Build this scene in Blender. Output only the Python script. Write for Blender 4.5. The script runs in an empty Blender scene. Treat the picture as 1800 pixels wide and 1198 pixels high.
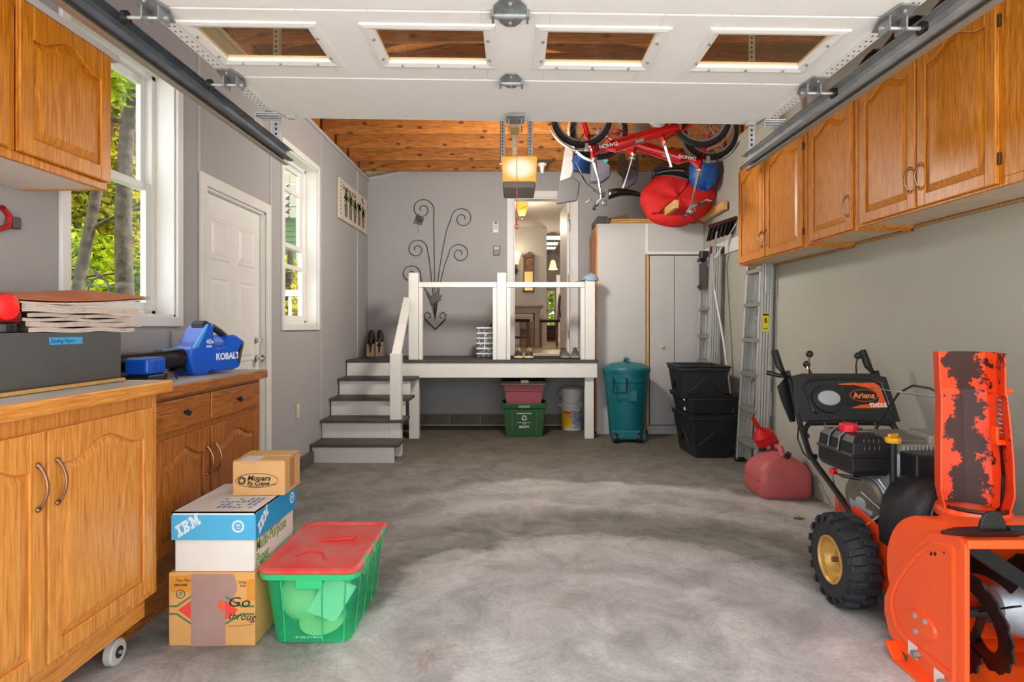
import bpy, bmesh, math, random
from mathutils import Vector, Matrix, Euler
random.seed(7)
scene = bpy.context.scene
COL = scene.collection
PI = math.pi
# ------------------------------------------------------------------ camera
F, HX, HY, HC = 1058.0, 905.0, 575.0, 1.28      # focal length in px, vanishing point, eye height
cam = bpy.data.cameras.new('camera')
cam.sensor_width = 36.0
cam.lens = 36.0 * F / 1800.0
cam.shift_x = -(HX - 900.0) / 1800.0
cam.shift_y = -(599.0 - HY) / 1800.0
cam.clip_start = 0.05
cam.clip_end = 300
camo = bpy.data.objects.new('camera', cam)
camo.location = (0, 0, HC)
camo.rotation_euler = (PI / 2, 0, 0)
COL.objects.link(camo)
scene.camera = camo
# ------------------------------------------------------------------ sky, sun, exposure
wd = bpy.data.worlds.new('world'); scene.world = wd; wd.use_nodes = True
nt = wd.node_tree; nt.nodes.clear()
_o = nt.nodes.new('ShaderNodeOutputWorld'); _b = nt.nodes.new('ShaderNodeBackground')
_t = nt.nodes.new('ShaderNodeTexCoord'); _n = nt.nodes.new('ShaderNodeTexNoise'); _r = nt.nodes.new('ShaderNodeValToRGB')
_n.inputs['Scale'].default_value = 2.2; _n.inputs['Detail'].default_value = 6
_r.color_ramp.elements[0].position = 0.35; _r.color_ramp.elements[0].color = (0.78, 0.88, 1.0, 1)
_r.color_ramp.elements[1].position = 0.62; _r.color_ramp.elements[1].color = (1.0, 1.0, 0.98, 1)
nt.links.new(_t.outputs['Generated'], _n.inputs['Vector']); nt.links.new(_n.outputs['Fac'], _r.inputs['Fac'])
nt.links.new(_r.outputs['Color'], _b.inputs['Color']); nt.links.new(_b.outputs['Background'], _o.inputs['Surface'])
_b.inputs['Strength'].default_value = 1.7
sun = bpy.data.lights.new('sun', 'SUN'); sun.energy = 7.0; sun.angle = 0.05; sun.color = (1.0, 0.95, 0.86)
suno = bpy.data.objects.new('sun', sun); COL.objects.link(suno)
suno.rotation_euler = Vector((-0.75, -0.55, -1.15)).to_track_quat('-Z', 'Y').to_euler()
suno.location = (10, 10, 20)
vs = scene.view_settings
vs.view_transform = 'Standard'; vs.look = 'None'; vs.gamma = 1.0; vs.use_curve_mapping = False
vs.exposure = 1.02
scene.cycles.use_denoising = True
scene.cycles.max_bounces = 12
scene.cycles.diffuse_bounces = 6
scene.cycles.transparent_max_bounces = 16
scene.cycles.sample_clamp_indirect = 6.0
scene.cycles.caustics_reflective = False
scene.cycles.caustics_refractive = False

# ------------------------------------------------------------------ helpers
def W(px, py, Y):
    return Vector(((px - HX) / F * Y, Y, HC - (py - HY) / F * Y))
def lin(c):
    return tuple(((x / 255) / 12.92 if x / 255 <= 0.04045 else ((x / 255 + 0.055) / 1.055) ** 2.4) for x in c[:3]) + (1,)
def wm(o):
    m = o.matrix_basis.copy()
    while o.parent:
        o = o.parent
        m = o.matrix_basis @ m
    return m
class MB:
    def __init__(s): s.v = []; s.f = []
    def add(s, vs_, fs_):
        b = len(s.v); s.v += [Vector(p) for p in vs_]; s.f += [tuple(i + b for i in q) for q in fs_]; return s
    def box(s, x0, x1, y0, y1, z0, z1, M=None):
        P = [Vector((x, y, z)) for x in (x0, x1) for y in (y0, y1) for z in (z0, z1)]
        if M is not None: P = [M @ p for p in P]
        return s.add(P, [(0, 1, 3, 2), (4, 6, 7, 5), (0, 4, 5, 1), (2, 3, 7, 6), (0, 2, 6, 4), (1, 5, 7, 3)])
    def obox(s, c, size, rot=(0, 0, 0)):
        M = Matrix.Translation(Vector(c)) @ Euler(rot).to_matrix().to_4x4()
        a, b, d = [k / 2 for k in size]
        return s.box(-a, a, -b, b, -d, d, M)
    def taper(s, x0, x1, y0, y1, z0, z1, dx, dy):     # bottom smaller by dx, dy each side
        P = []
        for z, e, g in ((z0, dx, dy), (z1, 0, 0)):
            P += [(x0 + e, y0 + g, z), (x1 - e, y0 + g, z), (x1 - e, y1 - g, z), (x0 + e, y1 - g, z)]
        return s.add(P, [(3, 2, 1, 0), (4, 5, 6, 7), (0, 1, 5, 4), (1, 2, 6, 5), (2, 3, 7, 6), (3, 0, 4, 7)])
    def frame(s, d):
        d = Vector(d).normalized()
        a = Vector((0, 0, 1)) if abs(d.z) < 0.9 else Vector((1, 0, 0))
        u = d.cross(a).normalized(); return d, u, u.cross(d).normalized()
    def cyl(s, p0, p1, r0, r1=None, n=14, caps=True):
        r1 = r0 if r1 is None else r1
        p0 = Vector(p0); p1 = Vector(p1); d, u, w = s.frame(p1 - p0)
        P = []
        for p, r in ((p0, r0), (p1, r1)):
            P += [p + (u * math.cos(2 * PI * i / n) + w * math.sin(2 * PI * i / n)) * r for i in range(n)]
        fs = [(i, (i + 1) % n, n + (i + 1) % n, n + i) for i in range(n)]
        if caps: fs += [tuple(range(n))[::-1], tuple(range(n, 2 * n))]
        return s.add(P, fs)
    def tube(s, pts, r, n=8, closed=False, flat=None):
        pts = [Vector(p) for p in pts]; m = len(pts)
        rr = r if isinstance(r, (list, tuple)) else [r] * m
        P = []; up = None
        for i in range(m):
            if closed: t = pts[(i + 1) % m] - pts[i - 1]
            else: t = pts[min(i + 1, m - 1)] - pts[max(i - 1, 0)]
            t = t.normalized() if t.length > 1e-9 else Vector((0, 0, 1))
            if up is None:
                _, u, w = s.frame(t)
            else:
                u = (up - t * up.dot(t))
                u = u.normalized() if u.length > 1e-6 else s.frame(t)[1]
                w = t.cross(u)
            up = u
            k = flat or 1.0
            P += [pts[i] + (u * math.cos(2 * PI * j / n) + w * math.sin(2 * PI * j / n) * k) * rr[i] for j in range(n)]
        fs = []
        for i in range(m if closed else m - 1):
            a, b = i * n, ((i + 1) % m) * n
            fs += [(a + j, a + (j + 1) % n, b + (j + 1) % n, b + j) for j in range(n)]
        if not closed: fs += [tuple(range(n))[::-1], tuple(range((m - 1) * n, m * n))]
        return s.add(P, fs)
    def lathe(s, prof, org=(0, 0, 0), axis=(0, 0, 1), n=24, closed=False, sc=(1, 1)):
        org = Vector(org); d, u, w = s.frame(axis)
        P = []; m = len(prof)
        for r, h in prof:
            P += [org + d * h + (u * math.cos(2 * PI * j / n) * sc[0] + w * math.sin(2 * PI * j / n) * sc[1]) * max(r, 1e-5) for j in range(n)]
        fs = []
        for i in range(m if closed else m - 1):
            a, b = i * n, ((i + 1) % m) * n
            fs += [(a + j, a + (j + 1) % n, b + (j + 1) % n, b + j) for j in range(n)]
        if not closed:
            if prof[0][0] > 1e-4: fs.append(tuple(range(n))[::-1])
            if prof[-1][0] > 1e-4: fs.append(tuple(range((m - 1) * n, m * n)))
        return s.add(P, fs)
    def prism(s, poly, fn, n0, n1):
        m = len(poly)
        P = [fn(u, v, n0) for u, v in poly] + [fn(u, v, n1) for u, v in poly]
        fs = [tuple(range(m))[::-1], tuple(range(m, 2 * m))] + [(i, (i + 1) % m, m + (i + 1) % m, m + i) for i in range(m)]
        return s.add(P, fs)
    def loft(s, loops, cap0=True, cap1=True):
        m = len(loops[0]); P = [p for l in loops for p in l]; fs = []
        for i in range(len(loops) - 1):
            a, b = i * m, (i + 1) * m
            fs += [(a + j, a + (j + 1) % m, b + (j + 1) % m, b + j) for j in range(m)]
        if cap0: fs.append(tuple(range(m))[::-1])
        if cap1: fs.append(tuple(range((len(loops) - 1) * m, len(loops) * m)))
        return s.add(P, fs)
    def ball(s, c, r, n=14, k=9):
        r = r if isinstance(r, (list, tuple)) else (r, r, r); c = Vector(c)
        loops = []
        for i in range(k + 1):
            a = -PI / 2 + PI * i / k
            q = max(math.cos(a), 0.02)
            loops.append([c + Vector((r[0] * q * math.cos(2 * PI * j / n), r[1] * q * math.sin(2 * PI * j / n), r[2] * math.sin(a))) for j in range(n)])
        return s.loft(loops)
    def mesh(s, name, c=Vector((0, 0, 0)), fix=True, smooth=False, ang=0.7):
        me = bpy.data.meshes.new(name)
        me.from_pydata([tuple(p - c) for p in s.v], [], s.f)
        if fix:
            bm = bmesh.new(); bm.from_mesh(me)
            bmesh.ops.recalc_face_normals(bm, faces=bm.faces)
            if smooth:
                for q in bm.faces: q.smooth = True
                for e in bm.edges:
                    if len(e.link_faces) != 2 or e.calc_face_angle(0) > ang: e.smooth = False
            bm.to_mesh(me); bm.free()
        me.update(); return me
    def build(s, name, mat_, parent=None, bevel=0, seg=2, smooth=False, kind=None, local=False, fix=True, sub=0, ang=0.7, sol=0, label=None):
        pts = s.v
        if parent is not None and not local:
            iv = wm(parent).inverted(); s.v = [iv @ p for p in pts]
        lo = Vector([min(p[i] for p in s.v) for i in range(3)]); hi = Vector([max(p[i] for p in s.v) for i in range(3)])
        c = (lo + hi) / 2
        if parent is None: c.z = lo.z
        me = s.mesh(name, c, fix, smooth, ang)
        if mat_ is not None:
            for m in (mat_ if isinstance(mat_, (list, tuple)) else [mat_]): me.materials.append(m)
        o = bpy.data.objects.new(name, me); COL.objects.link(o); o.location = c; o.parent = parent
        if sol:
            m = o.modifiers.new('solid', 'SOLIDIFY'); m.thickness = sol; m.offset = 0
        if bevel:
            m = o.modifiers.new('bevel', 'BEVEL'); m.width = bevel; m.segments = seg; m.limit_method = 'ANGLE'; m.angle_limit = 0.6
        if sub:
            m = o.modifiers.new('sub', 'SUBSURF'); m.levels = sub; m.render_levels = sub
        if kind: o['kind'] = kind
        if label: o['label'] = label
        return o
def tag(o, label, cat, group=None):
    o['label'] = label; o['category'] = cat
    if group: o['group'] = group
    return o
def thing(name, label=None, cat=None, loc=(0, 0, 0), rot=(0, 0, 0), group=None, kind=None):
    o = bpy.data.objects.new(name, None); COL.objects.link(o); o.empty_display_size = 0.05
    o.location = loc; o.rotation_euler = rot if isinstance(rot, (tuple, list)) else (0, 0, rot)
    if label: tag(o, label, cat, group)
    if kind: o['kind'] = kind
    return o
def kids(o): return [c for c in bpy.data.objects if c.parent == o]
def copy_tree(o, parent=None, label=None):
    c = o.copy(); COL.objects.link(c); c.parent = parent
    if label: c['label'] = label
    for k in kids(o): copy_tree(k, c)
    return c
def share(o, loc, parent=None):
    c = o.copy(); COL.objects.link(c); c.location = loc
    if parent is not None: c.parent = parent
    return c
_txt = {}
def tx(s, size, mat_, parent, org, xd, yd, ext=0.0006, bold=0.0, shear=0.0, name='lettering', align='LEFT', sx=1.0):
    """flat raised print: org world point of baseline start, xd/yd world directions"""
    cu = bpy.data.curves.new('txt', 'FONT'); cu.body = s; cu.size = size; cu.extrude = ext; cu.offset = bold; cu.shear = shear
    cu.align_x = align; cu.resolution_u = 3
    t = bpy.data.objects.new('txt', cu)
    me = bpy.data.meshes.new_from_object(t); bpy.data.objects.remove(t); bpy.data.curves.remove(cu)
    me.name = name; me.materials.clear(); me.materials.append(mat_)
    if sx != 1.0:
        for v in me.vertices: v.co.x *= sx
    o = bpy.data.objects.new(name, me); COL.objects.link(o)
    x = Vector(xd).normalized(); y = Vector(yd); y = (y - x * y.dot(x)).normalized(); z = x.cross(y)
    M = Matrix((x, y, z)).transposed().to_4x4(); M.translation = Vector(org)
    o.parent = parent
    o.matrix_basis = wm(parent).inverted() @ M if parent else M
    return o

# ------------------------------------------------------------------ materials
MATS = {}
def newmat(name):
    m = bpy.data.materials.new(name); m.use_nodes = True; n = m.node_tree
    b = n.nodes['Principled BSDF']; MATS[name] = m
    return m, n, b
def mt(name, col, rough=0.5, metal=0.0, var=0.0, vs_=6.0, bump=0.0, bs=60.0, col2=None, lo=0.35, hi=0.65, spec=None, coat=0.0, alpha=None, trans=0.0):
    if name in MATS: return MATS[name]
    m, n, b = newmat(name); L = n.links.new
    c = lin(col)
    b.inputs['Base Color'].default_value = c; b.inputs['Roughness'].default_value = rough; b.inputs['Metallic'].default_value = metal
    if spec is not None: b.inputs['Specular IOR Level'].default_value = spec
    if coat: b.inputs['Coat Weight'].default_value = coat; b.inputs['Coat Roughness'].default_value = 0.15
    if var or col2 or bump:
        tc = n.nodes.new('ShaderNodeTexCoord')
    if var or col2:
        nz = n.nodes.new('ShaderNodeTexNoise'); nz.inputs['Scale'].default_value = vs_; nz.inputs['Detail'].default_value = 6; nz.inputs['Roughness'].default_value = 0.65
        L(tc.outputs['Object'], nz.inputs['Vector'])
        rp = n.nodes.new('ShaderNodeValToRGB'); L(nz.outputs['Fac'], rp.inputs['Fac'])
        e = rp.color_ramp.elements
        e[0].position = lo; e[1].position = hi
        if col2: e[0].color = c; e[1].color = lin(col2)
        else:
            e[0].color = tuple(max(0, x * (1 - var)) for x in c[:3]) + (1,); e[1].color = tuple(min(1, x * (1 + var)) for x in c[:3]) + (1,)
        L(rp.outputs['Color'], b.inputs['Base Color'])
    if bump:
        nb = n.nodes.new('ShaderNodeTexNoise'); nb.inputs['Scale'].default_value = bs; nb.inputs['Detail'].default_value = 3
        L(tc.outputs['Object'], nb.inputs['Vector'])
        bp = n.nodes.new('ShaderNodeBump'); bp.inputs['Strength'].default_value = bump; bp.inputs['Distance'].default_value = 0.01
        L(nb.outputs['Fac'], bp.inputs['Height']); L(bp.outputs['Normal'], b.inputs['Normal'])
    return m
def wood(name, c1, c2, c3, axis='Z', rough=0.38, scale=1.0, knots=False, coat=0.15):
    if name in MATS: return MATS[name]
    m, n, b = newmat(name); L = n.links.new
    tc = n.nodes.new('ShaderNodeTexCoord'); oi = n.nodes.new('ShaderNodeObjectInfo')
    mp = n.nodes.new('ShaderNodeMapping'); ad = n.nodes.new('ShaderNodeVectorMath'); ad.operation = 'ADD'
    mu = n.nodes.new('ShaderNodeMath'); mu.operation = 'MULTIPLY'; mu.inputs[1].default_value = 37.0
    L(oi.outputs['Random'], mu.inputs[0]); L(tc.outputs['Object'], ad.inputs[0]); L(mu.outputs[0], ad.inputs[1])
    s = [1.0, 1.0, 1.0]; s['XYZ'.index(axis)] = 0.07
    mp.inputs['Scale'].default_value = [k * scale for k in s]; L(ad.outputs[0], mp.inputs['Vector'])
    n1 = n.nodes.new('ShaderNodeTexNoise'); n1.inputs['Scale'].default_value = 9; n1.inputs['Detail'].default_value = 5; n1.inputs['Distortion'].default_value = 1.2
    n2 = n.nodes.new('ShaderNodeTexNoise'); n2.inputs['Scale'].default_value = 120; n2.inputs['Detail'].default_value = 4
    L(mp.outputs[0], n1.inputs['Vector']); L(mp.outputs[0], n2.inputs['Vector'])
    wv = n.nodes.new('ShaderNodeMath'); wv.operation = 'MULTIPLY'; wv.inputs[1].default_value = 14.0; L(n1.outputs['Fac'], wv.inputs[0])
    fr = n.nodes.new('ShaderNodeMath'); fr.operation = 'FRACT'; L(wv.outputs[0], fr.inputs[0])
    mx = n.nodes.new('ShaderNodeMath'); mx.operation = 'MULTIPLY_ADD'; mx.inputs[1].default_value = 0.16; L(fr.outputs[0], mx.inputs[0])
    m2 = n.nodes.new('ShaderNodeMath'); m2.operation = 'MULTIPLY'; m2.inputs[1].default_value = 0.95; L(n2.outputs['Fac'], m2.inputs[0]); L(m2.outputs[0], mx.inputs[2])
    rp = n.nodes.new('ShaderNodeValToRGB'); L(mx.outputs[0], rp.inputs['Fac'])
    e = rp.color_ramp.elements; e[0].position = 0.3; e[0].color = lin(c1); e[1].position = 0.82; e[1].color = lin(c3)
    k = e.new(0.55); k.color = lin(c2)
    last = rp.outputs['Color']
    if knots:
        mk = n.nodes.new('ShaderNodeMapping'); L(ad.outputs[0], mk.inputs['Vector'])
        mk.inputs['Rotation'].default_value = (PI / 2, 0, 0); mk.inputs['Scale'].default_value = (2.4, 4.6, 4.6)
        vo = n.nodes.new('ShaderNodeTexVoronoi'); vo.voronoi_dimensions = '2D'; vo.inputs['Scale'].default_value = 1.4; L(mk.outputs[0], vo.inputs['Vector'])
        r2 = n.nodes.new('ShaderNodeValToRGB'); L(vo.outputs['Distance'], r2.inputs['Fac'])
        r2.color_ramp.elements[0].position = 0.05; r2.color_ramp.elements[0].color = (1, 1, 1, 1)
        r2.color_ramp.elements[1].position = 0.13; r2.color_ramp.elements[1].color = (0, 0, 0, 1)
        mm = n.nodes.new('ShaderNodeMix'); mm.data_type = 'RGBA'; L(r2.outputs['Color'], mm.inputs['Factor']); L(last, mm.inputs['A']); mm.inputs['B'].default_value = lin((70, 36, 12))
        last = mm.outputs['Result']
    L(last, b.inputs['Base Color'])
    b.inputs['Roughness'].default_value = rough
    if coat: b.inputs['Coat Weight'].default_value = coat; b.inputs['Coat Roughness'].default_value = 0.25
    bp = n.nodes.new('ShaderNodeBump'); bp.inputs['Strength'].default_value = 0.12; bp.inputs['Distance'].default_value = 0.004
    L(n2.outputs['Fac'], bp.inputs['Height']); L(bp.outputs['Normal'], b.inputs['Normal'])
    return m
def glass(name, tint=(255, 255, 255), refl=0.05, rough=0.02, haze=0.0):
    if name in MATS: return MATS[name]
    m = bpy.data.materials.new(name); m.use_nodes = True; n = m.node_tree; n.nodes.clear(); MATS[name] = m; L = n.links.new
    out = n.nodes.new('ShaderNodeOutputMaterial'); tr = n.nodes.new('ShaderNodeBsdfTransparent'); gl = n.nodes.new('ShaderNodeBsdfGlossy'); mx = n.nodes.new('ShaderNodeMixShader')
    tr.inputs['Color'].default_value = lin(tint); gl.inputs['Roughness'].default_value = rough; mx.inputs[0].default_value = refl
    L(tr.outputs[0], mx.inputs[1]); L(gl.outputs[0], mx.inputs[2]); last = mx.outputs[0]
    if haze:
        df = n.nodes.new('ShaderNodeBsdfDiffuse'); df.inputs['Color'].default_value = lin((205, 190, 160)); m2 = n.nodes.new('ShaderNodeMixShader')
        tc = n.nodes.new('ShaderNodeTexCoord'); nz = n.nodes.new('ShaderNodeTexNoise'); nz.inputs['Scale'].default_value = 30; nz.inputs['Detail'].default_value = 8
        ml = n.nodes.new('ShaderNodeMath'); ml.operation = 'MULTIPLY'; ml.inputs[1].default_value = haze * 2
        L(tc.outputs['Object'], nz.inputs['Vector']); L(nz.outputs['Fac'], ml.inputs[0]); L(ml.outputs[0], m2.inputs[0]); L(last, m2.inputs[1]); L(df.outputs[0], m2.inputs[2]); last = m2.outputs[0]
    L(last, out.inputs['Surface']); return m
def emis(name, col, strength):
    m, n, b = newmat(name); b.inputs['Base Color'].default_value = lin(col); b.inputs['Emission Color'].default_value = lin(col); b.inputs['Emission Strength'].default_value = strength; return m
def translucent_plastic(name, col, alpha=0.5, body=None):
    m = bpy.data.materials.new(name); m.use_nodes = True; n = m.node_tree; n.nodes.clear(); MATS[name] = m; L = n.links.new
    out = n.nodes.new('ShaderNodeOutputMaterial'); tr = n.nodes.new('ShaderNodeBsdfTransparent'); pb = n.nodes.new('ShaderNodeBsdfPrincipled'); mx = n.nodes.new('ShaderNodeMixShader')
    tr.inputs['Color'].default_value = lin(col); pb.inputs['Base Color'].default_value = lin(body or col); pb.inputs['Roughness'].default_value = 0.25
    mx.inputs[0].default_value = alpha; L(tr.outputs[0], mx.inputs[1]); L(pb.outputs[0], mx.inputs[2]); L(mx.outputs[0], out.inputs['Surface']); return m

OAK = wood('oak_honey', (160, 88, 12), (198, 120, 24), (220, 148, 44))
OAK_Y = wood('oak_honey_lengthwise', (160, 88, 12), (198, 120, 24), (220, 148, 44), axis='Y')
OAKL = wood('oak_pale', (186, 110, 40), (216, 142, 60), (232, 166, 86))
OAKL_Y = wood('oak_pale_lengthwise', (186, 110, 40), (216, 142, 60), (232, 166, 86), axis='Y')
OAKD = wood('oak_dark', (120, 62, 16), (164, 94, 30), (196, 124, 50))
OAKD_Y = wood('oak_dark_lengthwise', (120, 62, 16), (164, 94, 30), (196, 124, 50), axis='Y')
PINE = wood('joist_pine', (104, 56, 16), (156, 94, 34), (188, 124, 56), axis='X', rough=0.6, knots=True, coat=0)
PINE_Y = wood('sheathing', (110, 66, 26), (160, 104, 46), (190, 134, 70), axis='Y', rough=0.7, coat=0)
LUMBER = wood('raw_lumber', (188, 140, 76), (214, 168, 100), (230, 190, 126), axis='X', rough=0.6, coat=0)
LUMBER_Z = wood('raw_lumber_upright', (188, 140, 76), (214, 168, 100), (230, 190, 126), axis='Z', rough=0.6, coat=0)
WALNUT = wood('table_wood', (84, 54, 30), (120, 82, 50), (146, 104, 66), rough=0.4)
HALLWOOD = wood('hall_floor_wood', (150, 108, 54), (184, 140, 78), (206, 164, 100), axis='X', rough=0.25, coat=0.4)
WALLP = mt('wall_paint_grey', (166, 164, 164), 0.75, bump=0.12, bs=220)
WALLR = mt('wall_paint_greige', (172, 170, 158), 0.75, bump=0.12, bs=220)
WHITE = mt('white_trim_paint', (228, 227, 224), 0.45, var=0.03, vs_=3)
WHITE2 = mt('white_wood_paint', (222, 220, 214), 0.5, var=0.04, vs_=4, bump=0.05, bs=90)
DOORW = mt('white_door_steel', (236, 235, 234), 0.5, bump=0.16, bs=260, var=0.02)
BLACKP = mt('black_plastic', (26, 27, 29), 0.38, bump=0.06, bs=300)
BLACKM = mt('black_metal', (24, 25, 28), 0.32, var=0.1)
RUBBER = mt('rubber', (36, 39, 44), 0.6, bump=0.1, bs=200)
STEEL = mt('galvanised_steel', (190, 194, 196), 0.38, metal=0.6, var=0.15, vs_=14)
STEELD = mt('dull_steel', (146, 150, 152), 0.42, metal=0.5, var=0.25, vs_=30)
CHROME = mt('chrome', (200, 200, 200), 0.15, metal=1.0)
ALU = mt('aluminium', (208, 209, 207), 0.38, metal=0.55, var=0.06, vs_=9)
BRONZE = mt('bronze_handle', (150, 112, 86), 0.32, metal=0.85)
CARD = mt('cardboard', (205, 160, 104), 0.8, var=0.05, vs_=8)
CARD2 = mt('cardboard_orange', (214, 160, 92), 0.8, var=0.06, vs_=6)
GLASS = glass('window_glass')
# ------------------------------------------------------------------ the setting
XL, XR, YB, YF = -1.93, 2.27, 7.90, 0.45          # left wall, right wall, back wall, front of the roof
ZT = 3.22                                         # wall top
DZ = 0.91                                         # landing height
def yl(px): return -XL * F / (HX - px)            # depth of a point on the left wall
# floor --------------------------------------------------------
def floor_mat():
    m, n, b = newmat('worn_concrete'); L = n.links.new
    g = n.nodes.new('ShaderNodeNewGeometry')
    def noise(scale, detail, dist=0.0, vec=None, rough=0.6):
        k = n.nodes.new('ShaderNodeTexNoise'); k.inputs['Scale'].default_value = scale; k.inputs['Detail'].default_value = detail; k.inputs['Distortion'].default_value = dist; k.inputs['Roughness'].default_value = rough
        L(vec or g.outputs['Position'], k.inputs['Vector']); return k.outputs['Fac']
    def ma(op, a, c=None, d=None, clamp=False):
        k = n.nodes.new('ShaderNodeMath'); k.operation = op; k.use_clamp = clamp
        for i, q in enumerate((a, c, d)):
            if q is None: continue
            if isinstance(q, (int, float)): k.inputs[i].default_value = q
            else: L(q, k.inputs[i])
        return k.outputs[0]
    def ramp(f, a, c):
        k = n.nodes.new('ShaderNodeMapRange'); k.interpolation_type = 'SMOOTHSTEP'; L(f, k.inputs[0]); k.inputs[1].default_value = a; k.inputs[2].default_value = c; return k.outputs[0]
    def mix(f, a, c):
        k = n.nodes.new('ShaderNodeMix'); k.data_type = 'RGBA'; L(f, k.inputs['Factor'])
        for q, s in ((a, 'A'), (c, 'B')):
            if isinstance(q, tuple): k.inputs[s].default_value = q
            else: L(q, k.inputs[s])
        return k.outputs['Result']
    sp = n.nodes.new('ShaderNodeSeparateXYZ'); L(g.outputs['Position'], sp.inputs[0])
    wob = noise(1.1, 9, 0.8, rough=0.68)
    dx = ma('SUBTRACT', sp.outputs['X'], 0.45); dy = ma('SUBTRACT', sp.outputs['Y'], 2.45)
    d = ma('SQRT', ma('ADD', ma('MULTIPLY', dx, dx), ma('MULTIPLY', dy, dy)))
    dd = ma('ADD', d, ma('MULTIPLY', ma('SUBTRACT', wob, 0.5), 0.7))
    inner = ramp(dd, 1.30, 1.17)                                 # the pale dried-salt patch
    ring2 = ma('MULTIPLY', ramp(dd, 1.6, 1.9), ramp(dd, 2.62, 2.48))
    ring2 = ma('MULTIPLY', ring2, ramp(sp.outputs['X'], -1.3, 0.1))
    front = ramp(ma('ADD', sp.outputs['Y'], ma('MULTIPLY', wob, 0.5)), 2.75, 2.35)
    salt = ma('MAXIMUM', ma('MAXIMUM', inner, ma('MULTIPLY', ring2, 0.75)), front)
    ring = ma('SINE', ma('MULTIPLY', ma('ADD', d, ma('MULTIPLY', noise(1.3, 5), 0.9)), 14.0))
    sweep = ramp(ring, -0.6, 1.0)                                # curved sweep marks
    cloud = ramp(noise(3.1, 11, 0.9, rough=0.76), 0.36, 0.64)
    fine = noise(60, 6)
    base = mix(cloud, lin((114, 112, 108)), lin((146, 143, 138)))
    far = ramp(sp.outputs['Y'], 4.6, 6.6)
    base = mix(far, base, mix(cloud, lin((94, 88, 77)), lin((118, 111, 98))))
    pale = mix(cloud, lin((184, 180, 179)), lin((218, 214, 213)))
    k = ma('MULTIPLY', salt, ma('MULTIPLY_ADD', sweep, 0.3, 0.7), clamp=True)
    c = mix(k, base, pale)
    strk = ma('MULTIPLY', ramp(d, 3.2, 2.0), ma('MULTIPLY', sweep, ramp(noise(1.7, 5, 0.6), 0.48, 0.66)))
    c = mix(ma('MULTIPLY', strk, 0.55), c, lin((196, 192, 188)))
    near = ramp(sp.outputs['Y'], 3.2, 2.4)
    rust = ma('MULTIPLY', ramp(noise(4.2, 8, 0.8, rough=0.7), 0.57, 0.72), ma('MULTIPLY', near, 0.7))
    c = mix(rust, c, lin((172, 128, 84)))
    speck = ramp(noise(95, 2), 0.73, 0.78)
    c = mix(ma('MULTIPLY', speck, 0.5), c, lin((80, 76, 70)))
    f2 = n.nodes.new('ShaderNodeMix'); f2.data_type = 'RGBA'; f2.blend_type = 'MULTIPLY'; f2.inputs['Factor'].default_value = 0.5
    L(c, f2.inputs['A']); cr = n.nodes.new('ShaderNodeValToRGB'); L(fine, cr.inputs['Fac']); cr.color_ramp.elements[0].position = 0.3; cr.color_ramp.elements[0].color = (0.6, 0.6, 0.6, 1); cr.color_ramp.elements[1].position = 0.62
    L(cr.outputs['Color'], f2.inputs['B'])
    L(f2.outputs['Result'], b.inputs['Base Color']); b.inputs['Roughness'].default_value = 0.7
    bp = n.nodes.new('ShaderNodeBump'); bp.inputs['Strength'].default_value = 0.15; bp.inputs['Distance'].default_value = 0.01; L(fine, bp.inputs['Height']); L(bp.outputs['Normal'], b.inputs['Normal'])
    return m
MB().box(XL - 0.15, XR + 0.15, YF - 0.3, YB + 0.15, -0.12, 0.0).build('floor', floor_mat(), kind='structure')
MB().box(-30, 30, -30, YF - 0.3, -0.2, -0.03).build('driveway', mt('driveway_concrete', (216, 213, 207), 0.9, var=0.05, vs_=2), kind='structure')
MB().box(-60, XL - 0.15, YF - 0.3, 70, -1.2, -0.6).build('lawn', mt('lawn', (104, 128, 52), 0.95, var=0.2, vs_=1.5), kind='structure')

# left wall with two windows and a door -----------------------------
W1 = (yl(119), yl(308), 1.34, 2.70)               # y0, y1, z0, z1 of the openings
W2 = (yl(498), yl(557), 1.31, 2.80)
D1 = (yl(360), yl(466), 0.0, 2.16)
TH = 0.15
wl = MB()
ys = [YF, W1[0], W1[1], D1[0], D1[1], W2[0], W2[1], YB + 0.15]
for a, b_ in zip(ys[:-1], ys[1:]):
    op = {W1[0]: W1, D1[0]: D1, W2[0]: W2}.get(a)
    if op is None: wl.box(XL - TH, XL, a, b_, 0, ZT)
    else:
        if op[2] > 0: wl.box(XL - TH, XL, a, b_, 0, op[2])
        wl.box(XL - TH, XL, a, b_, op[3], ZT)
wall_left = wl.build('wall_left', WALLP, kind='structure')
BAT = mt('batten_paint', (184, 182, 182), 0.6)
for y in (yl(348.5), yl(472) + 0.03, yl(564), yl(628)):
    z0 = 2.22 if abs(y - yl(348.5)) < 0.01 else 0.12
    MB().box(XL, XL + 0.008, y - 0.012, y + 0.012, z0, ZT - 0.03).build('batten', BAT, wall_left)
MB().box(XL, XL + 0.014, yl(300), yl(322), 0.1, 1.26).build('batten', BAT, wall_left)
MB().box(XL, XL + 0.03, YF, YB, ZT - 0.03, ZT).build('trim_1', BAT, kind='structure')
MB().box(XL, XL + 0.035, yl(470) + 0.05, 5.68, 0.0, 0.115).build('baseboard_left', mt('dark_curb', (84, 84, 84), 0.8, var=0.1), kind='structure', bevel=0.004)
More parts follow.
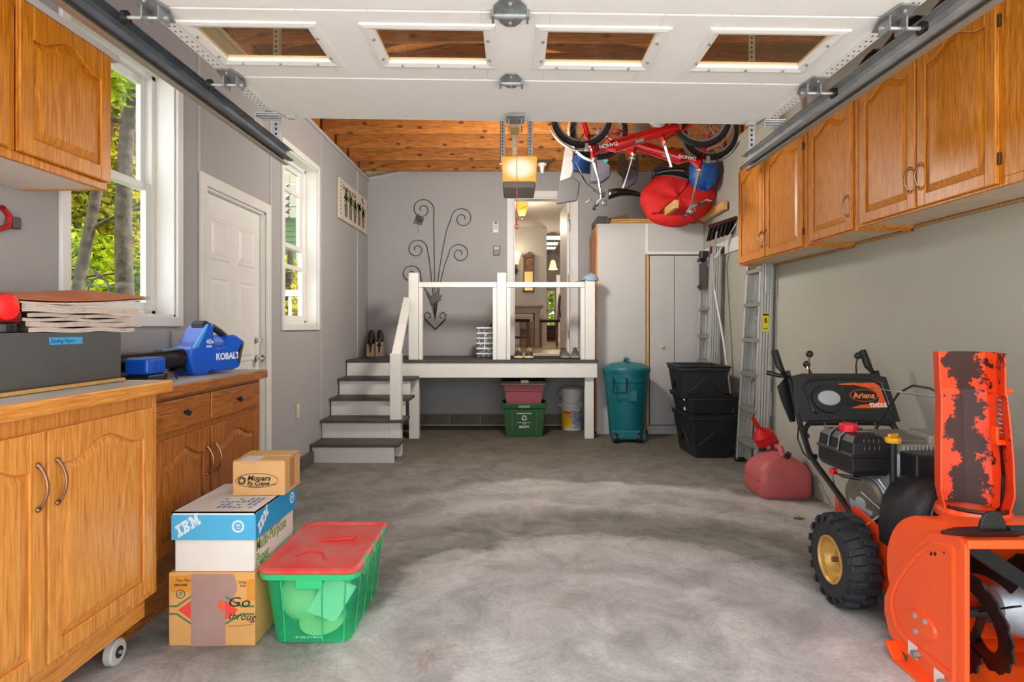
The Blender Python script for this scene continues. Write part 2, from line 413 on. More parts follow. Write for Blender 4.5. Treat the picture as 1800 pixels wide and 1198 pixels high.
# back wall with doorway ------------------------------------------
DX0, DX1, DTOP = (902.7 - HX) / F * YB, (1005 - HX) / F * YB, HC + 228 / F * YB
wb = MB()
RX, RZ = 0.17, 3.62                               # ridge
wb.box(XL, DX0, YB, YB + 0.15, 0, ZT).box(DX1, XR + 0.15, YB, YB + 0.15, 0, ZT).box(DX0, DX1, YB, YB + 0.15, 0, DZ - 0.02).box(DX0, DX1, YB, YB + 0.15, DTOP, ZT)
wb.prism([(XL, ZT), (XR, ZT), (RX, RZ)], lambda u, v, n: (u, n, v), YB, YB + 0.15)
wall_back = wb.build('wall_back', WALLP, kind='structure')
MB().prism([(XL, ZT - 0.02), (RX, RZ - 0.02), (RX, RZ + 0.02), (XL, ZT + 0.02)], lambda u, v, n: (u, n, v), YB - 0.02, YB).build('trim_2', BAT, kind='structure')
BLK = mt('concrete_block', (118, 110, 94), 0.9, var=0.22, vs_=9, bump=0.4, bs=50)
MOR = mt('mortar', (160, 150, 128), 0.95, var=0.12, vs_=20, bump=0.3, bs=80)
x = -1.25
MB().box(-1.3, 1.0, YB - 0.035, YB, 0, 0.145).build('mortar_bed', MOR, wall_back)
MB().box(-1.3, 1.0, YB - 0.06, YB - 0.03, 0, 0.014).build('floor_caulk', mt('caulk', (190, 182, 164), 0.8, var=0.15, vs_=12), wall_back)
while x < 0.95:
    MB().box(x, min(x + 0.385, 0.98), YB - 0.055 - random.random() * 0.006, YB - 0.03, 0.012, 0.14).build('concrete_block', BLK, wall_back, bevel=0.006); x += 0.405
# right wall -----------------------------------------------------
wall_right = MB().box(XR, XR + TH, YF, YB + 0.15, 0, ZT).build('wall_right', WALLR, kind='structure')
# ceiling: sheathing, joists, rafters -----------------------------------
cz = MB()
for xa, za, xb, zb in ((XL - 0.15, ZT + 0.15, RX, RZ + 0.17), (RX, RZ + 0.17, XR + 0.15, ZT + 0.15)):
    cz.add([(xa, YF, za), (xb, YF, zb), (xb, YB + 0.15, zb), (xa, YB + 0.15, za), (xa, YF, za + 0.05), (xb, YF, zb + 0.05), (xb, YB + 0.15, zb + 0.05), (xa, YB + 0.15, za + 0.05)],
           [(0, 1, 2, 3), (7, 6, 5, 4), (0, 4, 5, 1), (1, 5, 6, 2), (2, 6, 7, 3), (3, 7, 4, 0)])
ceiling = cz.build('ceiling', PINE_Y, kind='structure')
MB().box(XL - 0.85, XL - TH, YF, YB + 0.15, ZT + 0.03, ZT + 0.06).build('trim_3', WHITE, kind='structure')       # soffit of the eave outside the left wall
for xa, xb_ in ((XL - TH, XL - 0.03), (XR + 0.03, XR + TH)):
    MB().box(xa, xb_, YF, YB, ZT, ZT + 0.2).build('blocking', PINE_Y, ceiling)
y = 7.56; j0 = r0 = None
while y > 0.6:
    if j0 is None:
        j0 = MB().box(XL + 0.02, XR - 0.02, y - 0.019, y + 0.019, ZT + 0.02, ZT + 0.165).build('joist', PINE, ceiling, bevel=0.003, seg=1)
        r0 = MB().prism([(XL, ZT + 0.01), (RX, RZ + 0.03), (RX, RZ + 0.16), (XL, ZT + 0.14)], lambda u, v, n: (u, n, v), y - 0.06, y - 0.022).build('rafter', PINE, ceiling)
        r1 = MB().prism([(XR, ZT + 0.01), (RX, RZ + 0.03), (RX, RZ + 0.16), (XR, ZT + 0.14)], lambda u, v, n: (u, n, v), y - 0.06, y - 0.022).build('rafter', PINE, ceiling)
        yj = y
    else:
        for s in (j0, r0, r1): share(s, s.location + Vector((0, y - yj, 0)))
    y -= 0.488
# windows ----------------------------------------------------------
def window(idx, o, rails, split):
    y0, y1, z0, z1 = o
    w = thing('window_%d' % idx, loc=(XL, (y0 + y1) / 2, z0), kind='structure')
    c = 0.055
    cs = MB()
    cs.box(XL, XL + 0.018, y0 - c, y0, z0 - c, z1 + c).box(XL, XL + 0.018, y1, y1 + c, z0 - c, z1 + c)
    cs.box(XL, XL + 0.018, y0, y1, z1, z1 + c).box(XL, XL + 0.022, y0, y1, z0 - c, z0)
    cs.build('casing', WHITE, w, bevel=0.004)
    MB().box(XL - TH, XL, y0, y0 + 0.012, z0, z1).box(XL - TH, XL, y1 - 0.012, y1, z0, z1).box(XL - TH, XL, y0, y1, z1 - 0.012, z1).box(XL - TH, XL, y0, y1, z0, z0 + 0.012).build('jamb', WHITE, w)
    xo, xi = XL - TH - 0.02, XL - 0.105
    fr = MB(); a = y0 + 0.012; b_ = y1 - 0.012; t = 0.035
    fr.box(xo, xi, a, a + t, z0, z1).box(xo, xi, b_ - t, b_, z0, z1).box(xo, xi, a, b_, z1 - t, z1).box(xo, xi, a, b_, z0, z0 + t)
    fr.build('frame', WHITE, w, bevel=0.003)
    t2 = 0.042
    for k, (s0, s1, xx) in enumerate(((z0 + t, split + 0.02, XL - 0.125), (split - 0.02, z1 - t, XL - 0.155))):
        sh = MB(); aa, bb = a + t, b_ - t
        sh.box(xx - 0.014, xx + 0.014, aa, aa + t2, s0, s1).box(xx - 0.014, xx + 0.014, bb - t2, bb, s0, s1).box(xx - 0.014, xx + 0.014, aa + t2, bb - t2, s1 - t2, s1).box(xx - 0.014, xx + 0.014, aa + t2, bb - t2, s0, s0 + t2)
        for r in rails:
            if s0 + 0.06 < r < s1 - 0.06: sh.box(xx - 0.012, xx + 0.012, aa + t2, bb - t2, r - 0.02, r + 0.02)
        so = sh.build('sash', WHITE, w, bevel=0.003)
        MB().box(xx - 0.003, xx + 0.003, aa + t2, bb - t2, s0 + t2, s1 - t2).build('pane', GLASS, so)
    return w
win1 = window(1, W1, (), 2.06)
win2 = window(2, W2, (2.54, 1.83), 2.02)
# sash lock stain strip (yellowed caulk line) of window_1
for o, wn in ((W1, win1), (W2, win2)):
    MB().box(XL - 0.106, XL - 0.10, o[1] - 0.016, o[1] - 0.011, o[2] + 0.02, o[3] - 0.02).build('caulk_line', mt('old_caulk', (214, 186, 138), 0.8, col2=(228, 222, 208), vs_=9), wn)
# six-panel door -------------------------------------------------
d1 = thing('door_1', loc=(XL, (D1[0] + D1[1]) / 2, 0), kind='structure')
c = 0.075
MB().box(XL, XL + 0.02, D1[0] - c, D1[0], 0, D1[3] + c).box(XL, XL + 0.02, D1[1], D1[1] + c, 0, D1[3] + c).box(XL, XL + 0.02, D1[0], D1[1], D1[3], D1[3] + c).build('casing', WHITE2, d1, bevel=0.005)
MB().box(XL - TH, XL, D1[0], D1[0] + 0.015, 0, D1[3]).box(XL - TH, XL, D1[1] - 0.015, D1[1], 0, D1[3]).box(XL - TH, XL, D1[0], D1[1], D1[3] - 0.015, D1[3]).build('jamb', WHITE2, d1)
slab = MB().box(XL - 0.075, XL - 0.035, D1[0] + 0.017, D1[1] - 0.017, 0.012, D1[3] - 0.017).build('slab', WHITE, d1)
dw = D1[1] - D1[0]
for va, vb in ((1.72, 2.0), (1.03, 1.62), (0.2, 0.9)):
    for ua, ub in ((0.13, 0.44), (0.56, 0.87)):
        p = MB(); y0, y1 = D1[0] + ua * dw, D1[0] + ub * dw
        L0 = [Vector((XL - 0.035, q, z)) for q, z in ((y0, va), (y1, va), (y1, vb), (y0, vb))]
        def ins(e, n_): return [Vector((XL - 0.035 + n_, q, z)) for q, z in ((y0 + e, va + e), (y1 - e, va + e), (y1 - e, vb - e), (y0 + e, vb - e))]
        p.loft([L0, ins(0.008, 0.006), ins(0.02, 0.006), ins(0.03, 0.0005), ins(0.055, 0.008)], cap0=False).build('panel', WHITE, slab)
for py, nm, r in ((598, 'deadbolt', 0.024), (629.5, 'knob', 0.03)):
    yk = D1[1] - 0.095; zk = HC - (py - HY) / F * yk
    k = MB().lathe([(r, 0), (r, 0.008), (r * 0.45, 0.012), (r * 0.4, 0.03)] + ([(r * 0.9, 0.04), (r, 0.055), (r * 0.7, 0.068), (0, 0.07)] if nm == 'knob' else [(r * 0.4, 0.036), (0, 0.037)]), (XL - 0.035, yk, zk), (1, 0, 0), 18)
    if nm == 'deadbolt': k.obox((XL + 0.008, yk, zk), (0.02, 0.008, 0.036))
    k.build(nm, CHROME, slab, smooth=True)
# hall doorway casing and open door ---------------------------------
d2 = thing('door_2', loc=((DX0 + DX1) / 2, YB, DZ), kind='structure')
c = 0.085
MB().box(DX0 - c, DX0, YB - 0.02, YB, DZ, DTOP + c).box(DX1, DX1 + c, YB - 0.02, YB, DZ, DTOP + c).box(DX0, DX1, YB - 0.02, YB, DTOP, DTOP + c).build('casing', WHITE, d2, bevel=0.005)
MB().box(DX0, DX0 + 0.018, YB, YB + 0.17, DZ, DTOP).box(DX1 - 0.018, DX1, YB, YB + 0.17, DZ, DTOP).box(DX0, DX1, YB, YB + 0.17, DTOP - 0.018, DTOP).build('jamb', WHITE, d2, bevel=0.003)
MB().box(DX0, DX1, YB - 0.01, YB + 0.2, DZ - 0.01, DZ + 0.022).build('threshold', mt('threshold', (196, 188, 176), 0.4), d2, bevel=0.005)
hd = MB().box(DX1 - 0.05, DX1 - 0.012, YB + 0.16, YB + 0.90, DZ + 0.03, DTOP - 0.03, Matrix.Translation((DX1, YB + 0.16, 0)) @ Matrix.Rotation(0.05, 4, 'Z') @ Matrix.Translation((-DX1, -YB - 0.16, 0))).build('open_slab', WHITE, d2, bevel=0.003)
BRASS = mt('brass', (196, 158, 96), 0.35, metal=0.7)
for py in (380, 488, 588):
    z = HC - (py - HY) / F * (YB + 0.1)
    MB().box(DX1 - 0.026, DX1 - 0.018, YB + 0.04, YB + 0.12, z - 0.05, z + 0.05).cyl((DX1 - 0.03, YB + 0.15, z - 0.05), (DX1 - 0.03, YB + 0.15, z + 0.05), 0.007).build('hinge', BRASS, d2)
MB().box(DX1 - 0.03, DX1 - 0.018, YB + 0.02, YB + 0.05, HC + 170 / F * YB, HC + 186 / F * YB + 0.02).build('strike_plate', BLACKM, d2)
hx = DX1 - 0.06
MB().tube([(hx, YB + 0.8, 1.40), (hx - 0.03, YB + 0.8, 1.44), (hx - 0.045, YB + 0.8, 1.56), (hx - 0.035, YB + 0.8, 1.70), (hx, YB + 0.8, 1.76)], 0.011).build('pull_handle', BLACKM, d2, smooth=True)

# the room beyond the doorway ------------------------------------------
HF, HCZ = DZ + 0.02, 3.36
hx0, hx1, hy0, hy1 = -2.2, 2.6, YB + 0.15, 17.0
hall_floor = thing('floor_hall', loc=(0.4, hy0, HF - 0.05), kind='structure'); hall_floor.name = 'floor_hall'
k = 0; yy = hy0; pl0 = None
while yy < 13.2:
    if pl0 is None: pl0 = MB().box(hx0, hx1, yy, yy + 0.118, HF - 0.03, HF).build('plank', HALLWOOD, hall_floor, bevel=0.002, seg=1); py0 = yy
    else: share(pl0, pl0.location + Vector((0, yy - py0, 0)))
    yy += 0.12
MB().box(hx0, hx1, hy0, hy1, HF - 0.08, HF - 0.031).box(hx0, hx1, yy, hy1, HF - 0.03, HF).build('subfloor', HALLWOOD, hall_floor)
HW = mt('hall_paint', (206, 202, 196), 0.7)
YH = 12.5; XE = (961 - HX) / F * YH
MB().box(hx0, XE, YH, YH + 0.15, HF, HCZ).build('wall_hall', HW, kind='structure')
MB().box(hx0 - 0.1, hx0, hy0, hy1, HF, HCZ).build('wall_hall_left', HW, kind='structure')
MB().box(hx1, hx1 + 0.1, hy0, hy1, HF, HCZ).build('wall_hall_right', HW, kind='structure')
MB().box(hx0, hx1, hy0, hy1, HCZ, HCZ + 0.1).build('ceiling_hall', mt('hall_ceiling', (214, 208, 200), 0.8), kind='structure')
YW = hy1; wx0, wx1, wz0, wz1 = (961 - HX) / F * YW, (975.5 - HX) / F * YW, HC + 2 / F * YW, HC + 63 / F * YW
MB().box(hx0, wx0, YW, YW + 0.15, HF, HCZ).box(wx1, hx1, YW, YW + 0.15, HF, HCZ).box(wx0, wx1, YW, YW + 0.15, HF, wz0).box(wx0, wx1, YW, YW + 0.15, wz1, HCZ).build('wall_hall_far', HW, kind='structure')
w3 = thing('window_3', loc=((wx0 + wx1) / 2, YW, wz0), kind='structure')
MB().box(wx0, wx1, YW - 0.02, YW + 0.02, wz0 + 0.42, wz0 + 0.47).box(wx0, wx0 + 0.03, YW - 0.02, YW + 0.02, wz0, wz1).box(wx1 - 0.03, wx1, YW - 0.02, YW + 0.02, wz0, wz1).build('frame', WHITE, w3)
MB().box(wx0, wx1, YW + 0.03, YW + 0.036, wz0, wz1).build('pane', GLASS, w3)
MB().box((978 - HX) / F * 14.0, (991 - HX) / F * 14.0, 14.0, 14.12, HF, 2.5).build('wall_hall_return', HW, kind='structure')
MB().box((977.5 - HX) / F * 13.98, (991 - HX) / F * 13.98, 13.96, 13.99, HF, HF + 0.12).build('baseboard_hall', WHITE, kind='structure')
# ------------------------------------------------------------------ landing deck, stairs
YD = 6.87                                            # front of the landing
TREAD = mt('dark_tread_paint', (72, 68, 64), 0.6, var=0.2, vs_=8, bump=0.1, bs=60)
fx = lambda px, Y=YD: (px - HX) / F * Y
XD1 = fx(1050)
deck = thing('landing_deck', 'raised white wooden landing with grey boards, posts and rails before the hall doorway', 'landing', ((XL + XD1) / 2, YD, 0))
nb = 7; bw = (YB - 0.005 - YD + 0.02) / nb
for i in range(nb):
    ya = YD - 0.02 + i * bw
    MB().box(XL + 0.004, XD1 + 0.01, ya, ya + bw - 0.005, DZ - 0.032, DZ).build('deck_board', TREAD, deck, bevel=0.004, seg=1)
MB().box(fx(700), XD1, YD, YD + 0.04, DZ - 0.205, DZ - 0.034).build('beam', WHITE2, deck, bevel=0.004)
MB().box(XD1 - 0.04, XD1, YD + 0.04, YB - 0.065, DZ - 0.205, DZ - 0.034).build('side_beam', WHITE2, deck)
for a, b_ in ((717.5, 735), (1029, 1045)):
    MB().box(fx(a), fx(b_), YD + 0.045, YD + 0.15, 0, DZ - 0.035).build('leg', WHITE2, deck, bevel=0.005)
zp = HC + 96 / F * YD
for a, b_, zt in ((718, 735, zp), (874, 890, zp), (1029, 1046, HC + 84 / F * YD)):
    MB().box(fx(a), fx(b_), YD + 0.0, YD + 0.105, DZ, zt).build('rail_post', WHITE2, deck, bevel=0.005)
for a, b_ in ((735.6, 742), (866, 873.5), (890.5, 897), (1021, 1028.5)):
    MB().box(fx(a), fx(b_), YD + 0.02, YD + 0.09, DZ, HC + 74 / F * YD).build('rail_jamb', WHITE2, deck, bevel=0.003)
rz0, rz1 = HC + 70.5 / F * YD, HC + 79.5 / F * YD
for a, b_ in ((735.5, 873.5), (890.5, 1028.5)):
    MB().box(fx(a), fx(b_), YD + 0.005, YD + 0.095, rz0, rz1).build('top_rail', WHITE2, deck, bevel=0.004)
for px in (895, 1024):
    p = W(px, 500, YD); MB().cyl((p.x, YD + 0.006, p.z), (p.x, YD + 0.003, p.z), 0.008).build('screw', STEELD, deck)
st = thing('staircase', 'five step white staircase with dark grey treads beside the left wall', 'stairs', (-1.5, 6.2, 0))
SX0, SX1 = XL + 0.005, -1.12
RISE = DZ / 5
YS = [5.68 + 0.295 * i for i in range(5)]
for i in range(5):
    if i < 4: MB().box(SX0 if i else SX0, SX1 + 0.03, YS[i] - 0.03, YS[i] + 0.295, RISE * (i + 1) - 0.03, RISE * (i + 1)).build('tread', TREAD, st, bevel=0.006)
    MB().box(SX0 + 0.012, SX1 - (0.02 if i < 4 else 0.16), YS[i], YS[i] + 0.02, RISE * i + 0.001, RISE * (i + 1) - 0.031).build('riser', WHITE2, st)
MB().prism([(YS[0] + 0.02, 0.0), (YS[4], 0.0), (YS[4], RISE * 4 - 0.035), (YS[3] + 0.02, RISE * 4 - 0.035), (YS[3] + 0.02, RISE * 3 - 0.035), (YS[2] + 0.02, RISE * 3 - 0.035), (YS[2] + 0.02, RISE * 2 - 0.035), (YS[1] + 0.02, RISE * 2 - 0.035), (YS[1] + 0.02, RISE - 0.035), (YS[0] + 0.02, RISE - 0.035)],
           lambda u, v, n: (n, u, v), SX1 - 0.46, SX1 - 0.425).build('stringer', WHITE2, st)
nx0, nx1, ny = -1.105, -1.0, 5.97
nx0, nx1 = (685 - HX) / F * ny, (704.5 - HX) / F * ny
nzt = HC - 46 / F * ny
MB().box(nx0, nx1, ny, ny + 0.105, 0, nzt).build('newel_post', WHITE2, st, bevel=0.005)
pa = Vector(((nx0 + nx1) / 2, ny + 0.05, nzt - 0.02)); pb = Vector((fx(716), YD + 0.02, HC + 50 / F * YD))
def bar(mb, a, b_, w, h):
    a = Vector(a); b_ = Vector(b_); d = (b_ - a).normalized(); side = d.cross(Vector((0, 0, 1)))
    side = side.normalized() if side.length > 1e-5 else Vector((1, 0, 0)); up = side.cross(d)
    P = []
    for p in (a, b_):
        P += [p - side * w / 2 - up * h / 2, p + side * w / 2 - up * h / 2, p + side * w / 2 + up * h / 2, p - side * w / 2 + up * h / 2]
    return mb.add(P, [(3, 2, 1, 0), (4, 5, 6, 7), (0, 1, 5, 4), (1, 2, 6, 5), (2, 3, 7, 6), (3, 0, 4, 7)])
bar(MB(), pa, pb, 0.09, 0.045).build('hand_rail', WHITE2, st, bevel=0.004)

# ------------------------------------------------------------------ cabinets
def arch_pts(wi, y_sh, rise, n=15):
    P = []
    for i in range(n):
        t = -1 + 2 * i / (n - 1); a = abs(t)
        k = 0 if a > 0.86 else (0.5 + 0.5 * math.cos(PI * a / 0.86))
        P.append((t * wi / 2, y_sh + rise * k))
    return P
def arch_door(parent, fn, w, h, mat_, pmat, t=0.019, arch=True, name='door', st_=0.055):
    """raised-panel door; fn(u,v,n) maps to world, u centred, v from 0, n outwards"""
    wi = w - 2 * st_; bot = st_; rise = min(0.055, 0.16 * w) if arch else 0.0
    top = h - st_ - rise
    A = arch_pts(wi, top, rise) if arch else [(-wi / 2, top), (wi / 2, top)]
    inner = [(wi / 2, bot)] + A[::-1] + [(-wi / 2, bot)]          # ccw
    m = MB()
    for n_ in (0.0,):
        m.prism([(-w / 2, 0), (w / 2, 0), (w / 2, h), (-w / 2, h)], fn, 0.0, t * 0.45)
    m.prism([(-w / 2, 0), (-wi / 2, 0), (-wi / 2, h), (-w / 2, h)], fn, t * 0.45, t)
    m.prism([(wi / 2, 0), (w / 2, 0), (w / 2, h), (wi / 2, h)], fn, t * 0.45, t)
    m.prism([(-wi / 2, 0), (wi / 2, 0), (wi / 2, bot), (-wi / 2, bot)], fn, t * 0.45, t)
    m.prism([(wi / 2, h), (-wi / 2, h)] + A, fn, t * 0.45, t)
    d = m.build(name, mat_, parent, bevel=0.003, seg=2)
    cx, cy = 0.0, (bot + top) / 2
    def inset(e, n_):
        kx = (wi / 2 - e) / (wi / 2); H = (top + rise - bot)
        return [fn(u * kx, bot + e + (v - bot) * (H - 2 * e) / H, n_) for u, v in inner]
    MB().loft([inset(0.002, t * 0.4), inset(0.004, t * 0.5), inset(0.035, t * 0.97)], cap0=False).build('panel', pmat, d)
    return d
def bow_handle(parent, fn, u, v, L=0.115, mat_=BRONZE):
    pts = [fn(u, v - L / 2 + L * i / 12, 0.006 + 0.026 * math.sin(PI * i / 12) ** 0.8) for i in range(13)]
    r = [0.0065 if i in (0, 12) else 0.0055 if i in (1, 11) else 0.0048 for i in range(13)]
    m = MB().tube(pts, r, 8)
    for s in (-1, 1):
        m.ball(fn(u, v + s * L / 2, 0.004), 0.0085, 8, 6)
    return m.build('handle', mat_, parent, smooth=True)
def hinge(parent, fn, u, v):
    return MB().prism([(u - 0.006, v - 0.025), (u + 0.006, v - 0.025), (u + 0.006, v + 0.025), (u - 0.006, v + 0.025)], fn, 0.0, 0.012).build('hinge', mt('hinge_bronze', (92, 66, 48), 0.4, metal=0.7), parent, bevel=0.002)

PARTICLE = mt('particle_board', (196, 150, 90), 0.85, col2=(150, 104, 52), vs_=70)
MELAM = mt('pale_underside', (206, 186, 160), 0.6, var=0.08, vs_=7)
# right wall upper cabinets (faces -X)
XC = 1.95
def right_unit(y0, y1, z0, z1, doors, label, handles, hinges, frame_end=0.0):
    """y0 nearest the camera; doors = list of (ya, yb)"""
    c = thing('wall_cabinet', label, 'cabinet', (XR - 0.16, (y0 + y1) / 2, z0), group='oak wall cabinets')
    t = 0.016
    b_ = MB(); xf = XC + 0.02
    b_.box(xf, XR - 0.002, y0, y0 + t, z0, z1).box(xf, XR - 0.002, y1 - t, y1, z0, z1).box(xf, XR - 0.002, y0 + t, y1 - t, z1 - t, z1).box(XR - 0.012, XR - 0.002, y0 + t, y1 - t, z0 + t, z1 - t)
    b_.build('body', OAK, c)
    MB().box(xf, XR - 0.002, y0 + t, y1 - t, z0 + 0.012, z0 + 0.028).build('bottom_panel', MELAM, c)
    MB().box(xf + 0.01, XR - 0.004, y1 - t - 0.001, y1 + 0.001, z0 - 0.004, z0 + 0.002).box(XR - 0.02, XR - 0.004, y0, y1, z0 - 0.004, z0 + 0.008).build('raw_edge', PARTICLE, c)
    # face frame
    ff = MB(); s = 0.035
    ff.box(XC, xf, y0, y1, z0, z0 + s).box(XC, xf, y0, y1, z1 - s - 0.03, z1)
    edges = sorted([y0] + [e for d in doors for e in d] + [y1])
    for a, q in zip(edges[0::2], edges[1::2]):
        ff.box(XC, xf, a - (0 if a == y0 else 0.012), q + (0 if q == y1 else 0.012), z0 + s, z1 - s - 0.03)
    ff.build('face_frame', OAK, c, bevel=0.002)
    for (a, q), (hs, hg) in zip(doors, zip(handles, hinges)):
        w = q - a - 0.004; yc = (a + q) / 2; zb = z0 + 0.012
        fn = lambda u, v, n, yc=yc, zb=zb: Vector((XC - n, yc - u, zb + v))
        d = arch_door(c, fn, w, z1 - z0 - 0.085, OAK, OAK, name='door')
        bow_handle(d, lambda u, v, n, f=fn: f(u, v, n + 0.019), hs * (w / 2 - 0.03), 0.14)
        for v in (0.1, z1 - z0 - 0.2): hinge(c, fn, hg * (w / 2 + 0.006), v)
    return c
yr = lambda px: XC * F / (px - HX)
right_unit(yr(1419), yr(1300), 1.815, 2.69, [(yr(1347), yr(1301.5)), (yr(1413), yr(1349))], 'two-door oak wall cabinet farthest from the camera above the stepladder', (1, -1), (-1, 1))
right_unit(yr(1508), yr(1420.5), 1.83, 2.69, [(yr(1501), yr(1426))], 'single-door oak wall cabinet between the two double-door ones', (1,), (-1,))
right_unit(2.02, yr(1509), 1.845, 2.70, [(yr(1615), yr(1516)), (yr(1758), yr(1618))], 'large two-door oak wall cabinet nearest the camera on the right wall', (1, -1), (-1, 1))
# left wall cabinet (faces +X)
XU = -1.60; YU1 = 1.60 * F / (HX - 188); YU0 = 1.45
cu = thing('wall_cabinet', 'oak wall cabinet above the newspapers, on the left wall by the tall window', 'cabinet', (XL + 0.17, (YU0 + YU1) / 2, 1.815), group='oak wall cabinets')
z0, z1 = 1.815, 2.34
MB().box(XL + 0.002, XU - 0.02, YU0, YU0 + 0.016, z0, z1).box(XL + 0.002, XU - 0.02, YU1 - 0.016, YU1, z0, z1).box(XL + 0.002, XU - 0.02, YU0 + 0.016, YU1 - 0.016, z1 - 0.016, z1).build('body', OAK, cu)
MB().box(XL + 0.002, XU - 0.02, YU0 + 0.016, YU1 - 0.016, z0 + 0.004, z0 + 0.02).build('bottom_panel', mt('white_melamine', (214, 208, 200), 0.5, var=0.08, vs_=5), cu)
MB().box(XU - 0.02, XU, YU0, YU1, z0, z0 + 0.03).box(XU - 0.02, XU, YU0, YU1, z1 - 0.03, z1).box(XU - 0.02, XU, YU1 - 0.02, YU1, z0 + 0.03, z1 - 0.03).box(XU - 0.02, XU, 1.885, 1.925, z0 + 0.03, z1 - 0.03).build('face_frame', OAK, cu, bevel=0.002)
for a, q in ((1.925, YU1 - 0.003), (1.46, 1.885)):
    arch_door(cu, lambda u, v, n, yc=(a + q) / 2: Vector((XU + n, yc + u, z0 + 0.03 + v)), q - a, z1 - z0 - 0.035, OAK, OAK)
MB().box(XL + 0.01, XU + 0.01, YU0, YU1 + 0.06, z1 + 0.002, z1 + 0.03).build('shelf_board', mt('grey_board', (196, 192, 186), 0.6)).location.z += 0
tag(bpy.data.objects['shelf_board'], 'pale grey board lying on top of the left wall cabinet', 'board')
# base cabinets (face +X)
def base_cab(name, label, xf, y0, y1, z0, z1, top, wood_, woody, drawers, hmat, casters, doors, kn=None):
    c = thing(name, label, 'cabinet', ((XL + xf) / 2, (y0 + y1) / 2, 0), group='oak base cabinets')
    xb = XL + 0.02
    MB().box(xb, xf - 0.02, y0, y0 + 0.018, z0, z1).box(xb, xf - 0.02, y1 - 0.018, y1, z0, z1).box(xb, xf - 0.02, y0 + 0.018, y1 - 0.018, z0, z0 + 0.018).box(xb, xb + 0.01, y0 + 0.018, y1 - 0.018, z0 + 0.018, z1).build('body', wood_, c)
    zd = z1 - (0.175 if drawers else 0.045)
    rb = z1 - (0.04 if drawers else 0.09)
    ff = MB().box(xf - 0.02, xf, y0, y1, z0, z0 + 0.045).box(xf - 0.02, xf, y0, y1, z1 - (0.04 if drawers else 0.09), z1).box(xf - 0.02, xf, y1 - 0.045, y1, z0 + 0.045, rb).box(xf - 0.02, xf, y0, y0 + 0.03, z0 + 0.045, rb)
    for (a, q), (a2, q2) in zip(doors[:-1], doors[1:]):
        ff.box(xf - 0.02, xf, q - 0.02, a2 + 0.02, z0 + 0.045, rb)
        if drawers: ff.box(xf - 0.02, xf, y0 + 0.03, q - 0.02, zd - 0.03, zd + 0.012).box(xf - 0.02, xf, a2 + 0.02, y1 - 0.045, zd - 0.03, zd + 0.012)
    ff.build('face_frame', wood_, c, bevel=0.002)
    for i, (a, q) in enumerate(doors):
        fn = lambda u, v, n, yc=(a + q) / 2: Vector((xf + n, yc + u, z0 + 0.03 + v))
        w = q - a; d = arch_door(c, fn, w, zd - z0 - 0.05, wood_, wood_)
        s = 1 if i % 2 == 0 else -1
        bow_handle(d, lambda u, v, n, f=fn: f(u, v, n + 0.019), s * (w / 2 - 0.03), zd - z0 - 0.05 - 0.16, 0.13, hmat)
        for v in (0.1, zd - z0 - 0.17): hinge(c, fn, -s * (w / 2 + 0.004), v)
        if drawers:
            dr = MB().box(xf, xf + 0.019, a, q, zd + 0.012, z1 - 0.03).build('drawer', woody, c, bevel=0.005)
            MB().lathe([(0.008, 0), (0.007, 0.01), (0.015, 0.016), (0.016, 0.022), (0.010, 0.028), (0, 0.029)], (xf + 0.019, (a + q) / 2, (zd + z1 - 0.018) / 2), (1, 0, 0), 16).build('knob', BLACKM, dr, smooth=True)
    MB().box(xb, top[0], y0 - 0.02, top[1], z1, top[2]).build('worktop', mt('worktop_grey', (184, 178, 170), 0.5, var=0.08, vs_=10), c)
    MB().box(top[0], top[0] + 0.016, y0 - 0.02, top[1] + 0.012, z1 - 0.012, top[2] + 0.002).box(xb, top[0], top[1], top[1] + 0.012, z1 - 0.012, top[2] + 0.002).build('worktop_edge', woody, c, bevel=0.006)
    if casters:
        MB().box(xb, xf - 0.035, y0, y1 - 0.02, z0 - 0.09 + 0.0, z0).build('plinth', woody, c)
        for yy, xx in ((y1 - 0.1, xf - 0.1), (y1 - 0.1, xb + 0.06), (y0 + 0.1, xf - 0.1), (y0 + 0.1, xb + 0.06)):
            w_ = 0.04; zz = z0 - 0.09
            k = MB().box(xx - 0.035, xx + 0.035, yy - 0.035, yy + 0.035, zz - 0.006, zz)
            for s in (-1, 1): k.prism([(-0.026, 0), (0.026, 0), (0.02, -(zz - 0.02) * 0.5), (0.0, -(zz - 0.03))], lambda u, v, n, s=s: Vector((xx + n, yy + u * 1.0, zz - v)), s * 0.022, s * 0.026)
            k = k.build('caster', STEEL, c)
            MB().lathe([(0.016, -0.018), (0.042, -0.018), (0.049, -0.012), (0.049, 0.012), (0.042, 0.018), (0.016, 0.018)], (xx, yy, 0.049), (1, 0, 0), 24).build('caster_wheel', mt('caster_rubber', (196, 194, 188), 0.5), k, smooth=True)
            MB().lathe([(0.0, -0.02), (0.022, -0.02), (0.022, 0.02), (0.0, 0.02)], (xx, yy, 0.049), (1, 0, 0), 16).build('hub', BLACKP, k)
            MB().cyl((xx - 0.028, yy, 0.049), (xx + 0.03, yy, 0.049), 0.007).build('axle', STEEL, k)
    else:
        MB().box(xb, xf - 0.09, y0, y1 - 0.02, 0.0, z0).build('toe_kick', woody, c)
    return c
XA = -1.42
base_cab('base_cabinet', 'pale oak base cabinet on casters in the left foreground under the grey metal case', XA, 1.30, 2.385, 0.235, 1.035, (-1.385, 2.40, 1.068), OAKL, OAKL_Y, False, BRONZE, True,
         [(1.33, 1.795), (1.81, 2.33)])
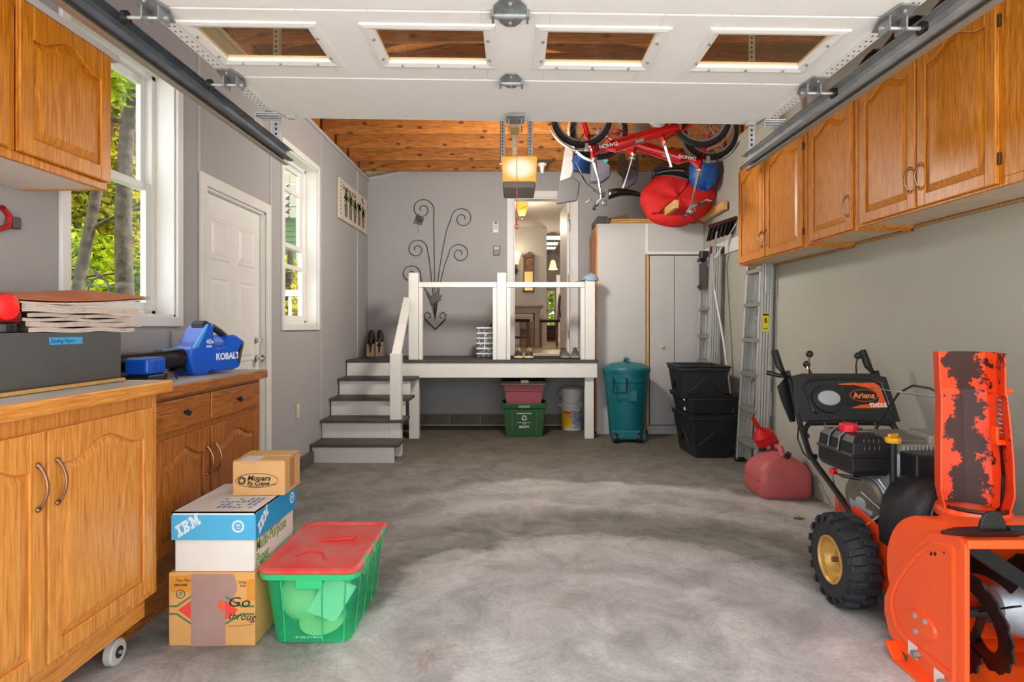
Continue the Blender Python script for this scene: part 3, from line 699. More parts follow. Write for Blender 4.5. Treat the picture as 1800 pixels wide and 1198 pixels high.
# stile gap near its centre; doors meet where the photo shows the pair of handles
XB = -1.50
base_cab('base_cabinet', 'darker oak base cabinet with two drawers under the blue leaf blower', XB, 2.46, 3.535, 0.285, 0.995, (-1.475, 3.545, 1.03), OAKD, OAKD_Y, True, BRONZE, False,
         [(2.475, 2.925), (2.945, 3.485)])

# ------------------------------------------------------------------ overhead door, tracks, opener
GZ = 2.300
gd = thing('overhead_garage_door', 'raised white sectional garage door with four framed windows under the ceiling', 'garage door', (0.03, 2.0, GZ), (0, 0.014, 0))
HW2 = 1.23
secs = [(0.55, 1.295), (1.305, 1.945), (1.955, 2.485), (2.495, 2.985)]
wins = [(-1.185, -0.70), (-0.56, -0.095), (0.04, 0.505), (0.63, 1.11)]
wy0, wy1 = 2.03, 2.375
for i, (a, b_) in enumerate(secs):
    a -= 2.0; b_ -= 2.0
    if i == 2:
        m = MB(); xs = [-HW2]
        for q in wins: xs += [q[0] + 0.045, q[1] - 0.045]
        xs += [HW2]
        for k in range(0, len(xs), 2): m.box(xs[k], xs[k + 1], a, b_, 0, 0.02)
        for q in wins: m.box(q[0] + 0.045, q[1] - 0.045, a, wy0 - 2.0 + 0.035, 0, 0.02).box(q[0] + 0.045, q[1] - 0.045, wy1 - 2.0 - 0.045, b_, 0, 0.02)
    else: m = MB().box(-HW2, HW2, a, b_, 0, 0.02)
    s_ = m.build('section', DOORW, gd, local=True, bevel=0.003)
    for sx in (-1, 1):
        e = MB().box(sx * HW2 - 0.055 if sx > 0 else -HW2, HW2 if sx > 0 else -HW2 + 0.055, a + 0.002, b_ - 0.002, -0.0025, 0.0); e.v = [p for p in e.v]
        eo = e.build('end_stile', DOORW, gd, local=True)
        for k in range(14):
            yy = a + 0.03 + (b_ - a - 0.06) * k / 13
        hb = MB()
        for k in range(13):
            yy = a + 0.04 + (b_ - a - 0.08) * k / 12
            for dx in (0.012, 0.03): hb.box(sx * (HW2 - dx) - 0.003, sx * (HW2 - dx) + 0.003, yy - 0.004, yy + 0.004, -0.0032, -0.002)
        hb.build('punch_holes', BLACKM, gd, local=True)
BRG = glass('dusty_glass', (246, 232, 206), 0.05, 0.1, haze=0.05)
for q in wins:
    x0, x1, y0, y1 = q[0], q[1], wy0 - 2.0, wy1 - 2.0
    def ring(e, n_): return [Vector((x0 + e, y0 + e, n_)), Vector((x1 - e, y0 + e, n_)), Vector((x1 - e, y1 - e, n_)), Vector((x0 + e, y1 - e, n_))]
    fo = MB().loft([ring(0.0, 0.0), ring(0.003, -0.006), ring(0.02, -0.009), ring(0.042, -0.003), ring(0.044, 0.012)], cap0=False, cap1=False).build('window_frame', WHITE, gd, local=True)
    MB().box(x0 + 0.04, x1 - 0.04, y0 + 0.036, y1 - 0.04, 0.008, 0.012).build('pane', BRG, gd, local=True)
    sc = MB()
    for k in (0.2, 0.5, 0.8): sc.cyl((x0 + (x1 - x0) * k, y1 - 0.03, -0.012), (x0 + (x1 - x0) * k, y1 - 0.03, -0.004), 0.005, n=8)
    for k in (0.3, 0.75):
        for xx in (x0 + 0.03, x1 - 0.03): sc.cyl((xx, y0 + (y1 - y0) * k, -0.012), (xx, y0 + (y1 - y0) * k, -0.004), 0.005, n=8)
    sc.build('screws', STEELD, gd, local=True)
def center_hinge(y, big):
    m = MB(); s = 1.25 if big else 1.0
    P = [(-0.042, 0.0), (-0.042, -0.035), (-0.018, -0.075), (0.018, -0.075), (0.042, -0.035), (0.042, 0.0), (0.026, 0.05), (0.012, 0.068), (-0.012, 0.068), (-0.026, 0.05)]
    m.prism([(u * s, v * s) for u, v in P], lambda u, v, n: Vector((-0.045 + u, y + v, -n)), 0.001, 0.006)
    m.cyl((-0.045 - 0.05 * s, y, -0.012), (-0.045 + 0.05 * s, y, -0.012), 0.011, n=10)
    for v in (-0.05, 0.045): m.ball((-0.045, y + v * s, -0.006), 0.009, 8, 5)
    for u in (-0.045, 0.045): m.box(-0.045 + u * s - 0.004, -0.045 + u * s + 0.004, y - 0.02, y + 0.03, -0.024, -0.002)
    return m.build('center_hinge', STEELD, gd, local=True, bevel=0.001, seg=1)
center_hinge(1.95 - 2.0, True); center_hinge(2.49 - 2.0, False); center_hinge(1.30 - 2.0, False)
for sx in (-1, 1):
    for y in (1.95, 2.49, 1.30):
        m = MB(); xo = sx * (HW2 - 0.035); yy = y - 2.0
        m.prism([(-0.035, -0.09), (0.03, -0.09), (0.05, 0.0), (0.02, 0.085), (-0.02, 0.085), (-0.05, 0.0)], lambda u, v, n: Vector((xo + u * 0.9, yy + v, -n)), 0.003, 0.009)
        m.box(xo - 0.03, xo - 0.024, yy - 0.03, yy + 0.03, -0.05, -0.004).box(xo + 0.024, xo + 0.03, yy - 0.03, yy + 0.03, -0.05, -0.004)
        for v in (-0.06, 0.06): m.ball((xo, yy + v, -0.009), 0.009, 8, 5)
        h = m.build('roller_hinge', STEELD, gd, local=True)
        MB().cyl((xo - sx * 0.04, yy, -0.035), (xo + sx * 0.09, yy, -0.035), 0.0065, n=8).build('roller_stem', STEEL, gd, local=True)
        MB().lathe([(0.008, -0.007), (0.022, -0.007), (0.022, 0.007), (0.008, 0.007)], (xo + sx * 0.095, yy, -0.035), (1, 0, 0), 16).build('roller', BLACKP, gd, local=True, smooth=True)
    xo = sx * (HW2 - 0.01); yy = 2.93 - 2.0
    m = MB().box(xo - 0.055, xo + 0.05, yy - 0.05, yy + 0.045, -0.012, -0.004)
    for q in (-0.035, 0.0, 0.035): m.box(xo - 0.05 + 0.0, xo + 0.045, yy + q - 0.006, yy + q + 0.006, -0.018, -0.012)
    m.box(xo - 0.055, xo - 0.05, yy - 0.05, yy + 0.045, -0.05, -0.004).box(xo - sx * 0.10 - 0.02, xo - sx * 0.10 + 0.02, yy - 0.01, yy + 0.02, -0.02, 0.0)
    m.build('bottom_bracket', STEEL, gd, local=True, bevel=0.002)
def track(sx, x, z, label):
    t = thing('door_track', label, 'track', (x, 2.0, z), group='overhead door tracks')
    r = 0.028; m = MB()
    prof = [(-0.03, 0.028), (-0.008, 0.034), (0.014, 0.028), (0.026, 0.0), (0.014, -0.028), (-0.008, -0.034), (-0.03, -0.028)]
    loops = []
    for yy in (0.5, 3.53):
        o = [Vector((x + sx * u, yy, z + v)) for u, v in prof]; i_ = [Vector((x + sx * (u - 0.0035 if u > -0.02 else u), yy, z + v * 0.9)) for u, v in prof][::-1]
        loops.append(o + i_)
    m.loft(loops).build('channel', mt('blued_track_steel', (124, 132, 142), 0.34, metal=0.6, var=0.25, vs_=6) if sx < 0 else STEEL, t, smooth=False)
    m2 = MB().box(x + sx * 0.026, x + sx * 0.03, 0.5, 3.54, z - 0.05, z + 0.03).box(x - 0.0 + sx * 0.0, x + sx * 0.03, 0.5, 3.54, z - 0.053, z - 0.05)
    m2.build('support_angle', mt('rusty_angle', (160, 150, 138), 0.5, metal=0.5, col2=(186, 130, 84), vs_=2.6, lo=0.55, hi=0.8), t)
    m3 = MB(); yy = 3.47; xx = x + sx * 0.035
    h0, h1 = z - 0.04, ZT + 0.1
    m3.box(xx, xx + 0.003, yy, yy + 0.035, h0, h1).box(xx - 0.032, xx + 0.003, yy - 0.003, yy, h0, h1)
    m3.build('hanger_angle', STEEL, t)
    m4 = MB(); zz = h0 + 0.03
    while zz < h1 - 0.02:
        m4.box(xx - 0.022, xx - 0.010, yy - 0.0036, yy - 0.0031, zz, zz + 0.014).box(xx - 0.0008, xx - 0.0002, yy + 0.012, yy + 0.022, zz, zz + 0.014); zz += 0.028
    m4.build('slots', BLACKM, t)
    return t
track(-1, -1.325, 2.285, 'dark blued steel door track along the left side of the raised door')
track(1, 1.345, 2.25, 'bright galvanised steel door track along the right side of the raised door')
# opener
YO = 4.80
op = thing('door_opener', 'ceiling-hung garage door opener with glowing amber light cover', 'door opener', (0.0, YO, 2.38))
def rr(u, w, h, r, k=5):
    P = []
    for cx, cy, a0 in ((w / 2 - r, h / 2 - r, 0), (-w / 2 + r, h / 2 - r, 90), (-w / 2 + r, -h / 2 + r, 180), (w / 2 - r, -h / 2 + r, 270)):
        for i in range(k + 1):
            a = math.radians(a0 + 90 * i / k); P.append((u + cx + r * math.cos(a), cy + r * math.sin(a)))
    return P
LENS = None
m, n, b = newmat('lit_amber_lens'); L = n.links.new
g = n.nodes.new('ShaderNodeTexCoord'); sph = n.nodes.new('ShaderNodeTexGradient'); sph.gradient_type = 'SPHERICAL'; mp = n.nodes.new('ShaderNodeMapping')
mp.inputs['Scale'].default_value = (6.2, 1.0, 9.0); L(g.outputs['Object'], mp.inputs[0]); L(mp.outputs[0], sph.inputs[0])
rp = n.nodes.new('ShaderNodeValToRGB'); L(sph.outputs['Fac'], rp.inputs[0]); rp.color_ramp.elements[0].color = lin((236, 168, 62)); rp.color_ramp.elements[0].position = 0.12; rp.color_ramp.elements[1].color = lin((255, 248, 226)); rp.color_ramp.elements[1].position = 0.62
L(rp.outputs['Color'], b.inputs['Emission Color']); b.inputs['Base Color'].default_value = lin((150, 104, 44)); b.inputs['Emission Strength'].default_value = 0.5; LENS = m
x0, x1 = (877 - HX) / F * YO, (940 - HX) / F * YO; zt, zb = HC + 298 / F * YO, HC + 255 / F * YO
MB().loft([[Vector((u + 0.02, YO - 0.0 + 0.0 + dd, v)) for u, v in [(x0 + e, zt), (x1 - e, zt), (x1 - e - 0.012, zb), (x0 + e + 0.012, zb)]] for dd, e in ((-0.05, 0.006), (0.0, 0.0), (0.10, 0.0))]).build('light_cover', LENS, op, bevel=0.012, seg=3)
MB().box(x0 + 0.03, x1 + 0.005, YO - 0.04, YO + 0.36, zb - 0.055, zb).build('housing_bottom', mt('opener_grey', (120, 116, 110), 0.5), op, bevel=0.015)
MB().box(x0 + 0.03, x1 + 0.005, YO + 0.11, YO + 0.36, zb, zt - 0.01).build('motor_housing', mt('opener_white', (196, 192, 184), 0.5), op, bevel=0.01)
MB().box(-0.018, 0.018, 0.7, YO + 0.1, zt + 0.0, zt + 0.03).box(-0.004, 0.004, 0.7, YO + 0.1, zt + 0.03, zt + 0.05).build('rail', STEEL, op)
for px in (883.5, 932):
    xx = (px - HX) / F * (YO + 0.1); m = MB().box(xx - 0.02, xx + 0.02, YO + 0.1, YO + 0.104, zt - 0.02, ZT + 0.1).box(xx - 0.02, xx - 0.016, YO + 0.1, YO + 0.13, zt - 0.02, ZT + 0.1)
    so = m.build('hanger_strap', STEEL, op)
    hz = MB(); z = zt
    while z < ZT + 0.08: hz.box(xx - 0.005, xx + 0.005, YO + 0.0985, YO + 0.0995, z, z + 0.012); z += 0.026
    hz.build('slots', BLACKM, op)
YT = 4.0; zr = zt
m = MB().box(-0.03, 0.03, YT - 0.08, YT + 0.08, zr - 0.05, zr + 0.005)
m.build('trolley', mt('trolley_tan', (196, 172, 120), 0.5), op, bevel=0.006)
bar(MB(), (0.0, 2.97, GZ + 0.0), (0.0, YT - 0.02, zr - 0.03), 0.03, 0.006).build('door_arm', STEEL, op)
MB().box(-0.04, 0.045, 2.86, 2.975, GZ - 0.016, GZ - 0.004).box(-0.032, -0.026, 2.9, 3.0, GZ - 0.05, GZ).box(0.03, 0.036, 2.9, 3.0, GZ - 0.05, GZ).build('arm_bracket', STEELD, op)
tag(MB().tube([(0.012, YT, zr - 0.04), (0.014, YT - 0.01, 2.3), (0.012, YT, 2.0)], 0.0028, 6).tube([(0.012, YT, 2.0), (0.012, YT, 1.96)], 0.009, 8).tube([(0.012 + 0.012 * math.cos(a * PI / 6), YT, 1.948 + 0.014 * math.sin(a * PI / 6)) for a in range(12)], 0.004, 6, closed=True).build('release_cord', mt('pink_cord', (214, 92, 84), 0.6)), 'thin red emergency release cord hanging before the amber opener light', 'cord')
lp = bpy.data.lights.new('back_fill_light', 'POINT'); lp.energy = 78; lp.color = (1.0, 0.94, 0.85); lp.shadow_soft_size = 0.15
lo = bpy.data.objects.new('back_fill_light', lp); COL.objects.link(lo); lo.location = (0.02, YO + 0.44, zb + 0.08)      # unseen fill light added behind the motor to brighten the back of the room
# lamp holder on the joist
p = W(953, 291, 7.07); p.z = ZT + 0.02 - 0.05
lh = thing('lamp_holder', 'white porcelain lamp holder with pull chain on the ceiling joist', 'lamp holder', p)
MB().box(p.x - 0.07, p.x + 0.08, p.y - 0.03, p.y + 0.05, p.z + 0.01, p.z + 0.05).build('junction_box', mt('dark_box', (58, 52, 46), 0.6), lh)
MB().lathe([(0.055, 0.01), (0.057, -0.004), (0.03, -0.02), (0.022, -0.06), (0.018, -0.10), (0.0, -0.1)], p, (0, 0, 1), 18).build('socket', WHITE, lh, smooth=True)
MB().tube([(p.x - 0.02, p.y, p.z - 0.02), (p.x - 0.02, p.y, p.z - 0.21)], 0.0025, 6).ball((p.x - 0.02, p.y, p.z - 0.21), 0.007, 8, 6).build('pull_chain', STEELD, lh)
# ------------------------------------------------------------------ closet on the right
YC = 7.22
cx0, cx1 = (1050 - HX) / F * YC, XR - 0.004
czt = HC + 182 / F * YC
PANELW = mt('closet_panel', (196, 194, 191), 0.6, var=0.02, vs_=5, bump=0.05, bs=150)
cl = thing('closet', 'tall pale grey built-in closet with folding doors in the far right corner', 'closet', ((cx0 + cx1) / 2, YC + 0.3, 0))
cxm = (1139 - HX) / F * YC
MB().box(cx0, cxm - 0.03, YC, YC + 0.018, 0.0, czt).build('front_panel', PANELW, cl)
MB().box(cxm + 0.005, cx1, YC, YC + 0.018, HC + 131 / F * YC, czt).build('top_panel', PANELW, cl)
MB().box(cx0, cx1, YC + 0.018, YB - 0.07, czt - 0.02, czt).box(cx0, cx0 + 0.018, YC + 0.018, YB - 0.07, 0, czt - 0.02).build('carcass', OAK, cl)
MB().box(cxm - 0.03, cxm + 0.003, YC - 0.006, YC + 0.012, HC + 132 / F * YC, czt).build('white_batten', WHITE, cl)
MB().box(cxm - 0.03, cx1, YC - 0.008, YC + 0.01, HC + 128 / F * YC, HC + 133 / F * YC).build('header_trim', WHITE, cl)
MB().box(cxm - 0.02, cxm + 0.01, YC - 0.004, YC + 0.02, 0.05, HC + 127 / F * YC).build('raw_stud', LUMBER_Z, cl)
dz1 = HC + 126 / F * YC
for a, b_ in ((1142.5, 1185.5), (1186.5, 1230)):
    dl = MB().box((a - HX) / F * YC, (b_ - HX) / F * YC, YC + 0.004, YC + 0.03, 0.11, dz1).build('folding_door', PANELW, cl, bevel=0.003)
p = W(1163, 609, YC)
MB().lathe([(0.012, 0), (0.01, 0.012), (0.02, 0.02), (0.021, 0.028), (0.012, 0.034), (0, 0.034)], (p.x, YC + 0.004, p.z), (0, -1, 0), 16).build('knob', mt('cream_knob', (222, 206, 170), 0.4), cl, smooth=True)
MB().box((1230.5 - HX) / F * YC, cx1, YC + 0.002, YC + 0.02, 0.0, dz1).box(cxm, (1231 - HX) / F * YC, YC + 0.012, YC + 0.03, 0.0, 0.1).build('base_trim', PANELW, cl)
# oak doors on the closet's left flank
for z0, h in ((0.93, czt - 1.0), (0.08, 0.78)):
    for a in (YC + 0.03, YC + 0.33):
        arch_door(cl, lambda u, v, n, yc=a + 0.14, z0=z0: Vector((cx0 - n, yc - u, z0 + v)), 0.27, h, OAKD, OAKD, name='oak_door')
MB().box(cx0 - 0.02, cx0, YC - 0.002, YC + 0.028, 0.03, czt).build('oak_stile', OAK, cl)
# things on the closet ------------------------------------------
p = W(1034, 398, YC)
k = thing('black_speaker_bar', 'black box-shaped bar jutting from the top left of the closet', 'bar', (cx0 - 0.06, YC + 0.3, czt))
MB().obox((cx0 + 0.05, YC + 0.2, czt + 0.04), (0.12, 0.55, 0.075)).build('bar_body', BLACKP, k, bevel=0.006)
MB().obox((cx0 + 0.05, YC - 0.077, czt + 0.04), (0.115, 0.006, 0.07)).build('end_cap', mt('dark_grey_cap', (70, 68, 66), 0.5), k)
for i in range(3):
    tag(MB().box((1071 - HX) / F * YC + 0.012 * i, (1152 - HX) / F * YC - 0.02 * i, YC + 0.03, YC + 0.3, czt + 0.001 + i * 0.022, czt + 0.021 + i * 0.022).build('board', LUMBER, bevel=0.002),
        ['bottom tan board lying on the closet top', 'middle tan board lying on the closet top', 'uppermost tan board lying on the closet top'][i], 'board', 'boards on the closet')
m = MB(); q = [W(1063, 386, YC + 0.1), W(1098, 374, YC + 0.18), W(1108, 386, YC + 0.2), W(1074, 391, YC + 0.05)]
zc = czt + 0.068
m.add([(q[0].x, YC + 0.08, zc), (q[1].x, YC + 0.10, zc + 0.06), (q[2].x, YC + 0.12, zc + 0.004), (q[3].x + 0.2, YC + 0.25, zc)], [(0, 1, 2), (0, 3, 1), (1, 3, 2)])
tag(m.build('cardboard_flap', mt('dull_cardboard', (140, 112, 70), 0.9), sol=0.004), 'bent brown cardboard sheet on the boards on the closet', 'cardboard')
# two arms of lumber jutting from the closet top, and the red round bag they carry
for xa, xb_, ya, lab in ((1.662, 1.712, 6.28, 'left of two tan lumber arms jutting from the closet top under the red bag'), (2.19, 2.245, 6.35, 'right of two tan lumber arms jutting from the closet top under the red bag')):
    tag(MB().box(xa, xb_, ya, 7.6, czt + 0.001, czt + 0.09).build('lumber_arm', wood('raw_lumber_long', (188, 140, 76), (214, 168, 100), (230, 190, 126), axis='Y', rough=0.6, coat=0), bevel=0.006), lab, 'lumber', 'lumber on the closet')
pc = W(1190, 350, 6.78)
REDF = mt('red_fabric', (204, 24, 22), 0.75, var=0.16, vs_=4, bump=0.5, bs=7)
tb = thing('round_tent_bag', 'large round bright red fabric bag resting on the lumber arms', 'bag', (pc.x, pc.y, pc.z - 0.31))
m = MB(); N = 40; loops = []
for k, (s, dy) in enumerate(((0.02, -0.10), (0.35, -0.105), (0.7, -0.09), (0.92, -0.06), (1.0, -0.01), (0.97, 0.05), (0.7, 0.085), (0.02, 0.09))):
    lp_ = []
    for j in range(N):
        a = 2 * PI * j / N
        wob = 1 + 0.03 * math.sin(3 * a + 1) + 0.02 * math.sin(7 * a) * s
        x = 0.425 * s * math.cos(a) * wob; z = 0.305 * s * math.sin(a) * wob
        xr = x * math.cos(0.12) - z * math.sin(0.12); zr = x * math.sin(0.12) + z * math.cos(0.12)
        lp_.append(Vector((pc.x + xr, pc.y + dy + 0.012 * math.sin(5 * a + k), pc.z + zr)))
    loops.append(lp_)
m.loft(loops).build('bag_body', REDF, tb, smooth=True, ang=1.2)
for pts in ([(1160, 372), (1190, 345), (1205, 330), (1210, 315)], [(1145, 375), (1160, 374), (1180, 372)], [(1208, 372), (1222, 385), (1236, 392)]):
    MB().tube([W(a, b_, 6.675) for a, b_ in pts], 0.008, 6).build('strap', mt('dark_red_webbing', (96, 10, 12), 0.8), tb)
# blue bags behind bike
m = MB().ball(W(1237, 303, 6.58), (0.17, 0.12, 0.19), 20, 12); random.seed(3)
m.v = [p + Vector((random.uniform(-1, 1), random.uniform(-1, 1), random.uniform(-1, 1))) * 0.018 for p in m.v]
hs_ = W(1237, 303, 6.58); m.tube([hs_ + Vector((0, 0, 0.15)), Vector((hs_.x, hs_.y, ZT + 0.05))], 0.004, 6)
tag(m.build('stuff_sack', mt('blue_nylon', (20, 84, 160), 0.5, var=0.35, vs_=8, bump=0.6, bs=14), smooth=True, ang=1.4), 'crumpled bright blue sack behind the red round bag', 'sack')
hs_ = W(1166, 312, 7.07)
tag(MB().obox(hs_, (0.22, 0.18, 0.19), (0, 0.15, 0.2)).tube([hs_, Vector((hs_.x, hs_.y, ZT + 0.05))], 0.004, 6).build('blue_pouch', mt('blue_canvas', (22, 84, 136), 0.7, var=0.1), bevel=0.02), 'flat blue pouch under the left bike saddle, behind the red bag', 'pouch')
# hanging folded camp chairs and bags --------------------------------
GREYF = mt('grey_fabric', (146, 140, 138), 0.85, var=0.08, vs_=8, bump=0.3, bs=12)
DGREY = mt('charcoal_fabric', (66, 66, 66), 0.85, var=0.06, vs_=9)
NAVY = mt('slate_nylon', (86, 84, 98), 0.7, var=0.2, vs_=9, bump=0.5, bs=14)
def hung(name, label, cat, parts, Y):
    zc = min(HC - (q[1] - HY) / F * Y for _, _, poly, _, _ in parts for q in poly)
    t = thing(name, label, cat, (W(parts[0][2][0][0], 0, Y).x, Y, zc), group='gear hung from the joists')
    xs_ = [W(q[0], q[1], Y) for q in parts[0][2]]; tp = max(xs_, key=lambda q: q.z)
    MB().tube([tp + Vector((0, 0.03, -0.04)), Vector((tp.x, tp.y + 0.03, ZT + 0.04))], 0.005, 6).build('hanging_cord', DGREY, t)
    for nm, mat_, poly, dy, th in parts:
        pl = [((a - HX) / F * (Y + dy), HC - (b_ - HY) / F * (Y + dy)) for a, b_ in poly]
        MB().prism(pl, lambda u, v, n: Vector((u, n, v)), Y + dy, Y + dy + th).build(nm, mat_, t, bevel=min(0.02, th * 0.3), seg=3)
    return t
hung('folded_camp_chair', 'folded grey camp chair with charcoal panel hanging left of the bikes', 'camp chair', [
    ('fabric_sleeve', GREYF, [(996, 242), (1008, 244), (1008, 300), (1004, 312), (984, 318), (990, 280)], 0.0, 0.05),
    ('charcoal_panel', DGREY, [(983, 318), (1005, 310), (1020, 320), (1015, 352), (978, 358)], -0.04, 0.05)], 6.07)
hung('storage_pouch', 'blue fabric pouch hanging behind the left bike wheel', 'pouch', [('pouch_body', mt('royal_blue_fabric', (24, 72, 134), 0.7, var=0.15), [(1007, 270), (1040, 268), (1042, 302), (1006, 298)], 0, 0.12), ('pouch_flap', mt('light_blue_fabric', (40, 98, 164), 0.7), [(1012, 272), (1038, 274), (1040, 290), (1022, 280), (1010, 290)], -0.012, 0.02)], 6.55)
hung('hanging_bag', 'slate grey bag hanging just right of the left bike stem', 'bag', [('bag_body', NAVY, [(1040, 282), (1055, 270), (1074, 290), (1074, 308), (1060, 318), (1038, 318), (1040, 300)], 0, 0.14), ('teal_tab', mt('teal_tab', (34, 150, 130), 0.6), [(1060, 280), (1066, 276), (1070, 282), (1066, 286)], -0.02, 0.02)], 6.07)
STRIPE = mt('brown_camo', (104, 84, 66), 0.8, col2=(66, 70, 62), vs_=14)
hb = hung('hanging_bag', 'striped brown and purple-grey bag hanging behind the right bike seat post', 'bag', [('bag_body', NAVY, [(1098, 300), (1112, 292), (1124, 303), (1120, 318), (1104, 329), (1096, 326)], 0, 0.14), ('striped_strap', STRIPE, [(1086, 272), (1098, 268), (1104, 290), (1096, 312), (1086, 302)], -0.01, 0.05), ('second_strap', STRIPE, [(1112, 272), (1122, 268), (1125, 298), (1116, 296)], -0.01, 0.05)], 6.55)

# ------------------------------------------------------------------ folding bikes hung upside down
REDP = mt('red_bike_paint', (206, 18, 26), 0.22, coat=0.5)
TYRE = mt('tyre', (26, 27, 29), 0.7)
FEND = mt('silver_fender', (160, 158, 152), 0.35, metal=0.4)
BSILV = mt('silver_tube', (180, 178, 172), 0.3, metal=0.6)
SADDLE = mt('black_saddle', (18, 18, 19), 0.25)
def bike(label, s, xh, z0, Y, sad, u_seat_top, lettering_flip):
    """s=-1: front points left.  local u forward, w up when upright; built upside down"""
    T = lambda u, w, d=0.0: Vector((xh + s * (u - 0.80), Y + d, z0 - w))
    t = thing('folding_bike', label, 'bicycle', T(0.4, 0.95), group='red folding bikes hung from the joists')
    for u, nm in ((-0.08, 'rear'), (0.88, 'front')):
        c = T(u, 0.24)
        w = MB().lathe([(0.205, -0.02), (0.235, -0.022), (0.25, 0.0), (0.235, 0.022), (0.205, 0.02)], c, (0, 1, 0), 40, closed=True).build('tyre', TYRE, t, smooth=True)
        MB().lathe([(0.188, -0.011), (0.206, -0.013), (0.206, 0.013), (0.188, 0.011)], c, (0, 1, 0), 40, closed=True).build('rim', BSILV, t, smooth=True)
        sp = MB()
        for k in range(20):
            a = 2 * PI * k / 20; sp.cyl(c + Vector((0.018 * math.cos(a + 0.7), (-1) ** k * 0.025, 0.018 * math.sin(a + 0.7))), c + Vector((0.19 * math.cos(a), 0, 0.19 * math.sin(a))), 0.0014, n=4, caps=False)
        sp.build('spokes', BSILV, t)
        MB().cyl(c + Vector((0, -0.05, 0)), c + Vector((0, 0.05, 0)), 0.014).build('hub', BSILV, t)
        a0, a1 = (100, 265) if nm == 'rear' else (20, 165)
        f = MB(); loops = []
        for k in range(22):
            a = math.radians(a0 + (a1 - a0) * k / 21); ring = []
            for rr_, dd in ((0.262, -0.028), (0.27, -0.02), (0.274, 0.0), (0.27, 0.02), (0.262, 0.028), (0.267, 0.018), (0.27, 0.0), (0.267, -0.018)):
                ring.append(T(u + rr_ * math.cos(a), 0.24 + rr_ * math.sin(a), dd))
            loops.append(ring)
        f.loft(loops).build('fender', FEND, t, smooth=True)
    m = MB().tube([T(0.79, 0.51), T(0.62, 0.475), T(0.23, 0.355), T(0.10, 0.33)], [0.056, 0.054, 0.044, 0.030], 14, flat=None)
    mf = m.build('main_tube', REDP, t, smooth=True)
    MB().tube([T(0.812, 0.455), T(0.785, 0.58)], 0.027, 12).build('head_tube', REDP, t, smooth=True)
    MB().tube([T(0.44, 0.415), T(0.45, 0.425)], 0.055, 12).build('fold_hinge', REDP, t)
    MB().box(0, 0.07, -0.008, 0.008, -0.012, 0.012, Matrix.Translation(T(0.46, 0.46, -0.055)) @ Matrix.Rotation(s * 0.3, 4, 'Y')).build('fold_lever', BSILV, t)
    for d in (-0.05, 0.05):
        MB().tube([T(0.812, 0.47, d * 0.5), T(0.83, 0.40, d), T(0.88, 0.24, d)], [0.016, 0.015, 0.010], 8).build('fork_blade', REDP, t, smooth=True)
        MB().tube([T(0.24, 0.29, d * 0.5), T(0.08, 0.25, d), T(-0.08, 0.24, d)], 0.012, 8).build('chain_stay', REDP, t, smooth=True)
        MB().tube([T(0.20, 0.42, d * 0.4), T(0.05, 0.34, d), T(-0.08, 0.24, d)], 0.010, 8).build('seat_stay', REDP, t, smooth=True)
    MB().tube([T(0.27, 0.26), T(0.215, 0.45)], 0.024, 12).build('seat_tube', REDP, t, smooth=True)
    MB().lathe([(0.03, -0.01), (0.085, -0.004), (0.085, 0.004), (0.03, 0.01)], T(0.28, 0.26, -0.055), (0, 1, 0), 28).build('chainring', BSILV, t)
    for d, e in ((-0.075, 1), (0.075, -1)):
        MB().tube([T(0.28, 0.26, d), T(0.28 + 0.15 * e, 0.23, d)], 0.011, 8).build('crank', BSILV, t)
        MB().obox(T(0.28 + 0.15 * e, 0.23, d * 1.7), (0.09, 0.075, 0.022)).build('pedal', BLACKP, t, bevel=0.005)
    st0 = T(0.225, 0.42); su = u_seat_top
    MB().tube([st0, T(su, sad - 0.03)], 0.0165, 12).build('seat_post', BSILV, t, smooth=True)
    MB().tube([T(0.218, 0.44), T(0.208, 0.475)], 0.028, 12).build('seat_clamp', BSILV, t)
    # saddle
    loops = []
    for k in range(12):
        q = k / 11; u = su - 0.13 + 0.275 * q
        hw = 0.075 * (1 - q) ** 0.8 + 0.017 if q > 0.12 else 0.05 + 0.21 * q
        hh = 0.046 * (1 - 0.55 * q) ; wtop = sad + 0.02 - 0.02 * math.sin(PI * q)
        loops.append([T(u, wtop + hh * math.sin(a), hw * math.cos(a)) for a in [2 * PI * j / 14 for j in range(14)]])
    MB().loft(loops).build('saddle', SADDLE, t, smooth=True, ang=1.2)
    MB().tube([T(0.782, 0.585), T(0.715, 0.89)], [0.021, 0.016], 12).build('stem', BSILV, t, smooth=True)
    MB().tube([T(0.784, 0.575), T(0.778, 0.61)], 0.03, 12).build('stem_clamp', BSILV, t)
    hbz = 0.9
    MB().tube([T(0.74, hbz + 0.02, -0.26), T(0.73, hbz, -0.12), T(0.713, hbz - 0.005, 0), T(0.73, hbz, 0.12), T(0.74, hbz + 0.02, 0.26)], 0.012, 8).build('handlebar', BSILV, t, smooth=True)
    for d in (-1, 1):
        MB().tube([T(0.735, hbz + 0.01, d * 0.17), T(0.742, hbz + 0.022, d * 0.28)], 0.017, 10).build('grip', BLACKP, t)
        MB().tube([T(0.735, hbz, d * 0.15), T(0.79, hbz - 0.03, d * 0.17), T(0.82, hbz - 0.01, d * 0.22)], 0.007, 6).build('brake_lever', BSILV, t)
    MB().ball(T(0.70, hbz + 0.045, -0.05), 0.022, 12, 8).build('bell', STEELD, t, smooth=True)
    for k, e in ((0, 0.0), (1, 0.03)):
        MB().tube([T(0.745, hbz - 0.01, -0.10 - e), T(0.86, 0.80, -0.12), T(0.935 + e, 0.62, -0.08), T(0.91, 0.45, -0.05), T(0.86, 0.38, -0.04)], 0.0035, 6).build('cable', BLACKP, t, smooth=True)
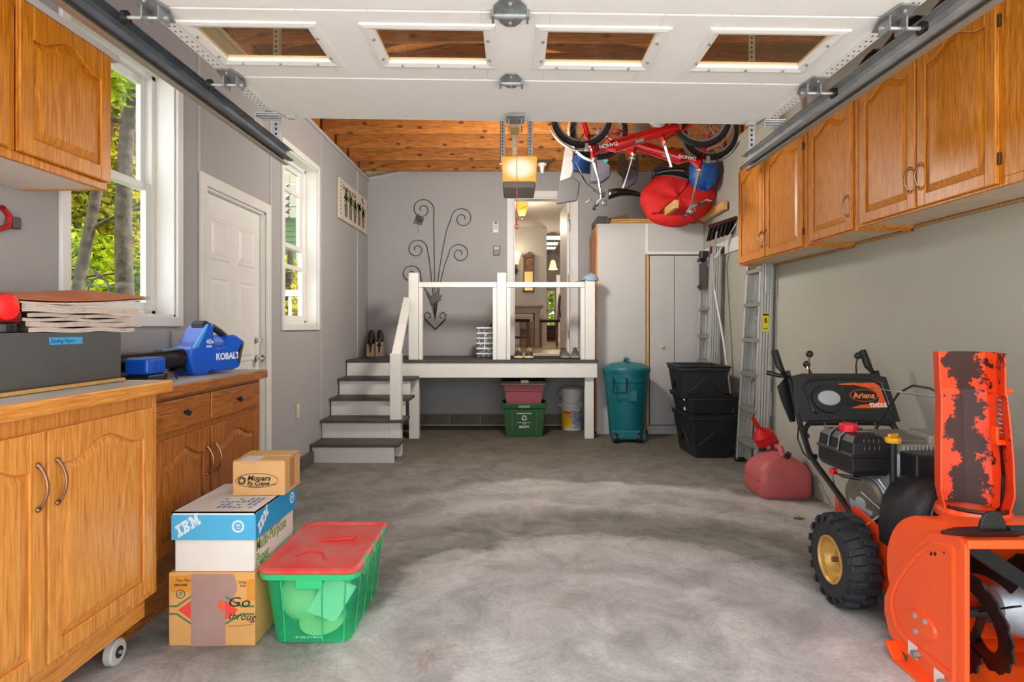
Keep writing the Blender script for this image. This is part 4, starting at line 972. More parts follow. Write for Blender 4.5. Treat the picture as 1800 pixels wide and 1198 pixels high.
    MB().obox(T(0.845, 0.50, -0.05), (0.03, 0.03, 0.06)).build('brake_caliper', BSILV, t, bevel=0.004)
    a, b_ = T(0.74, 0.50, -0.058), T(0.60, 0.472, -0.058)
    lf, rt = (a, b_) if s < 0 else (b_, a)                       # the name reads upside down, like the bike
    xd = lf - rt; yd = Vector((-xd.z, 0, xd.x))
    if yd.z > 0: yd = -yd
    tx('DAHON', 0.040, mt('white_print', (240, 240, 240), 0.5), t, rt - yd.normalized() * 0.014, xd, yd, 0.0008, 0.0008, name='lettering')
    return t
bike('red folding bike hung upside down with its front wheel to the left', -1, (1040 - HX) / F * 4.85, 3.215, 4.85, 0.68, 0.155, False)
bike('red folding bike hung upside down with its front wheel to the right', 1, (1232 - HX) / F * 5.2, 3.215, 5.2, 0.77, 0.13, True)

# ------------------------------------------------------------------ right side: ladders, broom, totes, bin
def ladder(label, ybot0, ybot1, ytop0, ytop1, xb, xt, zt, steps, cap, group='aluminium stepladders on the right wall', rear=True):
    """rails at far (0) and near (1) ends, leaning from xb at the floor to xt at the top"""
    t = thing('stepladder', label, 'ladder', (xb, (ybot0 + ybot1) / 2, 0), group=group)
    def P(k, z, dx=0.0):
        q = z / zt; y = (ybot0 + (ytop0 - ybot0) * q) if k == 0 else (ybot1 + (ytop1 - ybot1) * q)
        return Vector((xb + (xt - xb) * q + dx, y, z))
    for k in (0, 1):
        sgn = 1 if k == 0 else -1
        m = MB(); a, b_ = P(k, 0.03), P(k, zt)
        for dx, dy, wx, wy in ((0.0, 0.0, 0.085, 0.005), (-0.04, -sgn * 0.018, 0.006, 0.036), (0.04, -sgn * 0.018, 0.006, 0.036), (0.0, sgn * 0.006, 0.016, 0.008), (-0.025, sgn * 0.006, 0.012, 0.008), (0.025, sgn * 0.006, 0.012, 0.008)):
            lp2 = []
            for p in (a, b_):
                lp2.append([p + Vector((dx + e * wx / 2, dy + g_ * wy / 2, 0)) for e, g_ in ((-1, -1), (1, -1), (1, 1), (-1, 1))])
            m.loft(lp2)
        m.build('rail', ALU, t)
        # front web facing the camera: fluted channel
        m = MB()
        for i in range(4):
            lp2 = [[p + Vector((-0.036 + 0.024 * i + e * 0.008, -0.03 if k else -0.008, 0)) + Vector((0, g_ * 0.005, 0)) for e, g_ in ((-1, -1), (1, -1), (1, 1), (-1, 1))] for p in (a, b_)]
            m.loft(lp2)
        m.build('rail_flute', ALU, t)
        f = P(k, 0.0); MB().obox((f.x, f.y - 0.0, 0.022), (0.10, 0.05, 0.043)).build('foot', BLACKP, t, bevel=0.006)
        if rear:
            m = MB(); lp2 = [[P(k, z, 0.07) + Vector((e * 0.014, -sgn * 0.035 + g_ * 0.012, 0)) for e, g_ in ((-1, -1), (1, -1), (1, 1), (-1, 1))] for z in (0.03, zt - 0.1)]
            m.loft(lp2).build('rear_rail', ALU, t)
    for z in steps:
        a, b_ = P(0, z), P(1, z)
        m = MB().add([a + Vector((-0.05, 0, 0)), a + Vector((0.045, 0, 0)), b_ + Vector((0.045, 0, 0)), b_ + Vector((-0.05, 0, 0)), a + Vector((-0.05, 0, -0.035)), a + Vector((0.045, 0, -0.035)), b_ + Vector((0.045, 0, -0.035)), b_ + Vector((-0.05, 0, -0.035))],
                     [(0, 1, 2, 3), (7, 6, 5, 4), (0, 4, 5, 1), (1, 5, 6, 2), (2, 6, 7, 3), (3, 7, 4, 0)])
        m.build('step', mt('worn_step', (150, 146, 138), 0.5, metal=0.4, var=0.12), t, bevel=0.004)
        for k, e in ((0, -1), (1, 1)):
            if z > 1.5: continue
            q0 = P(k, z - 0.2); q1 = P(0, z - 0.035).lerp(P(1, z - 0.035), 0.28 if k == 0 else 0.72)
            MB().tube([q0, q1], 0.006, 6).build('brace', ALU, t)
    for z in (0.75, 1.35, zt - 0.2):
        MB().box(P(0, z).x + 0.055, P(0, z).x + 0.075, P(1, z).y, P(0, z).y, z, z + 0.03).build('cross_bar', ALU, t)
    if cap:
        for k in (0, 1): 
            c_ = P(k, zt); MB().obox(c_ + Vector((0.02, 0, -0.03)), (0.16, 0.06, 0.075)).build('end_cap', BLACKP, t, bevel=0.008)
    return t, P
L2, P2 = ladder('near aluminium stepladder with a yellow sticker standing under the wall cabinets', 5.76, 5.30, 5.52, 5.22, 2.155, 2.19, 2.25, (0.24, 0.55, 0.87, 1.18, 1.50, 1.80), False)
p = P2(1, 1.32)
MB().obox(p + Vector((-0.005, -0.042, 0.0)), (0.055, 0.003, 0.16)).build('warning_sticker', mt('yellow_sticker', (232, 214, 40), 0.5), L2)
MB().obox(p + Vector((-0.005, -0.0445, 0.068)), (0.05, 0.002, 0.014)).build('sticker_band', BLACKP, L2)
MB().obox(p + Vector((-0.005, -0.0445, 0.02)), (0.02, 0.002, 0.04)).obox(p + Vector((-0.005, -0.0445, -0.05)), (0.035, 0.002, 0.008)).build('sticker_print', mt('grey_print', (90, 84, 40), 0.6), L2)
p = P2(1, 1.72)
MB().obox(p + Vector((0.0, -0.045, 0.0)), (0.05, 0.01, 0.3)).build('spreader_plate', STEEL, L2, bevel=0.004)
MB().obox(p + Vector((0.0, -0.045, 0.17)), (0.09, 0.03, 0.025)).build('top_hook', STEELD, L2, bevel=0.004)
L1, P1 = ladder('far aluminium stepladder with black top brackets beside the closet', 6.95, 6.55, 6.85, 6.48, 2.12, 2.16, 2.14, (0.30, 0.62, 0.92, 1.20, 1.50), True)
a, b_ = P1(0, 1.80), P1(1, 1.80)
MB().box(a.x - 0.06, a.x - 0.052, b_.y + 0.08, a.y - 0.02, 1.70, 2.0).build('tray_board', mt('speckled_black', (58, 57, 54), 0.7, col2=(150, 148, 142), vs_=60, lo=0.55, hi=0.75), L1)
for z in (2.02, 1.72): MB().box(a.x - 0.075, a.x + 0.0, a.y - 0.10, a.y + 0.0, z, z + 0.04).build('bracket', BLACKM, L1)
# white cleat on the wall and the roof rake
tag(MB().box(XR - 0.022, XR - 0.002, 5.95, YC - 0.03, HC + 135 / F * 6.3 - 0.02, HC + 135 / F * 6.3 + 0.12).build('wall_cleat', WHITE2, bevel=0.003), 'white board fixed along the right wall above the far ladder', 'board')
rk = thing('roof_rake', 'snow rake with ribbed black blade on thin aluminium poles against the right wall', 'rake', (2.16, 6.35, 0))
c_ = W(1272, 402, 6.2); R = Euler((-0.75, -0.32, 0.2)).to_matrix().to_4x4(); M_ = Matrix.Translation(c_) @ R
MB().box(-0.19, 0.19, -0.10, 0.10, -0.006, 0.0, M_).build('blade', BLACKP, rk, bevel=0.003)
for i in range(7): MB().box(-0.16 + i * 0.05, -0.14 + i * 0.05, -0.09, 0.09, -0.022, -0.006, M_).build('rib', BLACKP, rk)
MB().box(-0.2, 0.2, -0.112, -0.095, -0.02, 0.015, M_).build('edge_strip', mt('maroon_strip', (80, 26, 32), 0.5), rk)
e1, e2 = W(1253, 455, 6.35), W(1258, 452, 6.33)
MB().tube([c_ + R @ Vector((-0.10, -0.02, -0.02)), e1], 0.011, 8).tube([c_ + R @ Vector((0.13, -0.05, -0.02)), e2], 0.011, 8).build('fork', ALU, rk)
MB().tube([e1, W(1256, 510, 6.3), W(1272, 600, 6.25), W(1290, 740, 6.2)], 0.014, 10).build('pole', ALU, rk, smooth=True)
MB().tube([W(1249, 430, 6.36), W(1245, 455, 6.36)], 0.006, 6).build('red_tie', mt('red_tie', (190, 40, 40), 0.5), rk)
# black totes
def tote(label, cx, cy, z0, z1, w, l, rz, chev, taper_=0.05):
    t = thing('black_tote', label, 'tote', (cx, cy, z0), (0, 0, rz), group='stack of black totes')
    h = z1 - z0; m = MB(); loops = []
    TOT = mt('black_tote_plastic', (30, 31, 33), 0.42, bump=0.1, bs=120)
    def R(e, z): return [Vector(q) for q in ((-w / 2 + e, -l / 2 + e, z), (w / 2 - e, -l / 2 + e, z), (w / 2 - e, l / 2 - e, z), (-w / 2 + e, l / 2 - e, z))]
    m.loft([R(taper_ + 0.01, 0.0), R(taper_ * 0.2, h - 0.05), R(-0.004, h - 0.05), R(-0.004, h - 0.014), R(-0.016, h - 0.012), R(-0.016, h), R(0.012, h), R(0.016, h - 0.03), R(taper_ + 0.02, 0.012)])
    m.build('shell', TOT, t, local=True, bevel=0.008, seg=2)
    MB().box(-0.07, 0.07, -l / 2 - 0.026, -l / 2 - 0.002, h - 0.035, h - 0.014).build('grip', TOT, t, local=True, bevel=0.006)
    if chev:
        yo = -l / 2 + taper_ * 0.45
        for sc_, dp in ((1.0, 0.006),):
            zc = h * 0.48
            MB().prism([(-0.15, zc - 0.08), (0, zc + 0.06), (0.15, zc - 0.08), (0.11, zc - 0.08), (0.0, zc + 0.012), (-0.11, zc - 0.08)], lambda u, v, n: Vector((u, yo - n - (v - zc) * 0.12, v)), -0.01, 0.012).build('chevron', BLACKP, t, local=True, bevel=0.003)
            xo = -w / 2 + taper_ * 0.45
            MB().prism([(-0.15, zc - 0.08), (0, zc + 0.06), (0.15, zc - 0.08), (0.11, zc - 0.08), (0.0, zc + 0.012), (-0.11, zc - 0.08)], lambda u, v, n: Vector((xo - n - (v - zc) * 0.12, u, v)), -0.01, 0.012).build('chevron', BLACKP, t, local=True, bevel=0.003)
    return t
tote('bottom black tote on the floor in the stack of three before the ladders', 1.925, 6.15, 0.0, 0.425, 0.45, 0.62, 0.04, True)
t_ = tote('middle black tote of the stack, sunk into the bottom one', 1.915, 6.15, 0.23, 0.615, 0.47, 0.64, 0.03, False, 0.075)
for q in ((-0.237, -0.16, 0.34), (-0.226, -0.14, 0.24)):
    MB().obox(q, (0.003, 0.05, 0.03), (0.0, 0, 0)).build('white_sticker', WHITE, t_, local=True)
tote('topmost black tote of the stack, open, before the ladders', 1.855, 6.13, 0.585, 0.905, 0.46, 0.62, -0.03, True, 0.035)
# teal bin
BX, BY = (1102 - HX) / F * 6.86, 6.88
TEAL = mt('teal_plastic', (12, 104, 112), 0.4, var=0.05, bump=0.04, bs=120)
tc_ = thing('wheeled_trash_can', 'teal wheeled trash can with lid standing before the closet', 'trash can', (BX, BY, 0))
MB().lathe([(0.0, 0.025), (0.185, 0.03), (0.195, 0.06), (0.245, 0.66), (0.252, 0.665), (0.256, 0.70), (0.25, 0.705), (0.262, 0.79), (0.255, 0.80), (0.24, 0.78), (0.18, 0.06), (0, 0.06)], (BX, BY, 0), (0, 0, 1), 40).build('barrel', TEAL, tc_, smooth=True, ang=0.5)
MB().lathe([(0.268, 0.775), (0.272, 0.81), (0.26, 0.83), (0.18, 0.868), (0.08, 0.885), (0, 0.888)], (BX, BY, 0), (0, 0, 1), 40).build('lid', TEAL, tc_, smooth=True, ang=0.5)
MB().tube([(BX - 0.0, BY - 0.11, 0.87), (BX, BY - 0.06, 0.915), (BX, BY + 0.06, 0.915), (BX, BY + 0.11, 0.87)], 0.022, 10).build('lid_handle', TEAL, tc_, smooth=True)
hx_, hy_ = BX - 0.12, BY - 0.225
MB().tube([(hx_ - 0.07, hy_ + 0.02, 0.72), (hx_ - 0.07, hy_ - 0.035, 0.70), (hx_ - 0.07, hy_ - 0.035, 0.56), (hx_ + 0.07, hy_ - 0.06, 0.56), (hx_ + 0.07, hy_ - 0.06, 0.70), (hx_ + 0.07, hy_ - 0.01, 0.72)], 0.01, 8).build('side_handle', BLACKP, tc_)
MB().obox((BX + 0.02, BY - 0.232, 0.52), (0.11, 0.02, 0.12)).build('plate', TEAL, tc_, bevel=0.008)
MB().box(BX - 0.2, BX + 0.12, BY - 0.215, BY - 0.12, 0.03, 0.14).build('axle_box', TEAL, tc_, bevel=0.02)
for xx in (BX - 0.165, BX + 0.10):
    MB().lathe([(0.02, -0.025), (0.05, -0.025), (0.055, -0.015), (0.055, 0.015), (0.05, 0.025), (0.02, 0.025)], (xx, BY - 0.21, 0.055), (1, 0, 0), 24).build('wheel', BLACKP, tc_, smooth=True)
MB().box(BX + 0.13, BX + 0.19, BY - 0.15, BY - 0.05, 0.0, 0.08).build('foot', TEAL, tc_, bevel=0.01)
# gas can
GX, GY = 2.03, 4.66
gc = thing('gas_can', 'faded red plastic gas can with spout on the floor beside the snow blower', 'gas can', (GX, GY, 0), (0, 0, 0.0))
GASR = mt('faded_red_plastic', (190, 92, 92), 0.5, var=0.08, vs_=5)
w, l, h = 0.40, 0.40, 0.30
lp_ = []
def RC(hx_, hy_, z, r=0.05, ox=0.0): return [Vector((GX + ox + u, GY + v, z)) for u, v in rr(0, hx_ * 2, hy_ * 2, min(r, hx_ * 0.9, hy_ * 0.9), 4)]
gcb = MB().loft([RC(0.18, 0.17, 0.0, 0.05), RC(0.2, 0.19, 0.03, 0.06), RC(0.195, 0.185, 0.18, 0.06), RC(0.17, 0.165, 0.235, 0.06), RC(0.10, 0.13, 0.285, 0.05), RC(0.05, 0.10, 0.315, 0.03, 0.0), RC(0.03, 0.08, 0.325, 0.02, 0.0)]).build('can_body', GASR, gc, smooth=True, ang=0.8)
for k in (0.06, 0.13): MB().box(GX - 0.205, GX - 0.192, GY - 0.14, GY + 0.14, k, k + 0.012).build('side_rib', GASR, gc)
MB().tube([(GX, GY + 0.10, 0.29), (GX, GY + 0.09, 0.355), (GX, GY - 0.06, 0.36), (GX, GY - 0.10, 0.30)], 0.022, 10).build('grip', GASR, gc, smooth=True)
MB().cyl((GX + 0.02, GY - 0.12, 0.30), (GX + 0.03, GY - 0.14, 0.335), 0.02).build('vent_cap', BLACKP, gc)
s0 = Vector((GX - 0.06, GY + 0.12, 0.30))
MB().cyl(s0, s0 + Vector((-0.01, 0, 0.05)), 0.03).build('collar', BLACKP, gc)
fd = Vector((-0.5, -0.05, 0.8)).normalized(); fc = s0 + Vector((0.01, -0.02, 0.10))
fn_ = thing('funnel', 'bright red plastic funnel resting on the gas can neck', 'funnel', fc)
MB().lathe([(0.08, -0.03), (0.085, -0.03), (0.085, 0.04), (0.022, 0.10), (0.014, 0.20), (0.010, 0.20), (0.017, 0.10), (0.08, 0.035)], fc, fd, 24, closed=True).build('cone', mt('red_funnel', (190, 14, 22), 0.35), fn_, smooth=True)
MB().obox(fc + Vector((0.07, -0.02, -0.03)), (0.05, 0.04, 0.06)).build('hang_tab', mt('red_funnel', (190, 14, 22), 0.35), fn_, bevel=0.008)
# ------------------------------------------------------------------ under and on the landing
GREEN = mt('green_bin', (24, 76, 30), 0.5, var=0.12, vs_=6)
gx0, gx1, gy0, gy1 = (884 - HX) / F * 7.0, (959 - HX) / F * 7.0, 7.0, 7.40
gb = thing('recycling_bin', 'dark green recycling bin on the floor under the landing', 'bin', ((gx0 + gx1) / 2, 7.2, 0))
def RB(e, z): return [Vector(q) for q in ((gx0 + e, gy0 + e, z), (gx1 - e, gy0 + e, z), (gx1 - e, gy1 - e, z), (gx0 + e, gy1 - e, z))]
MB().loft([RB(0.035, 0.0), RB(0.008, 0.335), RB(-0.006, 0.335), RB(-0.012, 0.395), RB(0.014, 0.395), RB(0.02, 0.33), RB(0.05, 0.012)]).build('shell', GREEN, gb, bevel=0.008)
xm = (gx0 + gx1) / 2
MB().box(xm - 0.065, xm + 0.065, gy0 - 0.018, gy0, 0.345, 0.372).build('lip', mt('green_lip', (120, 140, 122), 0.5), gb, bevel=0.004)
for s in (-1, 1): MB().box(xm + s * 0.14 - 0.012, xm + s * 0.14 + 0.012, gy0 - 0.002, gy0 + 0.024, 0.03, 0.32).build('rib', GREEN, gb)
for s in (-1, 1): MB().box(xm + s * 0.255 - 0.012, xm + s * 0.255 + 0.012, gy0 + 0.08, gy0 + 0.3, 0.35, 0.395).build('handle', GREEN, gb, bevel=0.006)
PW = mt('white_print', (240, 240, 240), 0.5)
X_, Z_ = (1, 0, 0), (0, 0, 1)
tx('WE ARE RECYCLING', 0.019, PW, gb, (xm, gy0 + 0.003, 0.272), X_, Z_, align='CENTER', bold=0.0004)
tri = MB()
for k in range(3):
    a = PI / 2 + k * 2 * PI / 3; p0 = Vector((xm + 0.04 * math.cos(a), gy0 + 0.006, 0.225 + 0.04 * math.sin(a))); a2 = a + 2 * PI / 3
    p1 = Vector((xm + 0.04 * math.cos(a2), gy0 + 0.006, 0.225 + 0.04 * math.sin(a2))); q0 = p0.lerp(p1, 0.15); q1 = p0.lerp(p1, 0.68); tri.tube([q0, q1], 0.006, 4); tri.cyl(q1, p0.lerp(p1, 0.85), 0.011, 0.001, 6)
tri.build('recycle_mark', PW, gb)
tx('PLEASE RECYCLE AND', 0.015, PW, gb, (xm, gy0 + 0.008, 0.168), X_, Z_, align='CENTER'); tx('REUSE', 0.015, PW, gb, (xm, gy0 + 0.01, 0.151), X_, Z_, align='CENTER')
tx('SCOTT', 0.036, PW, gb, (xm, gy0 + 0.014, 0.108), X_, Z_, align='CENTER', bold=0.0006)
PINKT = translucent_plastic('pink_tote_plastic', (172, 96, 104), 0.75)
px0, px1 = gx0 - 0.0 + 0.01, gx1 - 0.02
pt_ = thing('pink_tote', 'translucent dusty pink tote with dark lid stacked on the green bin', 'tote', ((px0 + px1) / 2, 7.2, 0.33))
def RP(e, z): return [Vector(q) for q in ((px0 + e, gy0 + 0.01 + e, z), (px1 - e, gy0 + 0.01 + e, z), (px1 - e, gy1 - e, z), (px0 + e, gy1 - e, z))]
MB().loft([RP(0.04, 0.335), RP(0.012, 0.53), RP(0.004, 0.535), RP(-0.002, 0.61)]).build('shell', PINKT, pt_, bevel=0.01)
MB().box(px0 - 0.03, px1 + 0.03, gy0 - 0.02, gy1 + 0.03, 0.612, 0.628).build('rim', mt('tan_rim', (168, 130, 108), 0.5), pt_, bevel=0.005)
MB().loft([RP(-0.038, 0.629), RP(-0.03, 0.66), RP(0.05, 0.664), RP(0.07, 0.70)]).build('lid', mt('lid_dark', (34, 28, 26), 0.4), pt_, bevel=0.006)
MB().box(xm - 0.04, xm + 0.05, gy0 - 0.035, gy0 - 0.015, 0.635, 0.668).build('latch', mt('tan_latch', (206, 178, 150), 0.5), pt_, bevel=0.004)
tag(MB().obox(((px0 + px1) / 2, 7.2, 0.46), (0.34, 0.26, 0.16), (0.1, 0.05, 0.1)).build('packed_bundle', mt('pale_pink_cloth', (222, 186, 184), 0.8, var=0.15, vs_=8), bevel=0.03), 'pale bundle packed inside the pink tote', 'bundle')
def bucket(label, x, y, z, h, r):
    b_ = thing('white_bucket', label, 'bucket', (x, y, z), group='white buckets under the landing')
    BW = mt('white_bucket_plastic', (212, 208, 200), 0.45)
    MB().lathe([(0, 0.0), (r * 0.86, 0.0), (r * 0.88, 0.01), (r * 0.97, h * 0.74), (r * 1.03, h * 0.745), (r * 1.03, h * 0.775), (r * 0.98, h * 0.78), (r * 0.99, h * 0.86), (r * 1.04, h * 0.865), (r * 1.04, h * 0.9), (r * 1.0, h * 0.905), (r, h * 0.97), (r * 1.03, h), (r * 0.97, h), (r * 0.93, h * 0.8), (r * 0.82, 0.02), (0, 0.02)], (x, y, z), (0, 0, 1), 36).build('pail', BW, b_, smooth=True, ang=0.5)
    for s in (-1, 1): MB().obox((x + s * r * 1.03, y, z + h * 0.83), (0.014, 0.04, 0.035)).build('ear', WHITE, b_, bevel=0.004)
    MB().tube([(x + r * 1.03 * math.cos(a), y - r * 1.05 * abs(math.sin(a)) - 0.004, z + h * (0.83 - 0.33 * math.sin(a) ** 2 + 0.1 * math.cos(a))) for a in [PI * i / 16 for i in range(17)]], 0.0025, 6).build('bail', STEELD, b_)
    return b_
bx, by = (1006 - HX) / F * 7.56, 7.58
b1 = bucket('lower white bucket with yellow and blue label under the landing', bx, by, 0, 0.37, 0.15)
for s0, s1, mt_ in ((-1.25, -0.12, mt('yellow_label', (240, 188, 40), 0.5)), (-0.12, 1.0, mt('blue_white_label', (196, 206, 214), 0.5, col2=(70, 106, 150), vs_=26))):
    lo_ = MB(); N = 10
    for i in range(N):
        a = s0 + (s1 - s0) * i / N; c_ = s0 + (s1 - s0) * (i + 1) / N
        lo_.add([(bx + 0.1365 * math.sin(a), by - 0.1365 * math.cos(a), 0.035), (bx + 0.1365 * math.sin(c_), by - 0.1365 * math.cos(c_), 0.035), (bx + 0.148 * math.sin(c_), by - 0.148 * math.cos(c_), 0.245), (bx + 0.148 * math.sin(a), by - 0.148 * math.cos(a), 0.245)], [(0, 1, 2, 3)])
    lo_.build('label_print', mt_, b1, sol=0.001)
MB().obox((bx - 0.075, by - 0.132, 0.225), (0.09, 0.004, 0.03), (0.0, 0, -0.5)).build('label_band', mt('orange_band', (206, 76, 28), 0.5), b1)
bucket('upper white bucket nested in the labelled one under the landing', bx, by, 0.155, 0.36, 0.15)
# shoes on the landing
def shoe(label, x, y, z, rz, mat_, sole, lace, L_=0.28, grp='shoes on the landing', tilt=0.0):
    s = thing('shoe', label, 'shoe', (x, y, z), (tilt, 0, rz), group=grp)     # toe towards local -Y
    prof = [(-0.5, 0.30, 0.035), (-0.44, 0.52, 0.05), (-0.30, 0.60, 0.065), (-0.1, 0.52, 0.09), (0.1, 0.45, 0.105), (0.3, 0.46, 0.11), (0.45, 0.42, 0.105), (0.5, 0.28, 0.09)]
    lo_ = []; so = []
    for t, w, h in prof:
        yy = t * L_; ww = w * 0.09
        lo_.append([Vector((ww * math.cos(a) * (0.75 if math.sin(a) > 0.5 else 1), yy, 0.022 + max(math.sin(a), -0.05) * (h - 0.022))) for a in [2 * PI * j / 12 for j in range(12)]])
        so.append([Vector((ww * 1.12 * e, yy * 1.03, zz)) for e, zz in ((-1, 0), (1, 0), (1.04, 0.026), (-1.04, 0.026))])
    MB().loft(lo_).build('upper', mat_, s, local=True, smooth=True, ang=1.2)
    MB().loft(so).build('sole', sole, s, local=True, bevel=0.006)
    MB().obox((0, 0.32 * L_, 0.105), (0.05, 0.09, 0.012)).build('opening', mt('shoe_inside', (20, 18, 17), 0.9), s, local=True, bevel=0.005)
    m = MB()
    for k in range(4): m.tube([(-0.026, (-0.18 + k * 0.08) * L_, 0.075 + 0.01 * k), (0, (-0.17 + k * 0.08) * L_, 0.088 + 0.011 * k), (0.026, (-0.18 + k * 0.08) * L_, 0.075 + 0.01 * k)], 0.004, 6)
    m.build('laces', lace, s, local=True)
    return s
DARKL = mt('dark_leather', (44, 34, 30), 0.4); CREAM = mt('cream_sole', (226, 208, 160), 0.6); LACEB = mt('pale_lace', (200, 186, 150), 0.8)
GRYS = mt('grey_knit', (104, 98, 90), 0.8, var=0.12, vs_=30); GSOLE = mt('grey_sole', (150, 146, 140), 0.6)
MB_ = tag(MB().box((897 - HX) / F * 7.3, (1027 - HX) / F * 7.3, 6.98, 7.60, DZ, DZ + 0.008).build('door_mat', mt('black_mat', (22, 21, 21), 0.9, bump=0.4, bs=120), bevel=0.003), 'black rubber doormat on the landing at the hall doorway', 'mat')
for px, lab in ((911, 'left shoe of the brown pair with cream soles on the doormat'), (930, 'right shoe of the brown pair with cream soles on the doormat')):
    shoe(lab, (px - HX) / F * 7.2, 7.2, DZ + 0.009, 0.05 if px < 920 else -0.05, DARKL, CREAM, LACEB)
for px, lab in ((992, 'left shoe of the grey knit pair on the doormat'), (1011, 'right shoe of the grey knit pair on the doormat')):
    shoe(lab, (px - HX) / F * 7.22, 7.22, DZ + 0.009, 0.08 if px < 1000 else -0.1, GRYS, GSOLE, GRYS)
# two shoe bags at the back left corner: dark shoes stuffed in small cartons
CART = mt('kraft_carton', (206, 176, 128), 0.8, var=0.08)
for i, (px, lab, cm) in enumerate(((653, 'left pale carton holding a dark boot in the landing corner', CART), (668.5, 'right pale carton with a brown tie in the landing corner', mt('pale_carton', (216, 200, 180), 0.8)))):
    xx = (px - HX) / F * 7.72; wd_ = 0.10 if i == 0 else 0.098
    ct = thing('shoe_carton', lab, 'carton', (xx, 7.72, DZ), group='cartons in the landing corner')
    for a0, a1, c0, c1 in ((-wd_ / 2, wd_ / 2, -0.06, -0.055), (-wd_ / 2, wd_ / 2, 0.055, 0.06), (-wd_ / 2, -wd_ / 2 + 0.005, -0.055, 0.055), (wd_ / 2 - 0.005, wd_ / 2, -0.055, 0.055)):
        MB().box(xx + a0, xx + a1, 7.72 + c0, 7.72 + c1, DZ, DZ + (0.16 if i == 0 else 0.185)).build('side', cm, ct)
    pts = [(xx + 0.03 * math.sin(k * 2.3), 7.655, DZ + 0.155 + 0.02 * math.cos(k * 1.7)) for k in range(7)]
    MB().tube(pts, 0.009, 8).build('bow', mt('brown_ribbon', (96, 62, 34), 0.5), ct, smooth=True)
    bt = thing('dark_boot', 'dark boot standing toe up in the %s corner carton' % ('left' if i == 0 else 'right'), 'boot', (xx, 7.70, DZ + 0.02), group='boots in the corner cartons')
    lo_ = []
    for zz, ww, dd in ((0.0, 0.038, 0.04), (0.14, 0.044, 0.045), (0.22, 0.046, 0.04), (0.28, 0.036, 0.03), (0.315, 0.02, 0.018)):
        lo_.append([Vector((xx + ww * math.cos(a), 7.70 + dd * math.sin(a), DZ + 0.02 + zz)) for a in [2 * PI * j / 14 for j in range(14)]])
    MB().loft(lo_).build('boot_shaft', mt('black_leather', (26, 22, 21), 0.45), bt, smooth=True, ang=1.2)
    MB().tube([(xx - 0.028, 7.662, DZ + 0.29), (xx - 0.036, 7.655, DZ + 0.24), (xx, 7.648, DZ + 0.18), (xx + 0.036, 7.655, DZ + 0.24), (xx + 0.02, 7.662, DZ + 0.31)], 0.004, 6).build('piping', mt('cream_piping', (206, 192, 150), 0.6) if i else mt('grey_piping', (120, 112, 90), 0.6), bt)
# strapped magazine bundle
xa, xb_ = (839 - HX) / F * 7.35, (866 - HX) / F * 7.35
bz = thing('magazine_bundle', 'black and white strapped bundle standing by the middle landing post', 'bundle', ((xa + xb_) / 2, 7.35, DZ))
BWP = mt('black_white_film', (24, 24, 26), 0.3, col2=(190, 190, 190), vs_=34, lo=0.52, hi=0.62)
MB().box(xa, xb_, 7.28, 7.46, DZ + 0.002, DZ + 0.38).build('wrapped_block', BWP, bz, bevel=0.008)
for k in range(6): MB().box(xa - 0.004, xb_ + 0.004, 7.274, 7.466, DZ + 0.045 + k * 0.062, DZ + 0.062 + k * 0.062).build('white_band', WHITE, bz)
MB().box((xa + xb_) / 2 - 0.004, (xa + xb_) / 2 + 0.006, 7.272, 7.276, DZ + 0.1, DZ + 0.3).build('upright_tape', WHITE, bz)
MB().add([(xb_ - 0.06, 7.3, DZ + 0.38), (xb_, 7.3, DZ + 0.385), (xb_ - 0.002, 7.34, DZ + 0.43)], [(0, 1, 2)]).build('loose_corner', BWP, bz, sol=0.003)
# cap on the post
p = W(1038, 494, YD + 0.05)
cp = thing('baseball_cap', 'light blue baseball cap resting on the right landing post', 'cap', (p.x, p.y, HC + 84 / F * YD))
CAPM = mt('light_blue_cotton', (146, 164, 188), 0.9, var=0.08, vs_=14)
zc = HC + 84 / F * YD
lo_ = []
for k in range(7):
    a = k / 6 * PI / 2; lo_.append([Vector((p.x + 0.095 * math.cos(a) * math.cos(q) , p.y + 0.085 * math.cos(a) * math.sin(q), zc - 0.01 + 0.085 * math.sin(a) * (1 + 0.06 * math.cos(q)))) for q in [2 * PI * j / 20 for j in range(20)]])
MB().loft(lo_, cap0=False).build('crown', CAPM, cp, smooth=True, ang=1.3)
MB().loft([[Vector((p.x - 0.06 - e, p.y + 0.075 * math.cos(f_ * PI) * (1 - e * 4), zc + 0.004 - e * 0.25 - 0.01 * math.sin(f_ * PI) * 0 + h_)) for f_, h_ in ((0, 0), (0.25, 0.006), (0.5, 0.008), (0.75, 0.006), (1, 0), (0.75, 0.002), (0.5, 0.004), (0.25, 0.002))] for e in (0.0, 0.06, 0.11)]).build('brim', CAPM, cp, smooth=True)
MB().ball((p.x, p.y, zc + 0.077), 0.008, 8, 6).build('button', CAPM, cp)
